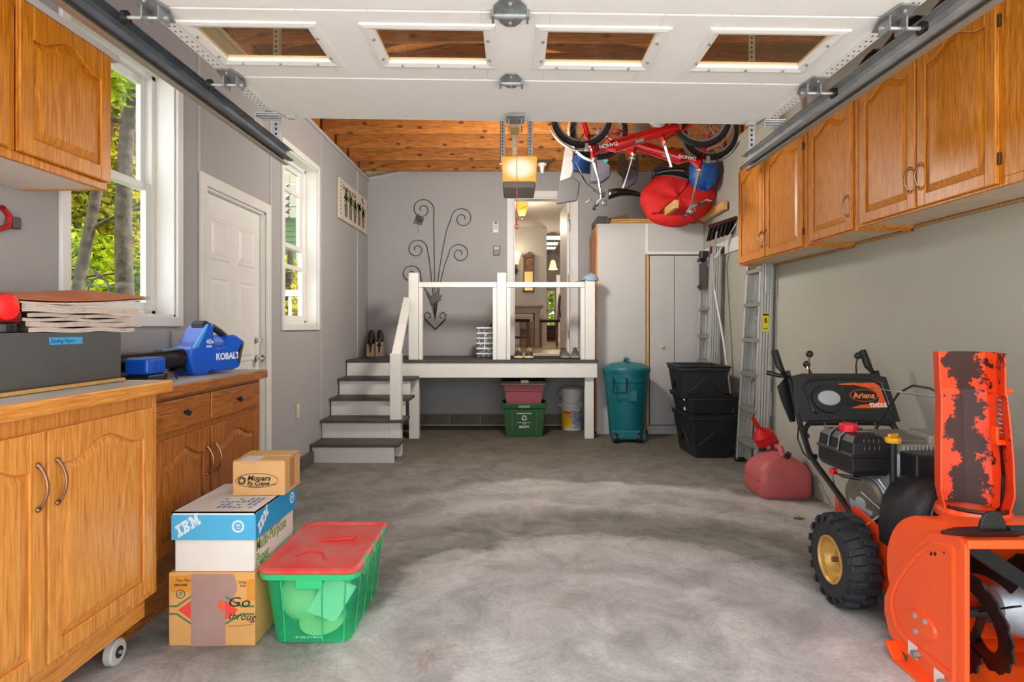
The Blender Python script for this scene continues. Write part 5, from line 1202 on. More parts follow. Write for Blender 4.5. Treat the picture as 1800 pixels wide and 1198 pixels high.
# ------------------------------------------------------------------ walls: sign, wire art, remote, keypad, outlet
s0, s1 = yl(592), yl(643); sz0, sz1 = 2.47, 2.91
sg = thing('wall_sign', 'cream rectangular garden-plant sign on the left wall near the back corner', 'sign', (XL, (s0 + s1) / 2, sz0))
MB().box(XL + 0.004, XL + 0.03, s0, s1, sz0, sz1).build('plaque', mt('cream_plaque', (206, 196, 178), 0.7, var=0.05, vs_=4), sg, bevel=0.003)
LEAFD = mt('print_green', (62, 74, 46), 0.8, col2=(110, 116, 70), vs_=40); POT = mt('print_pot', (138, 128, 116), 0.8, col2=(90, 80, 72), vs_=30)
random.seed(5)
for k in range(5):
    yc = s0 + 0.25 + k * 0.19; hh = 0.14 + 0.02 * (k % 2)
    MB().prism([(yc - 0.05, sz0 + 0.05), (yc + 0.05, sz0 + 0.05), (yc + 0.065, sz0 + 0.05 + hh), (yc - 0.065, sz0 + 0.05 + hh)], lambda u, v, n: (XL + 0.03 + n, u, v), 0.0, 0.002).build('printed_pot', POT, sg)
    m = MB()
    for j in range(60):
        a = random.uniform(0, 2 * PI); r = random.uniform(0, 0.085); y_ = yc + r * math.cos(a); z_ = sz0 + 0.05 + hh + 0.055 + r * 0.9 * math.sin(a) + (0.07 if k == 0 else 0)* random.random()
        e = random.uniform(0.016, 0.03); an = random.uniform(0, PI)
        m.prism([(y_ + e * math.cos(an), z_ + e * math.sin(an)), (y_ - 0.5 * e * math.sin(an), z_ + 0.5 * e * math.cos(an)), (y_ - e * math.cos(an), z_ - e * math.sin(an)), (y_ + 0.5 * e * math.sin(an), z_ - 0.5 * e * math.cos(an))], lambda u, v, n: (XL + 0.03 + n, u, v), 0.0, 0.0025)
    m.build('printed_foliage', LEAFD, sg)
tx('Greetings of the', 0.085, mt('dark_print', (70, 62, 54), 0.8), sg, (XL + 0.0315, s0 + 0.10, sz1 - 0.10), (0, 1, 0), Z_, shear=0.3)
m = MB()
for k in range(9): m.box(XL + 0.03, XL + 0.032, s0 + 0.035, s0 + 0.055, sz0 + 0.05 + k * 0.042, sz0 + 0.066 + k * 0.042).box(XL + 0.03, XL + 0.032, s1 - 0.055, s1 - 0.035, sz0 + 0.05 + k * 0.042, sz0 + 0.066 + k * 0.042)
m.build('border_stitches', mt('dark_print', (70, 62, 54), 0.8), sg)
MB().prism([(s1 - 0.36, sz1 - 0.05), (s1 - 0.30, sz1 - 0.02), (s1 - 0.22, sz1 - 0.10), (s1 - 0.29, sz1 - 0.09)], lambda u, v, n: (XL + 0.03 + n, u, v), 0, 0.003).build('printed_bird', mt('print_grey', (104, 104, 98), 0.8), sg)
# wire art with spiral stems
yw = YB - 0.022
A = lambda px, py: Vector(((px - HX) / F * yw, yw, HC - (py - HY) / F * yw))
WIRE = mt('dark_wire', (74, 70, 68), 0.5, metal=0.5)
wa = thing('wire_wall_art', 'dark wire wall sculpture of spiralling stems on the back wall', 'wall art', A(765, 578))
def spiral(cx, cy, r0, a0, turns, dirn, stem):
    pts = []
    n = 46
    for i in range(n + 1):
        t = i / n; a = a0 + dirn * turns * 2 * PI * t; r = r0 * (1 - 0.84 * t)
        pts.append(A(cx + r * math.cos(a), cy + r * math.sin(a)))
    return [A(*q) for q in stem] + pts
for args in ((743, 368, 20, 0.0, 1.6, -1, [(765, 555), (764, 470), (763, 410), (762.5, 388)]),
             (733, 438, 19, 0.15, 1.6, -1, [(765, 555), (760, 500), (755, 458), (753.5, 448)]),
             (813, 384, 20, PI, 1.6, 1, [(766, 555), (770, 490), (778, 440), (785, 405), (790, 392)]),
             (808, 446, 19, PI, 1.6, 1, [(766, 555), (773, 500), (782, 465), (787, 452)]),
             (722, 482, 18, 0.2, 1.5, -1, [(764, 555), (756, 520), (746, 505), (741, 492)])):
    MB().tube(spiral(*args), 0.0046, 6).build('spiral_stem', WIRE, wa, smooth=True)
MB().prism([(-0.035, -0.05), (0.0, 0.0), (0.06, -0.10), (0.0, -0.12)], lambda u, v, n: A(736, 376) + Vector((u, -n, v)), 0.0, 0.006).build('leaf_plate', WIRE, wa)
for k in range(6): MB().obox(A(730 + k * 2.6, 386 + k * 0.6), (0.006, 0.006, 0.11), (0, 0.35, 0)).build('comb_rod', WIRE, wa)
MB().tube([A(735, 397), A(735, 408)], 0.003, 5).build('hanging_rod', WIRE, wa)
def hrt(s): return [A(765, 578), A(765 + s * 12, 566), A(765 + s * 17, 560), A(765 + s * 19, 553), A(765 + s * 14, 548), A(765 + s * 9, 551), A(765 + s * 8, 557), A(765 + s * 12, 559)]
for s in (-1, 1): MB().tube(hrt(s), 0.006, 6).build('heart_scroll', WIRE, wa, smooth=True)
MB().tube([A(746, 561), A(765, 579), A(784, 561)], 0.005, 6).build('heart_edge', WIRE, wa)
MB().tube([A(761, 525), A(765, 560)], 0.008, 6).tube([A(768, 525), A(765, 560)], 0.008, 6).build('stem_tie', WIRE, wa)
b_ = [(750, 512), (754, 515), (758, 520), (768, 514), (778, 520), (771, 523), (777, 526), (766, 531), (759, 536), (756, 526), (752, 518)]
MB().prism([(A(*q).x, A(*q).z) for q in b_], lambda u, v, n: Vector((u, yw - n, v)), 0.006, 0.022).build('hummingbird', mt('pewter', (96, 92, 86), 0.5, metal=0.4), wa, bevel=0.004)
def plate(name, label, cat, px0, py0, px1, py1, mat_, parts, th=0.02):
    a, b_ = W(px0, py1, YB), W(px1, py0, YB); t = thing(name, label, cat, ((a.x + b_.x) / 2, YB, a.z))
    MB().box(a.x, b_.x, YB - th, YB - 0.001, a.z, b_.z).build('case', mat_, t, bevel=0.006)
    for nm, q, mm in parts:
        w_, h_ = b_.x - a.x, b_.z - a.z
        MB().box(a.x + q[0] * w_, a.x + q[2] * w_, YB - th - 0.003, YB - th, a.z + q[1] * h_, a.z + q[3] * h_).build(nm, mm, t)
GB = mt('button_grey', (80, 84, 90), 0.5)
plate('remote_control', 'small white remote control in a holder on the back wall', 'remote', 866.5, 388.5, 876.5, 409, mt('remote_white', (226, 224, 220), 0.45), [('screen', (0.2, 0.72, 0.8, 0.95), mt('lcd', (96, 104, 100), 0.4))] + [('button', (0.18 + 0.25 * i, 0.3 + 0.13 * j, 0.32 + 0.25 * i, 0.38 + 0.13 * j), GB) for i in range(3) for j in range(3)])
plate('wall_keypad', 'brown-grey wall keypad below the remote control', 'keypad', 867, 432, 879, 449, mt('keypad_taupe', (104, 94, 82), 0.5), [('keypad_window', (0.12, 0.62, 0.88, 0.9), mt('keypad_light', (168, 158, 142), 0.4)), ('keypad_cover', (0.08, 0.06, 0.92, 0.55), mt('keypad_dark', (74, 68, 62), 0.4))], 0.025)
yo_ = yl(523); zo = HC - 147 / F * yo_
ol = thing('power_outlet', 'cream duplex power outlet low on the left wall before the stairs', 'outlet', (XL, yo_, zo - 0.06))
MB().box(XL + 0.001, XL + 0.009, yo_ - 0.037, yo_ + 0.037, zo - 0.06, zo + 0.06).build('cover_plate', mt('cream_plate', (216, 204, 172), 0.5), ol, bevel=0.003)
for s in (-1, 1): MB().box(XL + 0.009, XL + 0.012, yo_ - 0.016, yo_ + 0.016, zo + s * 0.022 - 0.014, zo + s * 0.022 + 0.014).build('socket', mt('cream_socket', (196, 182, 146), 0.5), ol, bevel=0.003)

# ------------------------------------------------------------------ left worktop: case, papers, lantern, blower
ZW = 1.070
tag(MB().box(-1.86, -1.535, 1.45, 2.375, ZW, ZW + 0.012).build('base_board', LUMBER, bevel=0.002), 'thin tan board under the grey metal case', 'board')
mc = thing('metal_case', 'dark grey metal case with blue tape label on the left worktop', 'case', (-1.7, 1.95, ZW + 0.013))
CASEG = mt('charcoal_steel', (88, 88, 86), 0.5, var=0.06, vs_=3, metal=0.1, bump=0.03, bs=40)
zc0, zc1 = ZW + 0.013, 1.262
MB().box(-1.85, -1.552, 1.55, 2.372, zc0, zc1).build('case_body', CASEG, mc, bevel=0.003)
MB().box(-1.552, -1.549, 1.56, 2.366, zc0 + 0.006, zc1 - 0.006).build('front_plate', CASEG, mc)
ky = 1.55 * F / (HX - 124); kz = HC - 52 / F * ky
MB().lathe([(0.006, 0), (0.006, 0.002), (0, 0.002)], (-1.549, ky, kz), (1, 0, 0), 14).build('lock', CHROME, mc)
ta, tb_ = 1.55 * F / (HX - 84.5), 1.55 * F / (HX - 144)
zt0, zt1 = HC - 31 / F * 2.0, HC - 18 / F * 2.0
MB().prism([(ta, zt1), (tb_, zt1), (tb_, zt0), (ta + 0.005, zt0)], lambda u, v, n: (-1.5485 + n, u, v), 0.0, 0.0006).build('tape', mt('blue_tape', (64, 164, 216), 0.7), mc)
tx('Sanding Papers', 0.0185, mt('marker_ink', (24, 28, 60), 0.7), mc, (-1.5478, ta + 0.008, zt0 + 0.007), (0, 1, 0), Z_, 0.0003, shear=0.25)
# newspapers
random.seed(11)
NEWS = mt('newsprint', (222, 210, 200), 0.9, col2=(176, 162, 154), vs_=22, lo=0.5, hi=0.72)
NEWS2 = mt('newsprint_pink', (226, 204, 190), 0.9, col2=(186, 162, 150), vs_=18, lo=0.5, hi=0.72)
GAPSH = mt('page_gap_shade', (70, 60, 58), 0.9)
labs = ['bottom folded newspaper of the pile on the grey case', 'second folded newspaper from the bottom of the pile', 'third folded newspaper from the bottom of the pile', 'fourth folded newspaper, below the thick roll end', 'thick folded newspaper under the orange-topped one']
zn = zc1 + 0.001
for i in range(5):
    th_ = (0.015, 0.017, 0.010, 0.013, 0.026)[i]; y0_, y1_ = 1.93 + random.uniform(-0.03, 0.02), 2.46 + (0.0, 0.06, -0.04, 0.02, 0.045)[i]
    x0_, x1_ = -1.84 + random.uniform(0, 0.015), -1.565 + random.uniform(-0.014, 0.014)
    t = thing('newspaper', labs[i], 'newspaper', ((x0_ + x1_) / 2, (y0_ + y1_) / 2, zn), group='newspapers on the grey case')
    wv = lambda y, i=i: 0.0022 * math.sin(y * 23 + i * 1.7)
    n_ = 14
    def band(r0, r1, x0_, x1_, nm, mt_):
        """one folded leaf: a thin U lying on its side, fold at the far end"""
        zc_ = zn + th_ / 2; ye = y1_ - th_ / 2
        out = [(y0_ + (ye - y0_) * k / n_, zc_ - r1 + wv(y0_ + (ye - y0_) * k / n_)) for k in range(n_ + 1)] + [(ye + r1 * math.sin(q), zc_ - r1 * math.cos(q)) for q in [PI * k / 8 for k in range(1, 8)]] + [(ye - (ye - y0_) * k / n_, zc_ + r1 + wv(ye - (ye - y0_) * k / n_)) for k in range(n_ + 1)]
        inn = [(y0_ + (ye - y0_) * k / n_, zc_ - r0 + wv(y0_ + (ye - y0_) * k / n_)) for k in range(n_ + 1)] + [(ye + r0 * math.sin(q), zc_ - r0 * math.cos(q)) for q in [PI * k / 8 for k in range(1, 8)]] + [(ye - (ye - y0_) * k / n_, zc_ + r0 + wv(ye - (ye - y0_) * k / n_)) for k in range(n_ + 1)]
        m = MB(); N = len(out)
        P = [Vector((x, u, v)) for x in (x0_, x1_) for u, v in out] + [Vector((x, u, v)) for x in (x0_, x1_) for u, v in inn]
        fs = []
        for k in range(N - 1):
            fs += [(k, k + 1, N + k + 1, N + k), (2 * N + k, 3 * N + k, 3 * N + k + 1, 2 * N + k + 1), (k, 2 * N + k, 2 * N + k + 1, k + 1), (N + k, N + k + 1, 3 * N + k + 1, 3 * N + k)]
        m.add(P, fs).build(nm, mt_, t, smooth=True)
    R_ = th_ / 2 - 0.0004
    band(R_ * 0.62, R_, x0_, x1_, 'outer_leaf', NEWS if i % 2 else NEWS2)
    band(R_ * 0.30, R_ * 0.56, x0_, x1_ - 0.002, 'middle_leaf', NEWS2 if i % 2 else NEWS)
    band(R_ * 0.02, R_ * 0.25, x0_, x1_ - 0.001, 'inner_leaf', NEWS)
    MB().box(x0_ + 0.01, x1_ - 0.006, y0_ + 0.02, y1_ - th_, zn + th_ * 0.12, zn + th_ * 0.88).build('page_gap', GAPSH, t)  # dark filler block, shade between the leaves put into its colour
    zn += th_ + 0.003
t = thing('newspaper', 'top newspaper with orange-brown page lifting at its far end', 'newspaper', (-1.7, 2.25, zn), group='newspapers on the grey case')
for k, (mat_, dz, y1_, xr) in enumerate(((NEWS, 0.004, 2.60, -1.572), (mt('orange_page', (206, 118, 70), 0.85, col2=(214, 176, 144), vs_=7, lo=0.52, hi=0.75), 0.012, 2.60, -1.576))):
    nj = 12
    top = [(1.84 + (y1_ - 1.84) * j / nj, zn + dz + 0.040 * max(0, (j / nj - 0.25) / 0.75) ** 1.5) for j in range(nj + 1)]
    MB().prism(top + [(u, v - (0.0045 if k == 0 else 0.002)) for u, v in top[::-1]], lambda u, v, n: Vector((n, u, v + (xr - n) * 0.115)), -1.86, xr).build(('page_block', 'orange_page')[k], mat_, t)
# red lantern
ln_ = thing('red_signal_lantern', 'red plastic signal lantern with glowing lens at the left edge', 'lantern', (-1.60, 1.87, zc1))
RLP = mt('dark_red_plastic', (122, 16, 20), 0.3, coat=0.3)
yc_ = 1.87; xf_ = -1.565
MB().cyl((-1.60, yc_ - 0.0, zc1 + 0.001), (-1.60, yc_, zc1 + 0.03), 0.042, n=24).build('base', BLACKP, ln_, bevel=0.004)
MB().prism([(-0.075, 0.03), (0.06, 0.03), (0.062, 0.05), (0.055, 0.105), (0.03, 0.122), (-0.03, 0.127), (-0.07, 0.115)], lambda u, v, n: Vector((n, yc_ + u - 0.01, zc1 + v)), -1.64, -1.57).build('lantern_shell', RLP, ln_, bevel=0.01, seg=3)
MB().lathe([(0.04, 0.0), (0.038, 0.012), (0.028, 0.02), (0.012, 0.024), (0, 0.025)], (-1.572, yc_ - 0.015, zc1 + 0.08), (1, -0.15, 0), 24).build('lens', emis('red_lens', (236, 22, 20), 0.25), ln_, smooth=True)
# red clamp on the wall by the picture edge
tag(MB().tube([(XL + 0.02, 2.15, 1.72), (XL + 0.02, 2.245, 1.725), (XL + 0.02, 2.275, 1.70), (XL + 0.02, 2.27, 1.66), (XL + 0.02, 2.2, 1.63)], 0.011, 8).build('red_spring_clamp', mt('clamp_red', (170, 32, 34), 0.4), smooth=True), 'red clamp hanging on the wall at the left picture edge', 'clamp')
tag(MB().box(XL + 0.004, XL + 0.035, 2.28, 2.315, 1.655, 1.70).build('wall_clip', mt('grey_clip', (74, 70, 68), 0.5), bevel=0.005), 'dark grey clip beside the red clamp on the left wall', 'clip')
# charger
ZR = 1.031
ch = thing('battery_charger', 'small blue battery charger on the worktop behind the grey case', 'charger', (-1.715, 2.76, ZR))
BLUEP = mt('bright_blue_plastic', (10, 92, 210), 0.3, coat=0.2)
cX, cY = -1.688, 2.76
MB().box(cX - 0.06, cX + 0.055, cY - 0.075, cY + 0.075, ZR + 0.006, ZR + 0.034).build('charger_base', BLACKP, ch, bevel=0.006)
MB().box(cX - 0.06, cX + 0.05, cY - 0.075, cY + 0.072, ZR + 0.034, ZR + 0.112).build('battery', BLUEP, ch, bevel=0.016, seg=3)
for k in range(7): MB().box(cX + 0.048, cX + 0.053, cY - 0.03 + k * 0.0125, cY - 0.024 + k * 0.0125, ZR + 0.045, ZR + 0.10).build('rib', BLUEP, ch)
for sx in (-0.05, 0.05): MB().box(cX + 0.035, cX + 0.05, cY + sx - 0.008, cY + sx + 0.008, ZR, ZR + 0.008).build('foot', BLACKP, ch)
MB().tube([(cX + 0.05, cY + 0.05, ZR + 0.03), (cX + 0.075, cY + 0.09, ZR + 0.035), (cX + 0.08, cY + 0.105, ZR + 0.004)], 0.004, 6).build('cord', BLACKP, ch, smooth=True)
# leaf blower
bl = thing('leaf_blower', 'blue and black cordless leaf blower lying on the rear worktop', 'leaf blower', (-1.68, 3.2, ZR))
ax0, ax1 = Vector((-1.882, 2.52, 1.112)), Vector((-1.70, 3.155, 1.122))
MB().lathe([(0.035, 0.0), (0.043, 0.01), (0.045, 0.3), (0.05, 0.60), (0.058, 0.64), (0.058, 0.69), (0.0, 0.69)], ax0, ax1 - ax0, 28).build('blower_tube', BLACKP, bl, smooth=True, ang=0.6)
dv = (ax1 - ax0).normalized(); up = Vector((0, 0, 1)); sd = dv.cross(up).normalized()    # sd towards the room
BF = lambda u, v, n: ax1 + dv * u + up * (v - (ax1.z - ZR)) + sd * n
body = [(-0.04, 0.0), (0.045, 0.0), (0.065, 0.02), (0.10, 0.008), (0.23, 0.008), (0.285, 0.02), (0.325, 0.165), (0.25, 0.205), (0.215, 0.20), (0.19, 0.165), (0.175, 0.150), (0.12, 0.138), (0.105, 0.155), (0.095, 0.19), (0.09, 0.225), (0.06, 0.268), (0.03, 0.235), (-0.01, 0.17), (-0.06, 0.145), (-0.075, 0.10), (-0.06, 0.04)]
MB().prism(body, BF, -0.07, 0.07).build('motor_body', BLUEP, bl, bevel=0.02, seg=4)
GRIPM = mt('dark_grip', (34, 36, 42), 0.5)
MB().tube([BF(0.055, 0.256, 0), BF(0.10, 0.262, 0), BF(0.15, 0.248, 0), BF(0.20, 0.222, 0), BF(0.24, 0.195, 0)], 0.019, 12).build('grip', GRIPM, bl, smooth=True)
MB().prism([(0.035, 0.225), (0.088, 0.22), (0.098, 0.268), (0.07, 0.285), (0.045, 0.278)], BF, -0.04, 0.045).build('head_cap', GRIPM, bl, bevel=0.01)
MB().lathe([(0.021, 0.0), (0.021, 0.008), (0.012, 0.014), (0, 0.015)], BF(0.082, 0.250, 0.046), sd, 18).build('speed_knob', BLUEP, bl, smooth=True)
MB().prism([(0.028, 0.222), (0.048, 0.268), (-0.04, 0.158), (-0.058, 0.137), (-0.02, 0.145)], BF, 0.055, 0.073).build('light_stripe', mt('light_blue_plastic', (70, 166, 236), 0.35), bl, bevel=0.004)
MB().prism([(0.278, 0.03), (0.316, 0.158), (0.288, 0.152), (0.262, 0.11), (0.258, 0.06)], BF, 0.055, 0.0725).build('air_intake', BLACKP, bl, bevel=0.006)
for k in range(4): MB().tube([BF(0.268 + 0.006 * k, 0.05 + 0.012 * k, 0.074), BF(0.272 + 0.007 * k, 0.09 + 0.012 * k, 0.074), BF(0.284 + 0.006 * k, 0.125 + 0.008 * k, 0.074)], 0.002, 5).build('intake_rib', mt('olive_rib', (92, 84, 40), 0.5), bl)
MB().prism([(-0.20, 0.132), (-0.10, 0.138), (-0.105, 0.146), (-0.2, 0.142)], BF, -0.03, 0.03).build('tube_latch', mt('grey_blue_latch', (96, 126, 150), 0.4), bl, bevel=0.002)
MB().prism([(-0.14, 0.03), (-0.04, 0.02), (-0.04, 0.05), (-0.11, 0.045)], BF, -0.02, 0.03).build('tube_foot', BLACKP, bl, bevel=0.003)
tx('KOBALT', 0.05, PW, bl, BF(0.10, 0.072, 0.0712), dv, up, 0.0008, 0.0014, sx=0.92)
tx('40v', 0.038, PW, bl, BF(0.03, 0.16, 0.0712), dv, up, 0.0008); tx('MAX', 0.017, PW, bl, BF(0.033, 0.142, 0.0712), dv, up, 0.0008, 0.0004)

# ------------------------------------------------------------------ floor boxes
cb = thing('moving_box', 'lowest cardboard box with grey tape and red diamond print on the floor', 'box', (-1.215, 2.57, 0), group='stacked boxes')
x0, x1, y0, y1, h = -1.392, -1.045, 2.42, 2.74, 0.294
MB().box(x0, x1, y0, y1, 0, h).build('carton', CARD2, cb, bevel=0.004)
yf = y0
def onf(poly, mat_, nm, th=0.001): return MB().prism([(x0 + u * (x1 - x0), v * h) for u, v in poly], lambda u, v, n: (u, yf - n, v), 0.0, th).build(nm, mat_, cb)
GRNP = mt('print_green_band', (84, 120, 72), 0.8); REDPR = mt('print_red', (226, 70, 58), 0.8); PALEP = mt('print_pale', (230, 196, 140), 0.8)
onf([(0.26, 0), (0.66, 0), (0.66, 0.45), (0.79, 0.75), (0.79, 0.86), (0.75, 0.985), (0.26, 0.985)], mt('mauve_tape', (166, 134, 126), 0.35, var=0.05), 'tape', 0.0012)
onf([(0.11, 0.49), (0.26, 0.36), (0.26, 0.62)], REDPR, 'diamond'); onf([(0.66, 0.35), (0.80, 0.49), (0.66, 0.62)], REDPR, 'diamond', 0.0016)
for s in (1, -1):
    f = lambda v: 0.49 + s * (v - 0.49)
    onf([(0.01, f(0.53)), (0.10, f(0.53)), (0.26, f(0.66)), (0.26, f(0.69)), (0.09, f(0.555)), (0.01, f(0.555))], GRNP, 'green_band')
    onf([(0.99, f(0.53)), (0.84, f(0.53)), (0.66, f(0.66)), (0.66, f(0.69)), (0.85, f(0.555)), (0.99, f(0.555))], GRNP, 'green_band', 0.0016)
onf([(0.02, 0.74), (0.25, 0.74), (0.25, 0.97), (0.02, 0.95)], mt('amber_tape', (214, 142, 50), 0.4), 'amber_tape'); onf([(0.91, 0.62), (1.0, 0.62), (1.0, 0.92), (0.91, 0.9)], mt('amber_tape', (214, 142, 50), 0.4), 'amber_tape')
MB().lathe([(0.018, 0), (0.018, 0.0018), (0.0155, 0.0018), (0.0155, 0.0)], (x0 + 0.14 * (x1 - x0), yf - 0.0005, 0.71 * h), (0, -1, 0), 24, closed=True).build('round_mark', mt('dark_print_green', (60, 84, 60), 0.8), cb)
MB().prism([(-0.009, -0.004), (0.004, -0.008), (0.008, 0.009), (-0.004, 0.007)], lambda u, v, n: (x0 + 0.14 * (x1 - x0) + u, yf - n, 0.715 * h + v), 0, 0.002).build('round_mark_fill', mt('teal_print', (96, 140, 120), 0.8), cb)
INK = mt('black_ink', (34, 30, 28), 0.8)
tx('Two Men', 0.017, INK, cb, (x0 + 0.07 * (x1 - x0), yf - 0.0016, 0.88 * h), X_, Z_, 0.0003, shear=0.3); tx('JUNK & BOXES', 0.013, INK, cb, (x0 + 0.065 * (x1 - x0), yf - 0.0016, 0.82 * h), X_, Z_, 0.0003, 0.0003, sx=0.62)
tx('Go', 0.055, INK, cb, (x0 + 0.68 * (x1 - x0), yf - 0.0022, 0.54 * h), X_, Z_, 0.0003, shear=0.2, sx=1.3); tx('throug', 0.042, INK, cb, (x0 + 0.69 * (x1 - x0), yf - 0.0022, 0.37 * h), (1, 0, -0.06), Z_, 0.0003, shear=0.3, sx=0.95)
MB().tube([(x0 + 0.70 * (x1 - x0), yf - 0.002, 0.27 * h), (x0 + 0.97 * (x1 - x0), yf - 0.002, 0.295 * h)], 0.0009, 5).build('underline', INK, cb)
tx('Long', 0.016, INK, cb, (x0 + 0.81 * (x1 - x0), yf - 0.0022, 0.86 * h), X_, Z_, 0.0003, -0.0001); tx('size', 0.016, INK, cb, (x0 + 0.83 * (x1 - x0), yf - 0.0022, 0.81 * h), X_, Z_, 0.0003, -0.0001)
onf([(0.575, 0.60), (0.61, 0.63), (0.64, 0.61), (0.66, 0.59), (0.66, 0.48), (0.64, 0.52), (0.62, 0.46), (0.60, 0.52), (0.575, 0.5)], mt('orange_wax', (226, 92, 60), 0.5), 'torn_patch', 0.0025)
# paper box with blue lid
ib = thing('paper_box', 'white paper box with bright blue lid, middle of the box stack', 'box', (-1.22, 2.64, h), (0, 0, 0), group='stacked boxes')
bx0, bx1, by0, by1, bz0, bz1 = -1.372, -1.052, 2.43, 2.855, h + 0.001, 0.53
WCARD = mt('white_carton', (222, 218, 212), 0.7, var=0.03); BLUEC = mt('sky_blue_print', (72, 168, 214), 0.65, var=0.02); BLUES = mt('cyan_print', (10, 152, 208), 0.6, var=0.02)
MB().box(bx0, bx1, by0, by1, bz0, bz1).build('carton', WCARD, ib, bevel=0.003)
lx0, lx1, ly0, ly1, lz0, lz1 = bx0 - 0.009, bx1 + 0.009, by0 - 0.009, by1 + 0.009, 0.425, 0.538
MB().box(lx0, lx1, ly0, ly0 + 0.005, lz0, lz1).box(lx0, lx1, ly1 - 0.005, ly1, lz0, lz1).box(lx0, lx0 + 0.005, ly0, ly1, lz0, lz1).box(lx1 - 0.005, lx1, ly0, ly1, lz0, lz1).box(lx0, lx1, ly0, ly1, lz1 - 0.005, lz1).build('lid', WCARD, ib)
MB().box(lx0, lx1, ly0 - 0.001, ly0, lz0, lz1 - 0.012).build('blue_front', BLUEC, ib); MB().box(lx1, lx1 + 0.001, ly0, ly1, lz0, lz1 - 0.006).build('blue_side', BLUES, ib)
ROWS = [[(0, 8), (9, 18), (21, 26), (31, 36)], [(0, 8), (9, 19.4), (21, 27), (30, 36)], [(2, 6), (11, 14), (16, 20), (23, 27.5), (29.5, 34)], [(2, 6), (11, 18), (23, 34)],
        [(2, 6), (11, 18), (23, 26), (26.6, 30.4), (31, 34)], [(2, 6), (11, 14), (16, 20), (23, 26), (27.1, 29.9), (31, 34)], [(0, 8), (9, 19.4), (21, 26), (27.6, 29.4), (31, 36)], [(0, 8), (9, 18), (21, 26), (28.1, 28.9), (31, 36)]]
def bar_logo(org, xd, yd, nrm, W_):
    org, xd, yd, nrm = Vector(org), Vector(xd), Vector(yd), Vector(nrm); k = W_ / 36; m = MB()
    for r, segs in enumerate(ROWS):
        v1 = (16 - 2 * r) * k; v0 = v1 - 1.35 * k
        for u0, u1 in segs: m.prism([(u0 * k, v0), (u1 * k, v0), (u1 * k, v1), (u0 * k, v1)], lambda u, v, n: org + xd * u + yd * v + nrm * n, 0.0, 0.0007)
    m.build('logo_print', PW, ib, kind='stuff')
bar_logo((lx0 + 0.030, ly0 - 0.001, lz0 + 0.008), (0.84, 0, 0.54), (-0.34, 0, 0.94), (0, -1, 0), 0.108)
bar_logo((lx1 + 0.001, ly0 + 0.035, lz0 + 0.010), (0, 0.84, 0.54), (0, -0.34, 0.94), (1, 0, 0), 0.108)
for org, ax_, R_ in (((lx0 + 0.268, ly0 - 0.001, lz0 + 0.055), (0, -1, 0), 0.021), ((lx1 + 0.001, ly1 - 0.05, lz0 + 0.06), (1, 0, 0), 0.021)):
    k = MB().lathe([(R_, 0), (R_, 0.0008), (R_ * 0.86, 0.0008), (R_ * 0.86, 0)], org, ax_, 28, closed=True)
    d_, u_, w_ = k.frame(ax_)
    for j in range(20):
        a = 2 * PI * j / 20; k.cyl(Vector(org) + (u_ * math.cos(a) + w_ * math.sin(a)) * R_ * 1.12 , Vector(org) + (u_ * math.cos(a) + w_ * math.sin(a)) * R_ * 1.12 + d_ * 0.0008, R_ * 0.12, n=6)
    k.build('seal_mark', PW, ib)
    xd = (1, 0, 0) if ax_[1] else (0, 1, 0)
    tx('30%', 0.011, PW, ib, Vector(org) + Vector(ax_) * 0.0005 + Vector((0, 0, 0.001)), xd, Z_, 0.0004, align='CENTER'); tx('Recycled', 0.0055, PW, ib, Vector(org) + Vector(ax_) * 0.0005 + Vector((0, 0, -0.008)), xd, Z_, 0.0004, align='CENTER')
LG = mt('leaf_green_print', (110, 160, 60), 0.7)
tx('Multi-Purpose', 0.072, LG, ib, (bx1 + 0.0012, by0 + 0.015, 0.368), (0, 1, 0.0), Z_, 0.0005, 0.0004, sx=0.78); tx('Paper', 0.072, LG, ib, (bx1 + 0.0012, by0 + 0.015, 0.308), (0, 1, 0), Z_, 0.0005, 0.0004, sx=0.78)
tx('RECYCLED FIBER', 0.020, mt('mauve_print', (150, 120, 130), 0.7), ib, (bx1 + 0.0012, by0 + 0.07, 0.406), (0, 1, 0), Z_, 0.0004, -0.0002, sx=1.35)
random.seed(2)
BP = mt('slate_blue_print', (112, 146, 176), 0.7)
m = MB()
for i in range(8):
    for j in range(4):
        if random.random() < 0.78: a = lx0 + 0.13 + i * 0.022; c_ = ly0 + 0.05 + j * 0.04; m.box(a, a + 0.014, c_, c_ + random.choice((0.018, 0.03)), lz1, lz1 + 0.0007)
m.build('lid_print', BP, ib, kind='stuff')
# small carton on top
kb = thing('parts_box', 'small brown cardboard parts box with oval logo on top of the box stack', 'box', (-1.13, 2.75, 0.539), (0, 0, 0.03), group='stacked boxes')
w_, d_, h_ = 0.228, 0.205, 0.15
MB().box(-w_ / 2, w_ / 2, -d_ / 2, d_ / 2, 0, h_).build('carton', CARD, kb, local=True, bevel=0.005)
MB().box(-w_ / 2 + 0.003, w_ / 2 - 0.003, -d_ / 2 + 0.002, -0.004, h_, h_ + 0.004).build('flap', CARD, kb, local=True); MB().box(-w_ / 2 + 0.003, w_ / 2 - 0.003, 0.0, d_ / 2 - 0.002, h_ + 0.002, h_ + 0.007, Matrix.Rotation(0.03, 4, 'X')).build('flap', CARD, kb, local=True)
MB().box(w_ / 2, w_ / 2 + 0.0008, -0.04, 0.02, 0.02, h_ - 0.002).build('side_tape', mt('brown_tape', (178, 128, 70), 0.35), kb, local=True)
MB().box(-0.085, -0.005, -d_ / 2 + 0.01, -0.01, h_ + 0.0042, h_ + 0.005).build('shipping_label', mt('shipping_label', (214, 214, 220), 0.5, col2=(120, 126, 140), vs_=60, lo=0.55, hi=0.65), kb, local=True)
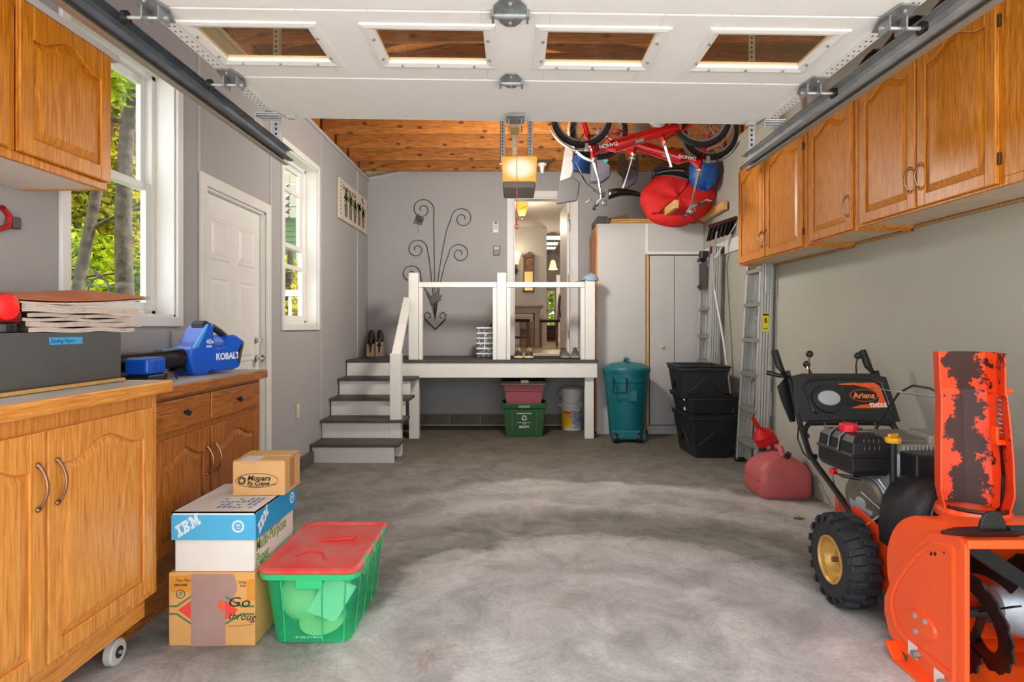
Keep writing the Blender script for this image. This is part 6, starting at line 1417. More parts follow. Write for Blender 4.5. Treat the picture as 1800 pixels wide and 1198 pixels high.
M_ = wm(kb); fy = -d_ / 2 - 0.0006
MB().tube([M_ @ Vector((-0.008 + 0.092 * math.cos(a), fy, 0.068 + 0.031 * math.sin(a))) for a in [2 * PI * j / 48 for j in range(48)]], 0.0011, 4, closed=True).build('oval_line', INK, kb)
pn = [(0.02 * math.sin(2 * PI * k / 5), 0.02 * math.cos(2 * PI * k / 5)) for k in range(5)]
MB().prism([(-0.073 + u, 0.068 + v) for u, v in pn], lambda u, v, n: M_ @ Vector((u, fy - n, v)), 0, 0.0006).build('pentagon_mark', INK, kb)
star = [((0.017 if k % 2 == 0 else 0.006) * math.sin(PI * k / 5), (0.017 if k % 2 == 0 else 0.006) * math.cos(PI * k / 5)) for k in range(10)]
MB().prism([(-0.073 + u, 0.068 + v) for u, v in star], lambda u, v, n: M_ @ Vector((u, fy - n, v)), 0.0006, 0.0012).build('star_mark', CARD, kb)
tx('Mopars', 0.032, INK, kb, M_ @ Vector((-0.05, fy - 0.0004, 0.068)), X_, Z_, 0.0004, 0.0006, shear=0.25, sx=1.05); tx('By Crane', 0.026, INK, kb, M_ @ Vector((-0.051, fy - 0.0004, 0.047)), X_, Z_, 0.0004, 0.0005, shear=0.25, sx=1.0)
tx('.com', 0.012, INK, kb, M_ @ Vector((0.052, fy - 0.0004, 0.047)), X_, Z_, 0.0004, shear=0.25); tx('PARTS FOR MUSCLE CARS', 0.0058, INK, kb, M_ @ Vector((-0.045, fy - 0.0004, 0.0405)), X_, Z_, 0.0003)
# green tote, red lid
TX0, TX1, TY0, TY1, THh = -1.025, -0.632, 2.40, 2.985, 0.305
gt = thing('storage_tote', 'translucent green storage tote with red lid full of papers on the floor', 'tote', ((TX0 + TX1) / 2, (TY0 + TY1) / 2, 0))
GT = translucent_plastic('green_translucent', (205, 255, 236), 0.30, (60, 226, 150)); GS = mt('green_solid', (48, 190, 120), 0.35); RL = mt('dusty_red_lid', (226, 64, 56), 0.45, col2=(206, 120, 114), vs_=5, lo=0.4, hi=0.7)
def RT(e, z, r=0.05): return [Vector(((TX0 + TX1) / 2 + u, (TY0 + TY1) / 2 + v, z)) for u, v in rr(0, TX1 - TX0 - 2 * e, TY1 - TY0 - 2 * e, r, 5)]
MB().loft([RT(0.042, 0.003), RT(0.012, THh - 0.03)], cap1=False).build('shell', GT, gt, smooth=True, ang=0.6)
MB().loft([RT(0.012, THh - 0.035), RT(-0.004, THh - 0.032), RT(-0.008, THh - 0.008), RT(0.008, THh - 0.008)], cap0=False, cap1=False).build('rim', GS, gt, smooth=True, ang=0.4)
MB().loft([RT(-0.008, THh - 0.006), RT(-0.01, THh + 0.008), RT(0.004, THh + 0.014), RT(0.018, THh + 0.010), RT(0.022, THh + 0.004), RT(0.05, THh + 0.006)]).build('lid', RL, gt, smooth=True, ang=0.5)
for a, c_ in (((-0.30, 0.5), 0), ):
    pass
xm_ = (TX0 + TX1) / 2
MB().prism([(-0.08, 0.0), (0.07, 0.03), (0.08, 0.06), (0.03, 0.05), (-0.06, 0.02)], lambda u, v, n: (xm_ + u + 0.02, 2.72 + v, THh + 0.006 + n), 0, 0.008).build('lid_emboss', mt('lid_red_clean', (232, 46, 38), 0.4), gt, bevel=0.003)
MB().tube([(xm_ - 0.10, 2.55, THh + 0.007), (xm_ - 0.06, 2.60, THh + 0.009), (xm_ + 0.0, 2.59, THh + 0.009), (xm_ + 0.04, 2.5, THh + 0.008)], 0.004, 6).build('lid_line', mt('lid_red_clean', (232, 46, 38), 0.4), gt)
MB().box(xm_ - 0.05, xm_ + 0.06, TY0 - 0.0, TY0 + 0.018, THh - 0.072, THh - 0.03).build('front_grip', GS, gt, bevel=0.006)
for yy in (2.53, 2.70, 2.86):
    for xx, s in ((TX1 + 0.004, 1), (TX0 - 0.004, -1)):
        MB().box(xx - 0.008, xx + 0.008, yy - 0.035, yy + 0.035, THh - 0.02, THh + 0.012).build('latch', GS, gt, bevel=0.005)
for u in (-0.10, 0.05, 0.135):
    MB().tube([(xm_ + u, TY0 + 0.036, 0.012), (xm_ + u * 1.1, TY0 + 0.012, THh - 0.04)], 0.004, 5).build('rib', GS, gt)
for yy in (2.52, 2.66, 2.80, 2.92): MB().tube([(TX1 - 0.038, yy, 0.012), (TX1 - 0.012, yy, THh - 0.04)], 0.0028, 5).build('rib', GS, gt)
tx('44 GAL STORAGE', 0.014, mt('pale_green_print', (150, 240, 200), 0.5), gt, (xm_ - 0.06, TY0 + 0.036, 0.022), X_, Z_, 0.0004)
random.seed(9)
PAPS = [mt('paper_white', (236, 232, 216), 0.8), mt('paper_cream', (226, 214, 168), 0.8), mt('paper_teal', (64, 120, 116), 0.8), mt('paper_grey', (170, 172, 168), 0.8)]
pl = ['white crumpled sheet', 'cream bundled cloth', 'teal folder', 'grey printed sheet', 'white folded sheet', 'pale round plate']
m = MB().ball((xm_ - 0.07, 2.55, 0.15), (0.09, 0.07, 0.11), 14, 8); m.v = [p + Vector((random.uniform(-1, 1), random.uniform(-1, 1), random.uniform(-1, 1))) * 0.01 for p in m.v]
tag(m.build('bundled_cloth', PAPS[1], smooth=True, ang=1.4), 'pale bundled cloth at the front left inside the green tote', 'cloth')
tag(MB().lathe([(0.0, 0), (0.085, 0.0), (0.095, 0.012), (0.09, 0.014), (0.0, 0.006)], (xm_ + 0.02, 2.54, 0.045), (0, -0.3, 1), 28).build('paper_plate', PAPS[1], smooth=True), 'pale round plate on the bottom of the green tote', 'plate')
for i, (x_, y_, z_, sx_, sz_, rx_, ry_, rz_, k) in enumerate(((0.09, 2.50, 0.15, 0.13, 0.18, 0.2, 0.5, 0.3, 0), (0.02, 2.58, 0.19, 0.16, 0.12, 0.3, -0.4, 0.1, 3), (0.12, 2.64, 0.14, 0.02, 0.2, 0.0, 0.2, 0.1, 0), (0.13, 2.80, 0.16, 0.02, 0.18, 0.3, 0.1, 0.2, 3), (0.12, 2.72, 0.10, 0.14, 0.14, 0.4, 0.4, 0.8, 2), (0.05, 2.86, 0.13, 0.18, 0.2, 0.3, 0.2, 0.5, 1))):
    tag(MB().obox((xm_ + x_ * 0.72, y_ + 0.01, z_), (sx_, 0.012 if sx_ > 0.05 else 0.15, sz_), (rx_, ry_, rz_)).build('packed_paper', PAPS[k], bevel=0.003), ['white tilted sheet at the front right inside the green tote', 'grey printed sheet high inside the green tote', 'upright white sheet along the right side of the green tote', 'upright grey sheet near the back of the green tote', 'teal folder low inside the green tote', 'cream sheet at the back of the green tote'][i], 'paper', 'papers in the green tote')

# dry leaf on the floor
q_ = W(1405, 911, 4.02); q_.z = 0.0
m = MB(); P = [(-0.04, 0), (-0.02, 0.018), (0.0, 0.012), (0.012, 0.026), (0.026, 0.008), (0.042, 0.004), (0.02, -0.012), (0.0, -0.022), (-0.018, -0.01)]
m.add([(q_.x + u, q_.y + v, 0.004 + 0.16 * abs(v) + 0.002 * (k % 2)) for k, (u, v) in enumerate(P)] + [(q_.x, q_.y, 0.003)], [(k, (k + 1) % 9, 9) for k in range(9)])
tag(m.build('dry_leaf', mt('brown_leaf', (120, 84, 46), 0.9), sol=0.0012), 'small curled brown leaf on the floor before the gas can', 'leaf')
# ------------------------------------------------------------------ snow blower (faces the camera)
ORG = mt('orange_paint', (248, 88, 28), 0.32, coat=0.25, var=0.03, vs_=3)
ORGD = mt('worn_orange_paint', (232, 66, 20), 0.45, col2=(150, 60, 26), vs_=7, lo=0.5, hi=0.8)
def chute_mat():
    m, n, b = newmat('rubbed_orange_paint'); L = n.links.new
    t = n.nodes.new('ShaderNodeTexCoord'); s = n.nodes.new('ShaderNodeSeparateXYZ'); L(t.outputs['Object'], s.inputs[0])
    nz = n.nodes.new('ShaderNodeTexNoise'); nz.inputs['Scale'].default_value = 11; nz.inputs['Detail'].default_value = 7; nz.inputs['Roughness'].default_value = 0.7; L(t.outputs['Object'], nz.inputs['Vector'])
    ax = n.nodes.new('ShaderNodeMath'); ax.operation = 'ABSOLUTE'; dt = n.nodes.new('ShaderNodeVectorMath'); dt.operation = 'DOT_PRODUCT'; dt.inputs[1].default_value = (0.913, -0.408, 0); L(t.outputs['Object'], dt.inputs[0]); sh = n.nodes.new('ShaderNodeMath'); sh.operation = 'SUBTRACT'; sh.inputs[1].default_value = 0.015; L(dt.outputs['Value'], sh.inputs[0]); L(sh.outputs[0], ax.inputs[0])
    k = n.nodes.new('ShaderNodeMath'); k.operation = 'MULTIPLY_ADD'; k.inputs[1].default_value = -2.6; k.inputs[2].default_value = 0.20; L(ax.outputs[0], k.inputs[0])
    ad = n.nodes.new('ShaderNodeMath'); ad.operation = 'ADD'; L(nz.outputs['Fac'], ad.inputs[0]); L(k.outputs[0], ad.inputs[1])
    rp = n.nodes.new('ShaderNodeValToRGB'); L(ad.outputs[0], rp.inputs[0]); rp.color_ramp.interpolation = 'LINEAR'; e = rp.color_ramp.elements; e[0].position = 0.54; e[0].color = (0, 0, 0, 1); e[1].position = 0.56; e[1].color = (1, 1, 1, 1)
    mx = n.nodes.new('ShaderNodeMix'); mx.data_type = 'RGBA'; L(rp.outputs[0], mx.inputs['Factor']); mx.inputs['A'].default_value = lin((244, 76, 24)); mx.inputs['B'].default_value = lin((56, 30, 22))
    L(mx.outputs['Result'], b.inputs['Base Color']); b.inputs['Roughness'].default_value = 0.55; return m
RUBBED = chute_mat()
SCX = 1.80
sb = thing('snow_blower', 'orange two-stage snow blower with tall chute and black console at the right', 'snow blower', (SCX, 2.8, 0))
# wheels
GOLD = mt('gold_rim', (206, 164, 88), 0.4, metal=0.35, var=0.15, vs_=12)
def wheel(xo, xi, side):
    xc = (xo + xi) / 2; w = abs(xi - xo); c = (xc, 2.78, 0.21); hw = w / 2
    tm = MB().lathe([(0.095, -hw * 0.85), (0.125, -hw * 1.0), (0.165, -hw * 1.02), (0.188, -hw * 0.8), (0.195, -hw * 0.3), (0.195, hw * 0.3), (0.188, hw * 0.8), (0.165, hw * 1.02), (0.125, hw), (0.095, hw * 0.85)], c, (1, 0, 0), 48, closed=True)
    N = 18
    for k in range(N):
        for s in (-1, 1):
            a = 2 * PI * (k + (0.5 if s > 0 else 0)) / N
            M_ = Matrix.Translation(c) @ Matrix.Rotation(a, 4, 'X')
            # tread block, skewed, and its shoulder lug
            tm.add([M_ @ Vector(q) for q in ((0.002 * s, -0.014, 0.192), (hw * 0.95 * s, -0.026, 0.183), (hw * 0.95 * s, 0.010, 0.183), (0.002 * s, 0.016, 0.192), (0.004 * s, -0.010, 0.211), (hw * 0.9 * s, -0.021, 0.205), (hw * 0.9 * s, 0.006, 0.205), (0.004 * s, 0.012, 0.211))],
                   [(0, 1, 2, 3), (4, 5, 6, 7), (0, 1, 5, 4), (1, 2, 6, 5), (2, 3, 7, 6), (3, 0, 4, 7)])
            tm.add([M_ @ Vector(q) for q in ((hw * 0.9 * s, -0.022, 0.2), (hw * 0.9 * s, 0.006, 0.2), (hw * 1.06 * s, 0.004, 0.165), (hw * 1.06 * s, -0.018, 0.165), (hw * 1.02 * s, -0.022, 0.196), (hw * 1.02 * s, 0.006, 0.196), (hw * 1.1 * s, 0.003, 0.168), (hw * 1.1 * s, -0.017, 0.168))],
                   [(0, 1, 2, 3), (4, 5, 6, 7), (0, 1, 5, 4), (1, 2, 6, 5), (2, 3, 7, 6), (3, 0, 4, 7)])
    t = tm.build('tyre', RUBBER, sb, bevel=0.003, seg=1)
    MB().lathe([(0.0, 0.028), (0.028, 0.03), (0.03, 0.008), (0.06, 0.004), (0.078, 0.022), (0.085, 0.046), (0.105, 0.05), (0.108, 0.066), (0.1, 0.068), (0.094, 0.06), (0.094, -0.05)], c, (side, 0, 0), 36).build('rim', GOLD, t, smooth=True, ang=0.6)
    k = MB().cyl(Vector(c) + Vector((side * 0.02, 0, 0)), Vector(c) + Vector((side * 0.052, 0, 0)), 0.012, n=10)
    k.build('axle_end', mt('rusty_steel', (140, 100, 66), 0.6, metal=0.5), t)
wheel(1.45, 1.585, -1); wheel(2.02, 2.155, 1)
MB().cyl((1.50, 2.78, 0.21), (2.10, 2.78, 0.21), 0.012).build('axle', STEELD, sb)
# chassis
for xx in (1.615, 1.965):
    MB().prism([(2.44, 0.12), (3.02, 0.15), (3.04, 0.43), (2.92, 0.445), (2.70, 0.40), (2.44, 0.34)], lambda u, v, n, xx=xx: (xx + n, u, v), 0.0, 0.012).build('side_frame', ORGD, sb, bevel=0.004)
MB().box(1.627, 1.965, 2.5, 3.02, 0.13, 0.36).build('gear_case', mt('dark_chassis', (52, 44, 40), 0.6), sb)
# auger housing
HX0, HX1, HYF = 1.50, 2.11, 2.01
prof = [(HYF, 0.02), (HYF, 0.565), (HYF + 0.02, 0.577), (HYF + 0.15, 0.545), (HYF + 0.235, 0.47), (HYF + 0.37, 0.30), (HYF + 0.425, 0.19), (HYF + 0.425, 0.13), (HYF + 0.39, 0.055), (HYF + 0.31, 0.03), (HYF + 0.20, 0.03), (HYF + 0.10, 0.012)]
def side_plate(x, out):
    f = lambda u, v, n: Vector((x + out * n, u, v))
    p = MB().prism(prof, f, 0.0, 0.006).build('side_plate', ORG, sb, bevel=0.002)
    c0 = (HYF + 0.2, 0.30)
    def shr(k, dn): return [f(c0[0] + (u - c0[0]) * k, c0[1] + (v - c0[1]) * k, dn) for u, v in prof]
    MB().loft([shr(0.86, 0.006), shr(0.82, 0.013), shr(0.77, 0.013), shr(0.73, 0.007)], cap0=False, cap1=False).build('pressed_rib', ORG, p, smooth=True)
    MB().lathe([(0.062, 0.0), (0.056, 0.008), (0, 0.010)], f(HYF + 0.20, 0.19, 0.006), (out, 0, 0), 28, sc=(1.35, 0.8)).build('bearing_boss', ORG, p, smooth=True)
    for q in ((0.17, 0.215), (0.225, 0.21), (0.22, 0.155)):
        MB().lathe([(0.011, 0), (0.011, 0.005), (0.006, 0.007), (0, 0.007)], f(HYF + q[0], q[1], 0.014), (out, 0, 0), 8).build('bolt', STEEL, p)
    for q in ((0.085, 0.50), (0.13, 0.475), (0.15, 0.468)):
        MB().box(-0.0005, 0.001, -0.005, 0.005, -0.008, 0.008, Matrix.Translation(f(HYF + q[0], q[1], 0.006)) @ Matrix.Rotation(0.5, 4, 'X')).build('slot', BLACKM, p)
    MB().prism([(HYF - 0.012, 0.03), (HYF, 0.03), (HYF, 0.56), (HYF - 0.012, 0.56)], f, -0.012, 0.006).build('front_lip', ORG, p, bevel=0.004)
    # skid shoe
    s = MB().prism([(HYF + 0.02, 0.0), (HYF + 0.30, 0.0), (HYF + 0.36, 0.05), (HYF + 0.345, 0.055), (HYF + 0.29, 0.012), (HYF + 0.02, 0.012)], f, 0.006, 0.05).build('skid_shoe', ORG, sb, bevel=0.003)
    MB().prism([(HYF + 0.05, 0.012), (HYF + 0.27, 0.012), (HYF + 0.27, 0.10), (HYF + 0.05, 0.10)], f, 0.007, 0.012).build('shoe_plate', ORG, s)
    for yy, zz in ((HYF + 0.10, 0.05), (HYF + 0.24, 0.075)):
        MB().obox(f(yy, zz, 0.0125), (0.003, 0.05, 0.05)).build('shoe_label', WHITE, s); MB().cyl(f(yy - 0.03, zz, 0.012), f(yy - 0.03, zz, 0.035), 0.014, n=6).build('shoe_bolt', STEELD, s)
side_plate(HX0, -1); side_plate(HX1, 1)
back = MB()
inn = [(u, v) for u, v in prof[2:]]
m_ = len(inn)
P = [Vector((x, u, v)) for x in (HX0 + 0.001, HX1 - 0.001) for u, v in inn]
back.add(P, [(i, i + 1, m_ + i + 1, m_ + i) for i in range(m_ - 1)])
back.build('housing_shell', ORG, sb, sol=0.005)
MB().box(HX0, HX1, HYF - 0.02, HYF + 0.05, 0.545, 0.575).build('top_lip', ORG, sb, bevel=0.006)
# rear drum flange (larger than the plate, behind it)
DC = (HYF + 0.185, 0.335); DR = 0.245
arc = [(DC[0] + DR * math.cos(a), DC[1] + DR * math.sin(a)) for a in [math.radians(-70 + 190 * k / 30) for k in range(31)]]
MB().prism(arc + [(HYF + 0.06, 0.12)], lambda u, v, n: Vector((HX0 + 0.008 + n, u, v)), 0.0, 0.008).build('drum_side', ORG, sb)
P = [Vector((x, u, v)) for x in (HX0 + 0.016, HX1 - 0.016) for u, v in arc]
MB().add(P, [(i, i + 1, 31 + i + 1, 31 + i) for i in range(30)]).build('drum_shell', ORG, sb, smooth=True, sol=0.004)
# auger
AY, AZ = HYF + 0.17, 0.25
MB().cyl((HX0 + 0.01, AY, AZ), (HX1 - 0.01, AY, AZ), 0.018, n=14).build('auger_shaft', BLACKM, sb)
def helix(x0, x1, turns, ph, hand):
    m = MB(); n = 44; P = []; fs = []
    for i in range(n + 1):
        t = i / n; a = ph + hand * turns * 2 * PI * t; x = x0 + (x1 - x0) * t
        for r in (0.13, 0.195 + 0.006 * math.sin(i * 2.1)): 
            for dx in (-0.004, 0.004): P.append(Vector((x + dx, AY + r * math.cos(a), AZ + r * math.sin(a))))
    for i in range(n):
        b0, b1 = i * 4, i * 4 + 4
        fs += [(b0, b0 + 2, b1 + 2, b1), (b0 + 1, b1 + 1, b1 + 3, b0 + 3), (b0 + 2, b0 + 3, b1 + 3, b1 + 2), (b0, b1, b1 + 1, b0 + 1)]
    return m.add(P, fs)
AUG = mt('auger_black', (26, 25, 25), 0.35, col2=(60, 46, 38), vs_=8, lo=0.55, hi=0.8)
for x0_, x1_, hand, ph in ((HX0 + 0.02, SCX - 0.06, 1, 0.4), (HX1 - 0.02, SCX + 0.06, -1, 2.2), (HX0 + 0.05, SCX - 0.07, 1, 3.5), (HX1 - 0.05, SCX + 0.07, -1, 5.3)):
    helix(x0_, x1_, 0.8, ph, hand).build('auger_flight', AUG, sb, smooth=False)
for x_, a in ((HX0 + 0.10, 0.9), (HX0 + 0.18, 2.6), (HX1 - 0.1, 0.3), (HX1 - 0.18, 4.0), (HX0 + 0.20, 5.2)):
    bar(MB(), (x_, AY, AZ), (x_ + 0.02, AY + 0.17 * math.cos(a), AZ + 0.17 * math.sin(a)), 0.03, 0.006).build('auger_spoke', AUG, sb)
CAST = mt('cast_aluminium', (176, 182, 190), 0.5, metal=0.5, var=0.1, vs_=30, bump=0.15, bs=90)
lo_ = []
for x_, r_ in ((-0.085, 0.03), (-0.075, 0.055), (-0.02, 0.075), (0.03, 0.085), (0.075, 0.06), (0.09, 0.03)):
    lo_.append([Vector((SCX + 0.02 + x_, AY + 0.02 + r_ * math.cos(a) * 1.1, AZ + 0.01 + r_ * math.sin(a) * 1.3)) for a in [2 * PI * j / 16 for j in range(16)]])
MB().loft(lo_).build('gear_housing', CAST, sb, smooth=True, ang=0.8)
for y_, z_, x_ in ((-0.06, 0.12, -0.03), (-0.06, 0.11, 0.03), (-0.05, 0.13, 0.0), (-0.08, 0.09, 0.055)): MB().lathe([(0.013, 0), (0.013, 0.01), (0.0, 0.012)], (SCX + 0.02 + x_, AY + y_, AZ + z_), (0, -1, 0.4), 8).build('housing_bolt', STEEL, sb)
MB().cyl((SCX - 0.085, AY + 0.01, AZ), (SCX - 0.05, AY + 0.01, AZ), 0.042, n=18).build('brass_collar', mt('brass_worn', (160, 130, 80), 0.5, metal=0.6), sb)
bar(MB(), (HX0 + 0.04, HYF + 0.05, 0.545), (SCX + 0.02, HYF + 0.08, 0.36), 0.03, 0.05).build('housing_brace', BLACKM, sb)
bar(MB(), (SCX + 0.15, HYF + 0.05, 0.545), (SCX + 0.03, HYF + 0.08, 0.36), 0.03, 0.05).build('housing_brace', BLACKM, sb)
for q in ((SCX - 0.01, 0.40), (SCX + 0.01, 0.37)): MB().lathe([(0.013, 0), (0.011, 0.01), (0, 0.011)], (q[0], HYF + 0.045, q[1]), (0, -1, 0), 8).build('brace_bolt', STEEL, sb)
MB().box(HX0 + 0.01, HX1 - 0.01, HYF + 0.02, HYF + 0.09, 0.012, 0.03).build('scraper_bar', BLACKM, sb)
# chute
CX, CY = 1.765, 2.32
MB().lathe([(0.098, 0.50), (0.106, 0.50), (0.106, 0.55), (0.121, 0.552), (0.124, 0.575), (0.118, 0.59), (0.104, 0.59), (0.098, 0.575)], (CX, CY, 0), (0, 0, 1), 40, closed=True).build('chute_ring', ORG, sb, smooth=True, ang=0.5)
MB().tube([(CX + 0.108 * math.cos(a), CY + 0.108 * math.sin(a), 0.596) for a in [PI * (1.05 + 0.9 * j / 14) for j in range(15)]], 0.008, 6).build('grease_ring', mt('dark_grease', (48, 34, 26), 0.5), sb)
ch_ = MB(); LO = []
for z_, w_, d_, off, tlt in ((0.585, 0.098, 0.095, 0.0, 0), (0.66, 0.112, 0.105, 0.0, 0), (0.80, 0.110, 0.108, 0.005, 0), (0.95, 0.104, 0.105, 0.012, 0), (1.035, 0.100, 0.10, 0.018, 0)):
    w_ *= 1.0
    # open U, opening towards the camera and slightly right
    sec = [(-w_, -d_ * 0.75), (-w_, d_ * 0.2), (-w_ * 0.75, d_ * 0.62), (0.0, d_ * 0.78), (w_ * 0.75, d_ * 0.62), (w_, d_ * 0.2), (w_, -d_ * 0.75)]
    ca, sa = math.cos(-0.42), math.sin(-0.42)
    LO.append([Vector((CX - 0.005 + u * ca - v * sa, CY + off + u * sa + v * ca, z_)) for u, v in sec])
n_ = 7; P = [p for l in LO for p in l]
ch_.add(P, [(i * n_ + j, i * n_ + j + 1, (i + 1) * n_ + j + 1, (i + 1) * n_ + j) for i in range(len(LO) - 1) for j in range(n_ - 1)])
ch_.build('chute', RUBBED, sb, sol=0.005)
top = MB()
T0 = LO[-1]; T1 = [p + Vector((-0.03, -0.03, 0.15)) for p in T0]
P = [p + Vector((0, 0.004, -0.01)) for p in T0] + T1
top.add(P, [(j, j + 1, 7 + j + 1, 7 + j) for j in range(6)])
top.build('deflector', RUBBED, sb, sol=0.005)
MB().cyl(LO[-1][5] + Vector((0.0, 0, 0.0)), LO[-1][5] + Vector((0.05, 0, 0.0)), 0.01).build('deflector_pivot', ORG, sb)
sx_ = LO[-1][6] + Vector((0.025, 0.06, -0.02))
hp = [sx_ + Vector((0.012 * math.cos(k * 0.9), 0.012 * math.sin(k * 0.9), -0.0025 * k)) for k in range(60)]
MB().tube(hp, 0.003, 5).build('spring', STEELD, sb)
MB().obox(sx_ + Vector((0, 0, -0.17)), (0.05, 0.04, 0.02)).obox(sx_ + Vector((-0.02, 0, -0.14)), (0.012, 0.03, 0.06)).build('spring_bracket', ORG, sb, bevel=0.003)
MB().tube([sx_ + Vector((0, 0, -0.16)), sx_ + Vector((0.012, 0, -0.3)), sx_ + Vector((0.014, 0.01, -0.42)), sx_ + Vector((-0.02, 0.06, -0.5))], 0.006, 6).build('deflector_cable', BLACKP, sb, smooth=True)
# clean-out tool across the housing front
ct = MB().cyl((HX0 + 0.16, HYF + 0.02, 0.595), (HX1 + 0.1, HYF + 0.02, 0.60), 0.017, n=12)
ct.build('cleanout_handle', BLACKP, sb, smooth=True)
MB().loft([[Vector((x_, HYF + 0.02 + w_ * e, 0.588 + h_ * g_)) for e, g_ in ((-1, 0.4), (0, -0.6), (1, 0.4), (0, 0.3))] for x_, w_, h_ in ((HX0 - 0.06, 0.008, 0.01), (HX0 + 0.0, 0.03, 0.02), (HX0 + 0.10, 0.03, 0.03), (HX0 + 0.2, 0.016, 0.03))]).build('cleanout_scoop', BLACKP, sb, smooth=True)
MB().prism([(0.045 * math.cos(PI * k / 12), 0.062 * math.sin(PI * k / 12)) for k in range(13)], lambda u, v, n: Vector((HX0 + 0.11 + u, HYF + 0.02 + n, 0.60 + v)), -0.006, 0.006).build('cleanout_fin', BLACKP, sb, bevel=0.002)
# belt cover
cov = []
for y_, s in ((2.43, 0.84), (2.455, 0.95), (2.50, 1.0), (2.60, 1.0), (2.66, 0.94)):
    cov.append([Vector((1.745 + s * u * 0.95, y_, 0.34 + s * v * 0.9)) for u, v in ((-0.15, 0.0), (0.15, 0.0), (0.155, 0.08), (0.15, 0.16), (0.13, 0.24), (0.095, 0.30), (0.05, 0.335), (0.0, 0.345), (-0.05, 0.335), (-0.095, 0.30), (-0.13, 0.24), (-0.15, 0.16), (-0.155, 0.08))])
MB().loft(cov).build('belt_cover', mt('speckled_black_plastic', (34, 33, 37), 0.45, bump=0.3, bs=160), sb, smooth=True, ang=1.0)
MB().tube([(1.66, 2.428, 0.36), (1.665, 2.428, 0.48), (1.70, 2.43, 0.575), (1.75, 2.434, 0.60)], 0.005, 6).build('cover_crease', mt('grey_crease', (120, 118, 120), 0.4), sb)
# engine
lo_ = []
tk0, tk1, ty0, ty1 = 1.527, 1.70, 2.72, 3.03
def RK(e, z): return [Vector((u, v, z)) for u, v in ((tk0 + e, ty0 + e), (tk1 - e, ty0 + e), (tk1 - e, ty1 - e), (tk0 + e, ty1 - e))]
MB().loft([RK(0.012, 0.605), RK(0.0, 0.63), RK(0.0, 0.69), RK(-0.008, 0.692), RK(-0.008, 0.70), RK(0.0, 0.702), RK(0.006, 0.755), RK(0.03, 0.785)]).build('fuel_tank', BLACKP, sb, bevel=0.014, seg=3)
for y_ in (2.84, 2.93): MB().tube([(tk0 - 0.004, y_, 0.705), (tk0 + 0.004, y_, 0.765), (tk0 + 0.03, y_, 0.79), (tk1 - 0.02, y_ - 0.02, 0.79)], 0.006, 6).build('tank_strap', mt('grey_strap', (96, 98, 102), 0.4), sb)
for k in range(4): MB().tube([(1.585 + k * 0.022, ty0 + 0.005, 0.725), (1.585 + k * 0.022, ty0 + 0.015, 0.77), (1.585 + k * 0.022, ty0 + 0.05, 0.788)], 0.005, 6).build('tank_rib', BLACKP, sb)
MB().lathe([(0.04, 0.0), (0.042, 0.03), (0.036, 0.038), (0, 0.04)], (1.585, 2.86, 0.787), (0, 0, 1), 14).build('fuel_cap', mt('red_cap', (216, 30, 44), 0.35), sb, bevel=0.002)
MB().cyl((1.672, 2.66, 0.56), (1.672, 2.66, 0.77), 0.014, n=12).build('dipstick_tube', BLACKP, sb)
MB().lathe([(0.03, 0.0), (0.034, 0.012), (0.03, 0.024), (0.0, 0.026)], (1.672, 2.66, 0.77), (0, 0, 1), 10).obox((1.672, 2.66, 0.803), (0.055, 0.012, 0.016), (0, 0, 0.4)).build('dipstick_cap', mt('yellow_cap', (232, 172, 30), 0.35), sb, bevel=0.002)
MB().box(1.70, 1.90, 2.68, 2.95, 0.48, 0.72).build('engine_block', CAST, sb, bevel=0.015)
for k in range(9): MB().box(1.72 + k * 0.017, 1.729 + k * 0.017, 2.665, 2.72, 0.68, 0.755).build('cooling_fin', ALU, sb)
MB().box(1.70, 1.92, 2.72, 3.0, 0.72, 0.775).build('engine_shroud', mt('shroud_grey', (120, 116, 110), 0.5, metal=0.3, var=0.1), sb, bevel=0.012)
MB().box(1.86, 2.02, 2.70, 2.88, 0.66, 0.80).build('muffler', mt('muffler_grey', (150, 146, 138), 0.5, metal=0.4, var=0.12), sb, bevel=0.02, seg=3)
MB().box(1.71, 1.92, 2.56, 2.68, 0.585, 0.735).build('heater_box', BLACKP, sb, bevel=0.012, seg=3)
MB().lathe([(0.02, 0), (0.13, 0.0), (0.14, 0.02), (0.125, 0.1), (0.07, 0.14), (0.0, 0.145)], (1.76, 2.86, 0.47), (-1, -0.25, -0.1), 28).build('crankcase', CAST, sb, smooth=True, ang=0.6)
MB().lathe([(0.04, 0), (0.10, 0.0), (0.11, 0.02), (0.10, 0.035), (0.04, 0.04)], (1.66, 2.83, 0.48), (-1, -0.25, -0.1), 28).build('recoil_cover', mt('recoil_grey', (112, 104, 92), 0.5, metal=0.4, var=0.2, vs_=20), sb, smooth=True, ang=0.6)
for k, (a, c_) in enumerate((((1.60, 2.78, 0.52), (1.64, 2.62, 0.42)), ((1.66, 2.66, 0.56), (1.61, 2.75, 0.38)), ((1.63, 2.70, 0.60), (1.70, 2.62, 0.40)))):
    MB().tube([a, Vector(a).lerp(Vector(c_), 0.5) + Vector((0.02, -0.02, -0.01)), c_], 0.004, 6).build('linkage', STEEL, sb)
MB().tube([(1.54, 2.93, 0.58), (1.56, 2.86, 0.575), (1.62, 2.82, 0.57)], 0.009, 8).build('fuel_line', BLACKP, sb); MB().obox((1.545, 2.92, 0.582), (0.03, 0.025, 0.03)).build('red_connector', mt('red_cap', (216, 30, 44), 0.35), sb, bevel=0.004)
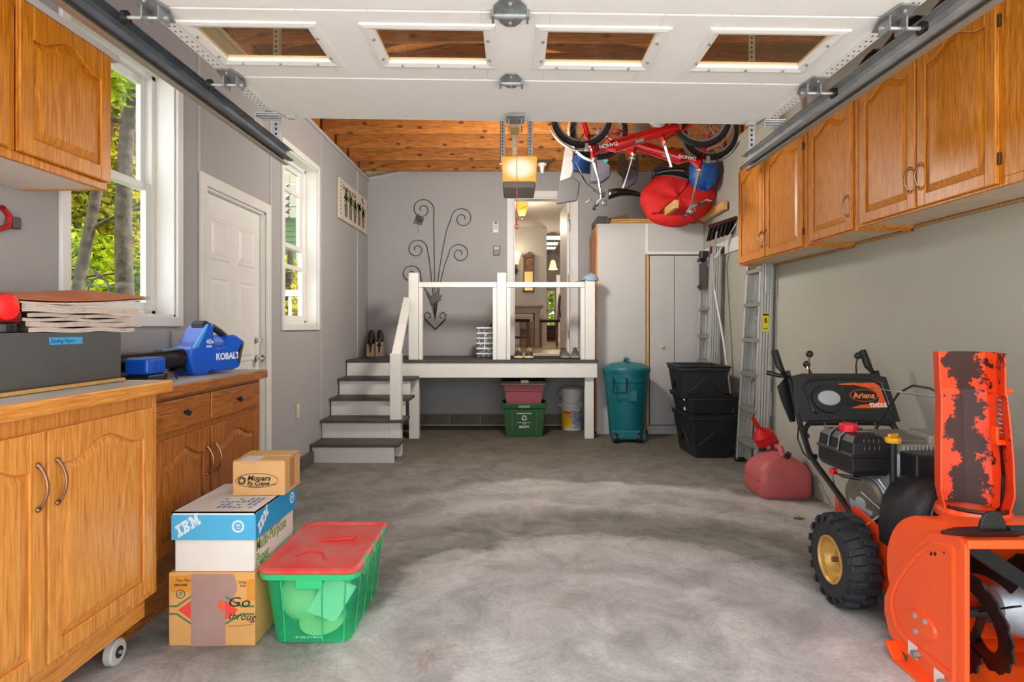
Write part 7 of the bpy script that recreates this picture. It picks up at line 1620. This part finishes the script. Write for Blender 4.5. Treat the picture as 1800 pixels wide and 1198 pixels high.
# handles
def HB(x):
    return [Vector((x, 3.53, 1.02)), Vector((x, 3.50, 0.98)), Vector((x, 3.385, 0.752)), Vector((x, 3.27, 0.60)), Vector((x, 3.20, 0.555)), Vector((x + 0.01, 2.95, 0.43)), Vector((x + 0.015, 2.88, 0.38)), Vector((x + 0.015, 2.86, 0.26))]
for x in (1.60, 2.12):
    MB().tube(HB(x), 0.0145, 12).build('handle_tube', BLACKM, sb, smooth=True)
    for q in (3.36, 3.25, 3.23): pass
    for y_, z_ in ((3.33, 0.68), (3.24, 0.585)): MB().lathe([(0.014, 0), (0.014, 0.012), (0, 0.014)], (x + (0.012 if x < 1.8 else -0.012), y_, z_), (1 if x < 1.8 else -1, 0, 0), 8).build('handle_knob', BLACKP, sb)
MB().tube([(1.602, 3.30, 0.63), (1.604, 3.33, 0.715), (1.635, 3.345, 0.748), (1.72, 3.345, 0.75), (2.02, 3.345, 0.75), (2.09, 3.345, 0.745), (2.117, 3.33, 0.705), (2.12, 3.30, 0.63)], 0.0155, 12).build('cross_tube', BLACKM, sb, smooth=True)
for x, sg_ in ((1.60, -1), (2.12, 1)):
    xg = x - 0.035 if sg_ < 0 else x - 0.03
    MB().tube([(xg + 0.02, 3.52, 0.99), (xg, 3.56, 1.05), (xg - 0.012, 3.60, 1.14)], [0.016, 0.021, 0.021], 12).build('grip', BLACKP, sb, smooth=True)
    if sg_ < 0:
        MB().tube([(x - 0.01, 3.50, 0.985), (x - 0.04, 3.52, 0.995), (x - 0.12, 3.54, 1.015)], [0.008, 0.012, 0.014], 10).build('clutch_lever', BLACKP, sb, smooth=True)
# console
cY0, cY1, cz0, cz1 = 3.375, 3.475, 0.752, 1.015
def CN(u, v, n):   # u world x, v 0..1 up the slope, n outwards (towards camera)
    d = Vector((0, cY1 - cY0, cz1 - cz0)); nn = Vector((0, -(cz1 - cz0), cY1 - cY0)).normalized()
    return Vector((u, cY0, cz0)) + d * v + nn * n
pan = [(1.585, 0.0), (2.165, 0.0), (2.14, 0.93), (2.105, 0.94), (2.09, 1.0), (1.66, 1.0), (1.60, 0.95)]
cs_ = MB().prism(pan, CN, -0.012, 0.0).build('console_panel', mt('console_black', (34, 34, 34), 0.5, bump=0.25, bs=200), sb, bevel=0.004)
MB().prism([(1.585, 0.0), (1.61, 0.0), (1.625, 0.95), (1.60, 0.95), (1.545, 0.75), (1.555, 0.45)], lambda u, v, n: CN(u, v, n) + Vector((0, 0.05, 0)), -0.05, -0.03).build('console_flank', BLACKM, sb)
# recessed band and raised lamp bezel
MB().tube([CN(1.70, 0.16, 0.002), CN(1.685, 0.2, 0.004), CN(1.655, 0.72, 0.004), CN(1.69, 0.84, 0.004), CN(1.78, 0.88, 0.004), CN(2.04, 0.88, 0.004), CN(2.10, 0.78, 0.004), CN(2.12, 0.25, 0.004)], 0.007, 8).build('console_ridge', mt('console_gloss', (40, 40, 42), 0.25), cs_, smooth=True)
lc = CN(1.78, 0.47, 0.0); nn = (CN(0, 0, 1) - CN(0, 0, 0)).normalized()
def ell(a, c_, n, k=30): return [lc + Vector((a * math.cos(q), 0, 0)) + (CN(0, 1, 0) - CN(0, 0, 0)).normalized() * (c_ * math.sin(q)) + nn * n for q in [2 * PI * j / k for j in range(k)]]
MB().loft([ell(0.095, 0.085, 0.0), ell(0.09, 0.082, 0.012), ell(0.068, 0.052, 0.014)]).build('lamp_bezel', mt('console_gloss', (40, 40, 42), 0.25), cs_, smooth=True, ang=0.5)
MB().loft([ell(0.064, 0.044, 0.0145), ell(0.06, 0.040, 0.021), ell(0.03, 0.02, 0.025)]).build('lamp_lens', mt('frosted_lens', (190, 194, 198), 0.3, bump=0.6, bs=260, metal=0.2), cs_, smooth=True)
ORGL = mt('decal_orange', (238, 92, 34), 0.45); BLK2 = mt('decal_black', (24, 22, 22), 0.4); DECW = mt('decal_white', (240, 236, 230), 0.5); AMB = mt('decal_amber', (250, 150, 70), 0.45)
D = lambda poly, mat_, nm, n0, n1: MB().prism(poly, CN, n0, n1).build(nm, mat_, cs_)
D([(1.88, 0.30), (1.885, 0.80), (2.065, 0.80), (2.09, 0.72), (2.105, 0.30)], BLK2, 'decal_base', 0.0005, 0.0012)
D([(1.955, 0.79), (2.062, 0.80), (2.09, 0.72), (2.107, 0.30), (2.06, 0.27), (1.895, 0.27), (1.96, 0.34), (2.055, 0.36), (2.07, 0.48), (2.06, 0.60), (2.01, 0.70)], ORGL, 'decal_swoosh', 0.0013, 0.002)
D([(1.855, 0.775), (1.95, 0.80), (2.01, 0.68), (1.95, 0.75), (1.86, 0.755)], ORGL, 'decal_tail', 0.0013, 0.002)
ov = CN(1.985, 0.53, 0.0)
def ov_(a, c_, n): return [ov + Vector((a * math.cos(q), 0, 0)) + (CN(0, 1, 0) - CN(0, 0, 0)).normalized() * (c_ * math.sin(q)) + nn * n for q in [2 * PI * j / 32 for j in range(32)]]
MB().loft([ov_(0.079, 0.036, 0.002), ov_(0.079, 0.036, 0.0026)]).build('oval_rim', ORGL, cs_); MB().loft([ov_(0.0755, 0.0335, 0.0026), ov_(0.0755, 0.0335, 0.0032)]).build('oval_field', BLK2, cs_)
upv = (CN(0, 1, 0) - CN(0, 0, 0)).normalized()
tx('Ariens', 0.047, AMB, cs_, CN(1.985, 0.475, 0.0034), X_, upv, 0.0006, 0.0009, align='CENTER', sx=0.98, shear=0.08)
tx('924DLE', 0.034, DECW, cs_, CN(2.105, 0.295, 0.0024), X_, upv, 0.0006, 0.0011, align='RIGHT', sx=0.88)
# shift levers
for px_, py_, base in ((1423, 622, 1425), (1418, 640, 1432), (1508, 625, 1507)):
    tp = W(px_, py_, 3.56); bs_ = Vector(((base - HX) / F * 3.47, 3.48, 1.0))
    MB().tube([bs_, bs_.lerp(tp, 0.55) + Vector((-0.006, 0, 0)), tp], 0.005, 8).build('shift_rod', CHROME, sb, smooth=True)
    MB().ball(tp, 0.021, 14, 10).build('shift_ball', BLACKP, sb, smooth=True)
# cables and crank rod
MB().tube([W(1532, 681, 3.42), W(1590, 690, 3.0), W(1655, 698, 2.5)], 0.006, 8).build('chute_rod', STEEL, sb)
MB().tube([W(1655, 695, 2.5), W(1635, 682, 2.7), W(1605, 677, 2.95), W(1580, 690, 3.1), W(1560, 720, 3.15), W(1540, 755, 3.1), W(1515, 766, 2.95)], 0.0055, 8).build('control_cable', BLACKP, sb, smooth=True)
for a, c_ in (((1448, 736, 3.4), (1455, 770, 3.1)), ((1480, 736, 3.4), (1495, 765, 3.0)), ((1505, 738, 3.4), (1510, 762, 3.0)), ((1537, 738, 3.4), (1540, 765, 3.0)), ((1440, 850, 3.15), (1472, 905, 3.0)), ((1462, 830, 3.1), (1475, 890, 2.98))):
    MB().tube([W(*a), W(*c_)], 0.004, 6).build('control_rod', STEELD, sb)
MB().tube([W(1404, 745, 3.42), W(1402, 770, 3.36), W(1412, 795, 3.3), W(1425, 808, 3.26)], 0.004, 6).build('grip_cable', BLACKP, sb, smooth=True)
# ------------------------------------------------------------------ things in the room beyond the doorway
def lampglow(name, loc, e, col=(1.0, 0.86, 0.66), r=0.06):
    l = bpy.data.lights.new(name, 'POINT'); l.energy = e; l.color = col; l.shadow_soft_size = r
    o = bpy.data.objects.new(name, l); COL.objects.link(o); o.location = loc; return o
AMBG = emis('amber_glass', (240, 176, 70), 0.5); WARMW = emis('warm_white_glass', (255, 222, 170), 0.55)
YA = 9.9; p = W(917.5, 352, YA); p.z = HCZ
cf = thing('ceiling_light', 'amber glass bowl ceiling light with dark vine metalwork in the hall', 'ceiling light', p)
MB().cyl((p.x, YA, HCZ - 0.03), (p.x, YA, HCZ), 0.06, n=20).build('canopy', BRONZE, cf)
MB().lathe([(0.105, -0.03), (0.10, -0.06), (0.08, -0.16), (0.05, -0.24), (0.012, -0.265), (0.0, -0.265)], p, (0, 0, 1), 28).build('glass_bowl', AMBG, cf, smooth=True)
MB().lathe([(0.03, -0.262), (0.022, -0.285), (0.006, -0.30), (0, -0.31)], p, (0, 0, 1), 14).build('finial', mt('dark_bronze', (66, 46, 28), 0.4, metal=0.6), cf)
MB().tube([Vector((p.x + 0.1 * math.cos(a), YA - 0.1 * abs(math.sin(a)), HCZ - 0.08 - 0.12 * a / PI)) for a in [PI * k / 14 for k in range(15)]], 0.004, 6).build('vine', mt('dark_bronze', (66, 46, 28), 0.4, metal=0.6), cf)
lampglow('ceiling_light_glow', (p.x, YA, HCZ - 0.42), 14)
p = W(907, 457, YH)
sc_ = thing('wall_sconce', 'amber glass wall sconce on the hall wall by the mirror clock', 'sconce', (p.x, YH, p.z - 0.2))
MB().lathe([(0.05, -0.10), (0.07, 0.0), (0.10, 0.10), (0.12, 0.14)], (p.x, YH - 0.14, p.z), (0, 0, 1), 24).build('sconce_glass', WARMW, sc_, smooth=True, sol=0.004)
MB().tube([(p.x, YH - 0.01, p.z - 0.26), (p.x, YH - 0.08, p.z - 0.30), (p.x, YH - 0.14, p.z - 0.24), (p.x, YH - 0.14, p.z - 0.1)], 0.012, 8).cyl((p.x, YH, p.z - 0.22), (p.x, YH - 0.015, p.z - 0.22), 0.05).build('sconce_arm', mt('dark_bronze', (66, 46, 28), 0.4, metal=0.6), sc_)
lampglow('sconce_glow', (p.x, YH - 0.35, p.z + 0.15), 3)
a, c_ = W(919.5, 513, YH), W(939, 450, YH)
ck = thing('pendulum_clock', 'tall narrow wooden wall clock with glass front seen through the doorway', 'clock', ((a.x + c_.x) / 2, YH, a.z))
DW_ = mt('clock_walnut', (96, 62, 34), 0.4)
MB().box(a.x, a.x + 0.03, YH - 0.08, YH - 0.001, a.z, c_.z).box(c_.x - 0.03, c_.x, YH - 0.08, YH - 0.001, a.z, c_.z).box(a.x, c_.x, YH - 0.08, YH - 0.001, a.z, a.z + 0.03).box(a.x, c_.x, YH - 0.08, YH - 0.001, c_.z - 0.03, c_.z).box(a.x, c_.x, YH - 0.075, YH - 0.001, c_.z - 0.32, c_.z - 0.30).build('clock_case', DW_, ck, bevel=0.004)
MB().prism([(a.x - 0.01, 0), (c_.x + 0.01, 0), (c_.x - 0.02, 0.03), ((a.x + c_.x) / 2 + 0.03, 0.05), ((a.x + c_.x) / 2, 0.09), ((a.x + c_.x) / 2 - 0.03, 0.05), (a.x + 0.02, 0.03)], lambda u, v, n: (u, YH - 0.08 + n, c_.z + v), 0, 0.06).build('crest', DW_, ck)
MB().box(a.x + 0.03, c_.x - 0.03, YH - 0.04, YH - 0.03, c_.z - 0.30, c_.z - 0.03).build('picture_panel', mt('clock_scene', (170, 124, 76), 0.6, col2=(84, 58, 40), vs_=18), ck)
MB().box(a.x + 0.03, c_.x - 0.03, YH - 0.04, YH - 0.03, a.z + 0.03, c_.z - 0.32).build('mirror_panel', mt('gold_mirror', (206, 160, 78), 0.25, metal=0.3), ck)
p = W(972, 440, 13.2)
pd = thing('pendant_lamp', 'small white glass pendant lamp hanging in the far room', 'pendant lamp', (p.x, 13.2, 2.5))
MB().cyl((p.x, 13.2, HCZ - 0.02), (p.x, 13.2, HCZ), 0.07, n=16).build('canopy', STEELD, pd); MB().cyl((p.x, 13.2, 2.72), (p.x, 13.2, HCZ - 0.02), 0.008, n=6).build('rod', STEELD, pd)
MB().lathe([(0.03, 0.2), (0.05, 0.17), (0.085, 0.02), (0.10, 0.0)], (p.x, 13.2, 2.55), (0, 0, 1), 20).build('glass_shade', WARMW, pd, smooth=True, sol=0.004)
lampglow('pendant_glow', (p.x, 13.1, 2.45), 14)
SKY = emis('skylight_glow', (250, 252, 255), 1.2)
for k, (ya, yb_) in enumerate(((13.7, 14.25), (14.75, 15.2), (15.6, 16.0))):
    s_ = thing('window_%d' % (4 + k), loc=(0.85, ya, HCZ - 0.02), kind='structure')
    MB().box(0.72, 0.72 + 0.34, ya, yb_, HCZ - 0.006, HCZ - 0.002).build('pane', SKY, s_); MB().box(0.70, 0.72, ya - 0.02, yb_ + 0.02, HCZ - 0.02, HCZ).box(1.06, 1.08, ya - 0.02, yb_ + 0.02, HCZ - 0.02, HCZ).build('frame', WHITE, s_)
# table
tw = thing('dining_table', 'dark wooden counter-height table seen through the hall doorway', 'table', (0.2, 10.8, HF))
t0, t1 = (905 - HX) / F * 10.5 - 0.05, (955.5 - HX) / F * 10.5
MB().box(t0 - 0.35, t1, 10.5, 11.4, HF + 0.70, HF + 0.735).build('tabletop', WALNUT, tw, bevel=0.006)
MB().box(t0 - 0.3, t1 - 0.05, 10.55, 11.35, HF + 0.60, HF + 0.70).build('apron', WALNUT, tw)
for x_, y_ in ((t1 - 0.11, 10.6), (t1 - 0.11, 11.3), (t0 - 0.28, 10.6), (t0 - 0.28, 11.3)): MB().box(x_ - 0.045, x_ + 0.045, y_ - 0.045, y_ + 0.045, HF, HF + 0.70).build('leg', WALNUT, tw, bevel=0.005)
def chair(label, x, y, rz):
    c = thing('dining_chair', label, 'chair', (x, y, HF), (0, 0, rz), group='chairs at the hall table')
    B = lambda nm, *q, **k: MB().box(*q).build(nm, WALNUT, c, local=True, bevel=0.006, **k)
    for sx in (-1, 1):
        for sy in (-1, 1):
            B('leg', sx * 0.19 - 0.02, sx * 0.19 + 0.02, sy * 0.19 - 0.02, sy * 0.19 + 0.02, 0, 0.44)
    MB().box(-0.22, 0.22, -0.22, 0.22, 0.44, 0.49).build('seat', mt('black_seat', (30, 26, 24), 0.5), c, local=True, bevel=0.02)
    MB().prism([(-0.20, 0.49), (0.20, 0.49), (0.22, 0.80), (0.17, 0.93), (0.08, 0.985), (-0.08, 0.985), (-0.17, 0.93), (-0.22, 0.80)], lambda u, v, n: (u, 0.19 + n + 0.06 * (v - 0.49), v), 0, 0.03).build('backrest', WALNUT, c, local=True, bevel=0.006)
    B('stretcher', -0.18, 0.18, -0.2, -0.17, 0.16, 0.2)
chair('round-backed wooden chair left of the hall table, side on', -0.05, 10.0, 2.35)
chair('round-backed wooden chair right of the hall table, side on', t1 + 0.12, 10.95, -PI / 2 + 0.15)
x_ = (928 - HX) / F * 11.0
dc = thing('drawer_chest', 'small three-drawer wooden chest under the hall table', 'chest', (x_, 11.0, HF))
MB().box(x_ - 0.15, x_ + 0.15, 10.85, 11.15, HF, HF + 0.46).build('chest_body', WALNUT, dc, bevel=0.005)
for k in range(3):
    d_ = MB().box(x_ - 0.13, x_ + 0.13, 10.835, 10.85, HF + 0.03 + k * 0.142, HF + 0.155 + k * 0.142).build('drawer', WALNUT, dc, bevel=0.004); MB().obox((x_, 10.828, HF + 0.095 + k * 0.142), (0.06, 0.016, 0.022)).build('cup_pull', BLACKM, d_, bevel=0.004)
x_ = (965 - HX) / F * 16.0
sf = thing('far_sofa', 'dark red sofa under the far window beyond the hall', 'sofa', (x_ + 0.3, 16.2, HF))
SOF = mt('dark_red_upholstery', (80, 34, 24), 0.7)
MB().box(x_ - 0.3, x_ + 0.9, 15.6, 16.2, HF + 0.03, HF + 0.28).build('seat', SOF, sf, bevel=0.04); MB().box(x_ - 0.3, x_ + 0.9, 16.2, 16.45, HF + 0.03, HF + 0.40).build('backrest', SOF, sf, bevel=0.05); MB().box(x_ - 0.42, x_ - 0.3, 15.6, 16.45, HF, HF + 0.36).build('armrest', SOF, sf, bevel=0.04)

# ------------------------------------------------------------------ on the right wall cabinets
bt = thing('black_tarp_bundle', 'black glossy tarp bundle lying on the near right wall cabinets', 'tarp', (2.1, 3.0, 2.70))
random.seed(21); m = MB(); lo_ = []
for k in range(16):
    y_ = 2.3 + k * 0.08; lo_.append([Vector((2.11 + 0.13 * math.cos(a) + random.uniform(-0.012, 0.012), y_, 2.712 + max(0.0, (0.15 + 0.05 * math.sin(k * 1.3)) * math.sin(a)) + random.uniform(0, 0.015))) for a in [2 * PI * j / 14 for j in range(14)]])
m.loft(lo_).build('tarp_folds', mt('black_tarp', (30, 32, 38), 0.22, bump=0.5, bs=9), bt, smooth=True, ang=1.2)
tag(MB().obox((2.12, 4.0, 2.76), (0.2, 0.5, 0.13)).build('black_tool_case', BLACKP, bevel=0.02), 'black plastic tool case on the middle right wall cabinet', 'case')

# ------------------------------------------------------------------ outdoors, seen through the windows
def leaf_mat(name, c1, c2):
    m = bpy.data.materials.new(name); m.use_nodes = True; n = m.node_tree; n.nodes.clear(); L = n.links.new
    out = n.nodes.new('ShaderNodeOutputMaterial'); d = n.nodes.new('ShaderNodeBsdfDiffuse'); t = n.nodes.new('ShaderNodeBsdfTranslucent'); mx = n.nodes.new('ShaderNodeMixShader'); mx.inputs[0].default_value = 0.5
    g = n.nodes.new('ShaderNodeNewGeometry'); nz = n.nodes.new('ShaderNodeTexNoise'); nz.inputs['Scale'].default_value = 2.2; nz.inputs['Detail'].default_value = 5; L(g.outputs['Position'], nz.inputs['Vector'])
    r = n.nodes.new('ShaderNodeValToRGB'); L(nz.outputs['Fac'], r.inputs[0]); r.color_ramp.elements[0].position = 0.36; r.color_ramp.elements[0].color = lin(c1); r.color_ramp.elements[1].position = 0.62; r.color_ramp.elements[1].color = lin(c2)
    L(r.outputs[0], d.inputs[0]); L(r.outputs[0], t.inputs[0]); L(d.outputs[0], mx.inputs[1]); L(t.outputs[0], mx.inputs[2]); L(mx.outputs[0], out.inputs[0]); return m
LEAF1 = leaf_mat('spring_leaves', (52, 88, 14), (158, 172, 36)); LEAF2 = leaf_mat('yellow_leaves', (96, 112, 22), (196, 182, 60)); LEAF3 = leaf_mat('mid_green_leaves', (34, 70, 16), (108, 142, 34))
BARK = mt('bark', (40, 33, 26), 0.95, col2=(86, 76, 61), vs_=9, bump=0.9, bs=26)
def foliage(mb, c, r, n, s, flat=0.7, rnd=random):
    c = Vector(c)
    for _ in range(n):
        v = Vector((rnd.gauss(0, 1), rnd.gauss(0, 1), rnd.gauss(0, 1))).normalized() * (rnd.random() ** 0.45)
        p = c + Vector((v.x * r, v.y * r, v.z * r * flat))
        a = Vector((rnd.gauss(0, 1), rnd.gauss(0, 1), rnd.gauss(0, 0.6))).normalized(); b_ = a.cross(Vector((rnd.gauss(0, 1), rnd.gauss(0, 1), rnd.gauss(0, 1)))).normalized()
        q = s * rnd.uniform(0.6, 1.3)
        base = len(mb.v); mb.v += [p - a * q, p + b_ * q * 0.45, p + a * q, p - b_ * q * 0.45]; mb.f.append((base, base + 1, base + 2, base + 3))
GZ0 = -0.6
def tree(label, x, y, r0, h, lean, mat_, crown, seed, grp='trees outside the windows', branches=()):
    rnd = random.Random(seed); t = thing('tree', label, 'tree', (x, y, GZ0), group=grp)
    pts = []; rad = []
    for k in range(12):
        q = k / 11; pts.append((x + lean[0] * q * h + 0.10 * math.sin(q * 6 + seed), y + lean[1] * q * h + 0.08 * math.cos(q * 5 + seed), GZ0 + q * h)); rad.append(r0 * (1.15 - 0.75 * q))
    MB().tube(pts, rad, 12).build('trunk', BARK, t, smooth=True)
    for (z_, dx, dy, dz) in branches:
        k = min(range(12), key=lambda i: abs(pts[i][2] - z_)); b0 = Vector(pts[k])
        MB().tube([b0, b0 + Vector((dx, dy, dz)) * 0.5 + Vector((0, 0, 0.12)), b0 + Vector((dx, dy, dz))], [r0 * 0.42, r0 * 0.3, r0 * 0.14], 8).build('branch', BARK, t, smooth=True)
    m = MB()
    for (cx, cy, cz_, r, n, s) in crown: foliage(m, (cx, cy, cz_), r, n, s, rnd=rnd)
    m.build('foliage', mat_, t, fix=False, kind='stuff')
    return t
# near trunks seen in the tall window
xt, yt = -5.6, 5.6 * F / (HX - 150)
tree('slender dark leaning tree trunk on the left in the tall window', -5.75, 7.75, 0.085, 7.0, (0.05, 0.06), LEAF1, [(-5.6, 8.3, 5.6, 1.6, 1400, 0.11), (-4.7, 7.3, 4.2, 0.5, 260, 0.09)], 3, branches=((2.6, 0.9, 0.9, 0.7), (2.1, -0.9, -0.3, -0.2), (2.3, 0.8, 0.4, 0.35), (2.0, 0.7, 0.5, -0.1)))
tree('thick pale grey tree trunk on the right in the tall window', -4.66, 7.2, 0.105, 8.0, (0.012, 0.03), LEAF1, [(-4.5, 7.2, 6.2, 1.6, 1300, 0.11), (-4.55, 6.6, 4.05, 0.5, 300, 0.085), (-4.9, 6.75, 3.4, 0.35, 120, 0.07)], 8, branches=((3.0, -0.7, -0.6, 0.35), (3.9, -0.6, -0.7, -0.3), (3.6, 0.5, -0.4, 0.6)))
bg = [(-10.5, 12.8, 1.1, 3.4, LEAF1, 'broad lime green leafy tree behind the two trunks'), (-13.5, 17.2, 2.8, 4.6, LEAF2, 'tall yellow-green tree farthest behind the tall window'), (-8.4, 13.6, 0.6, 2.4, LEAF3, 'low mid-green leafy tree behind the bird hook'), (-14.5, 14.5, 4.2, 4.4, LEAF1, 'high lime green tree filling the upper window'),
      (-9.5, 16.5, 5.5, 3.8, LEAF2, 'high yellow tree crown above the right trunk'), (-4.75, 12.3, 1.3, 1.7, LEAF2, 'yellow-green tree behind the porch railing'), (-12.2, 10.5, 2.0, 3.2, LEAF3, 'dense green tree at the left edge of the tall window'), (-18, 25, 4, 7, LEAF3, 'distant green tree line beyond the yard'), (2.2, 24.5, 1.6, 3.2, LEAF1, 'bright green tree outside the far hall window'), (-19.0, 22.5, 6.0, 6.0, LEAF2, 'tall yellow tree farthest left behind the leaning trunk'), (-15.5, 19.5, 0.8, 4.0, LEAF1, 'low lime tree behind the leaning trunk')]
for i, (x_, y_, z_, r_, mat_, lab) in enumerate(bg):
    rnd = random.Random(i + 40)
    cr = [(x_ + rnd.uniform(-0.5, 0.5) * r_, y_ + rnd.uniform(-0.5, 0.5) * r_, z_ + rnd.uniform(-0.4, 0.5) * r_ + 0.5, r_ * rnd.uniform(0.5, 0.75), 3200, 0.075 + 0.010 * r_) for _ in range(5)]
    tree(lab, x_, y_, 0.13, z_ + r_ + 0.6, (0.01, 0.01), mat_, cr, i + 60)
# shepherd hook with bird
hk = thing('garden_hook', 'dark curved garden hook stand outside the tall window', 'garden hook', (-3.4, 4.8, GZ0))
q = 5.0
def G(px, py): return W(px, py, q)
MB().tube([Vector((G(196, 540).x, q, GZ0)), G(196, 540), G(195, 512), G(188, 494), G(175, 487), G(163, 491), G(155, 506), G(153, 540), Vector((G(153, 540).x, q, GZ0))], 0.009, 8).build('hook_rod', mt('dark_iron', (44, 46, 40), 0.5), hk, smooth=True)
bd = thing('bird_ornament', 'black bird silhouette ornament perched on the garden hook', 'ornament', G(174, 486))
BIRD = [(163, 474), (166, 473), (169, 476), (176, 481), (182, 484), (188, 483.5), (184, 486), (178, 486.5), (172, 486), (168, 483), (166, 478)]
MB().prism([(G(*k).x, G(*k).z) for k in BIRD], lambda u, v, n: (u, q + n, v), -0.012, 0.012).build('bird_body', mt('dark_iron', (44, 46, 40), 0.5), bd, bevel=0.004)
# porch railing, green shed and chime seen in the small window
pr = thing('porch_railing', 'white porch railing outside the small window', 'railing', (-3.55, 9.6, GZ0))
yq = 9.4
MB().box(-4.4, -3.0, yq, yq + 0.09, HC + 55 / F * yq, HC + 66 / F * yq).build('top_rail', WHITE, pr, bevel=0.004); MB().box(-4.4, -3.0, yq + 0.02, yq + 0.07, 1.28 - 0.05, 1.28).build('bottom_rail', WHITE, pr)
for k in range(9): MB().box(-4.35 + k * 0.16, -4.31 + k * 0.16, yq + 0.03, yq + 0.06, 1.28, HC + 55 / F * yq).build('baluster', WHITE, pr)
MB().box(-4.5, -4.4, yq, yq + 0.1, GZ0, 1.9).box(-3.0, -2.9, yq, yq + 0.1, GZ0, 1.9).build('post', WHITE, pr)
gs = thing('green_shed', 'pale green sided shed with cream gable outside the small window', 'shed', (-6.4, 16.5, GZ0))
yg = 16.0; gl0, gl1 = (494 - HX) / F * yg, (519 - HX) / F * yg
for k in range(22):
    z_ = 1.6 + k * 0.14
    MB().add([(gl0 - 1.0, yg, z_), (gl1, yg, z_), (gl1, yg + 0.03, z_ + 0.15), (gl0 - 1.0, yg + 0.03, z_ + 0.15)], [(0, 1, 2, 3)]).build('siding_board', mt('green_siding', (84, 118, 72), 0.7), gs, sol=0.01)
MB().box(gl0 - 1.0, gl1, yg + 0.05, yg + 1.5, GZ0, 4.6).build('shed_body', mt('green_siding', (84, 118, 72), 0.7), gs)
for k in range(5): MB().box(gl0 - 1.2, gl1 + 0.4, yg - 0.25, yg - 0.2, 4.15 + k * 0.3, 4.42 + k * 0.3).build('gable_board', mt('cream_siding', (170, 164, 146), 0.7), gs)
wc = thing('hanging_mobile', 'hanging mobile of small dark birds outside the small window', 'mobile', W(508, 396, 6.6))
MB().tube([Vector((W(509, 320, 6.6).x, 6.6, ZT + 0.035)), W(509, 320, 6.6), W(507, 396, 6.6)], 0.0025, 5).build('string', BLACKM, wc)
for px_, py_ in ((504, 328), (506, 347), (505, 360), (506, 371), (505, 384)):
    c_ = W(px_, py_, 6.6); MB().prism([(-0.03, -0.02), (0.0, 0.012), (0.035, 0.03), (0.012, 0.0), (0.02, -0.03)], lambda u, v, n: c_ + Vector((u, n, v)), -0.004, 0.004).build('bird', BLACKM, wc)
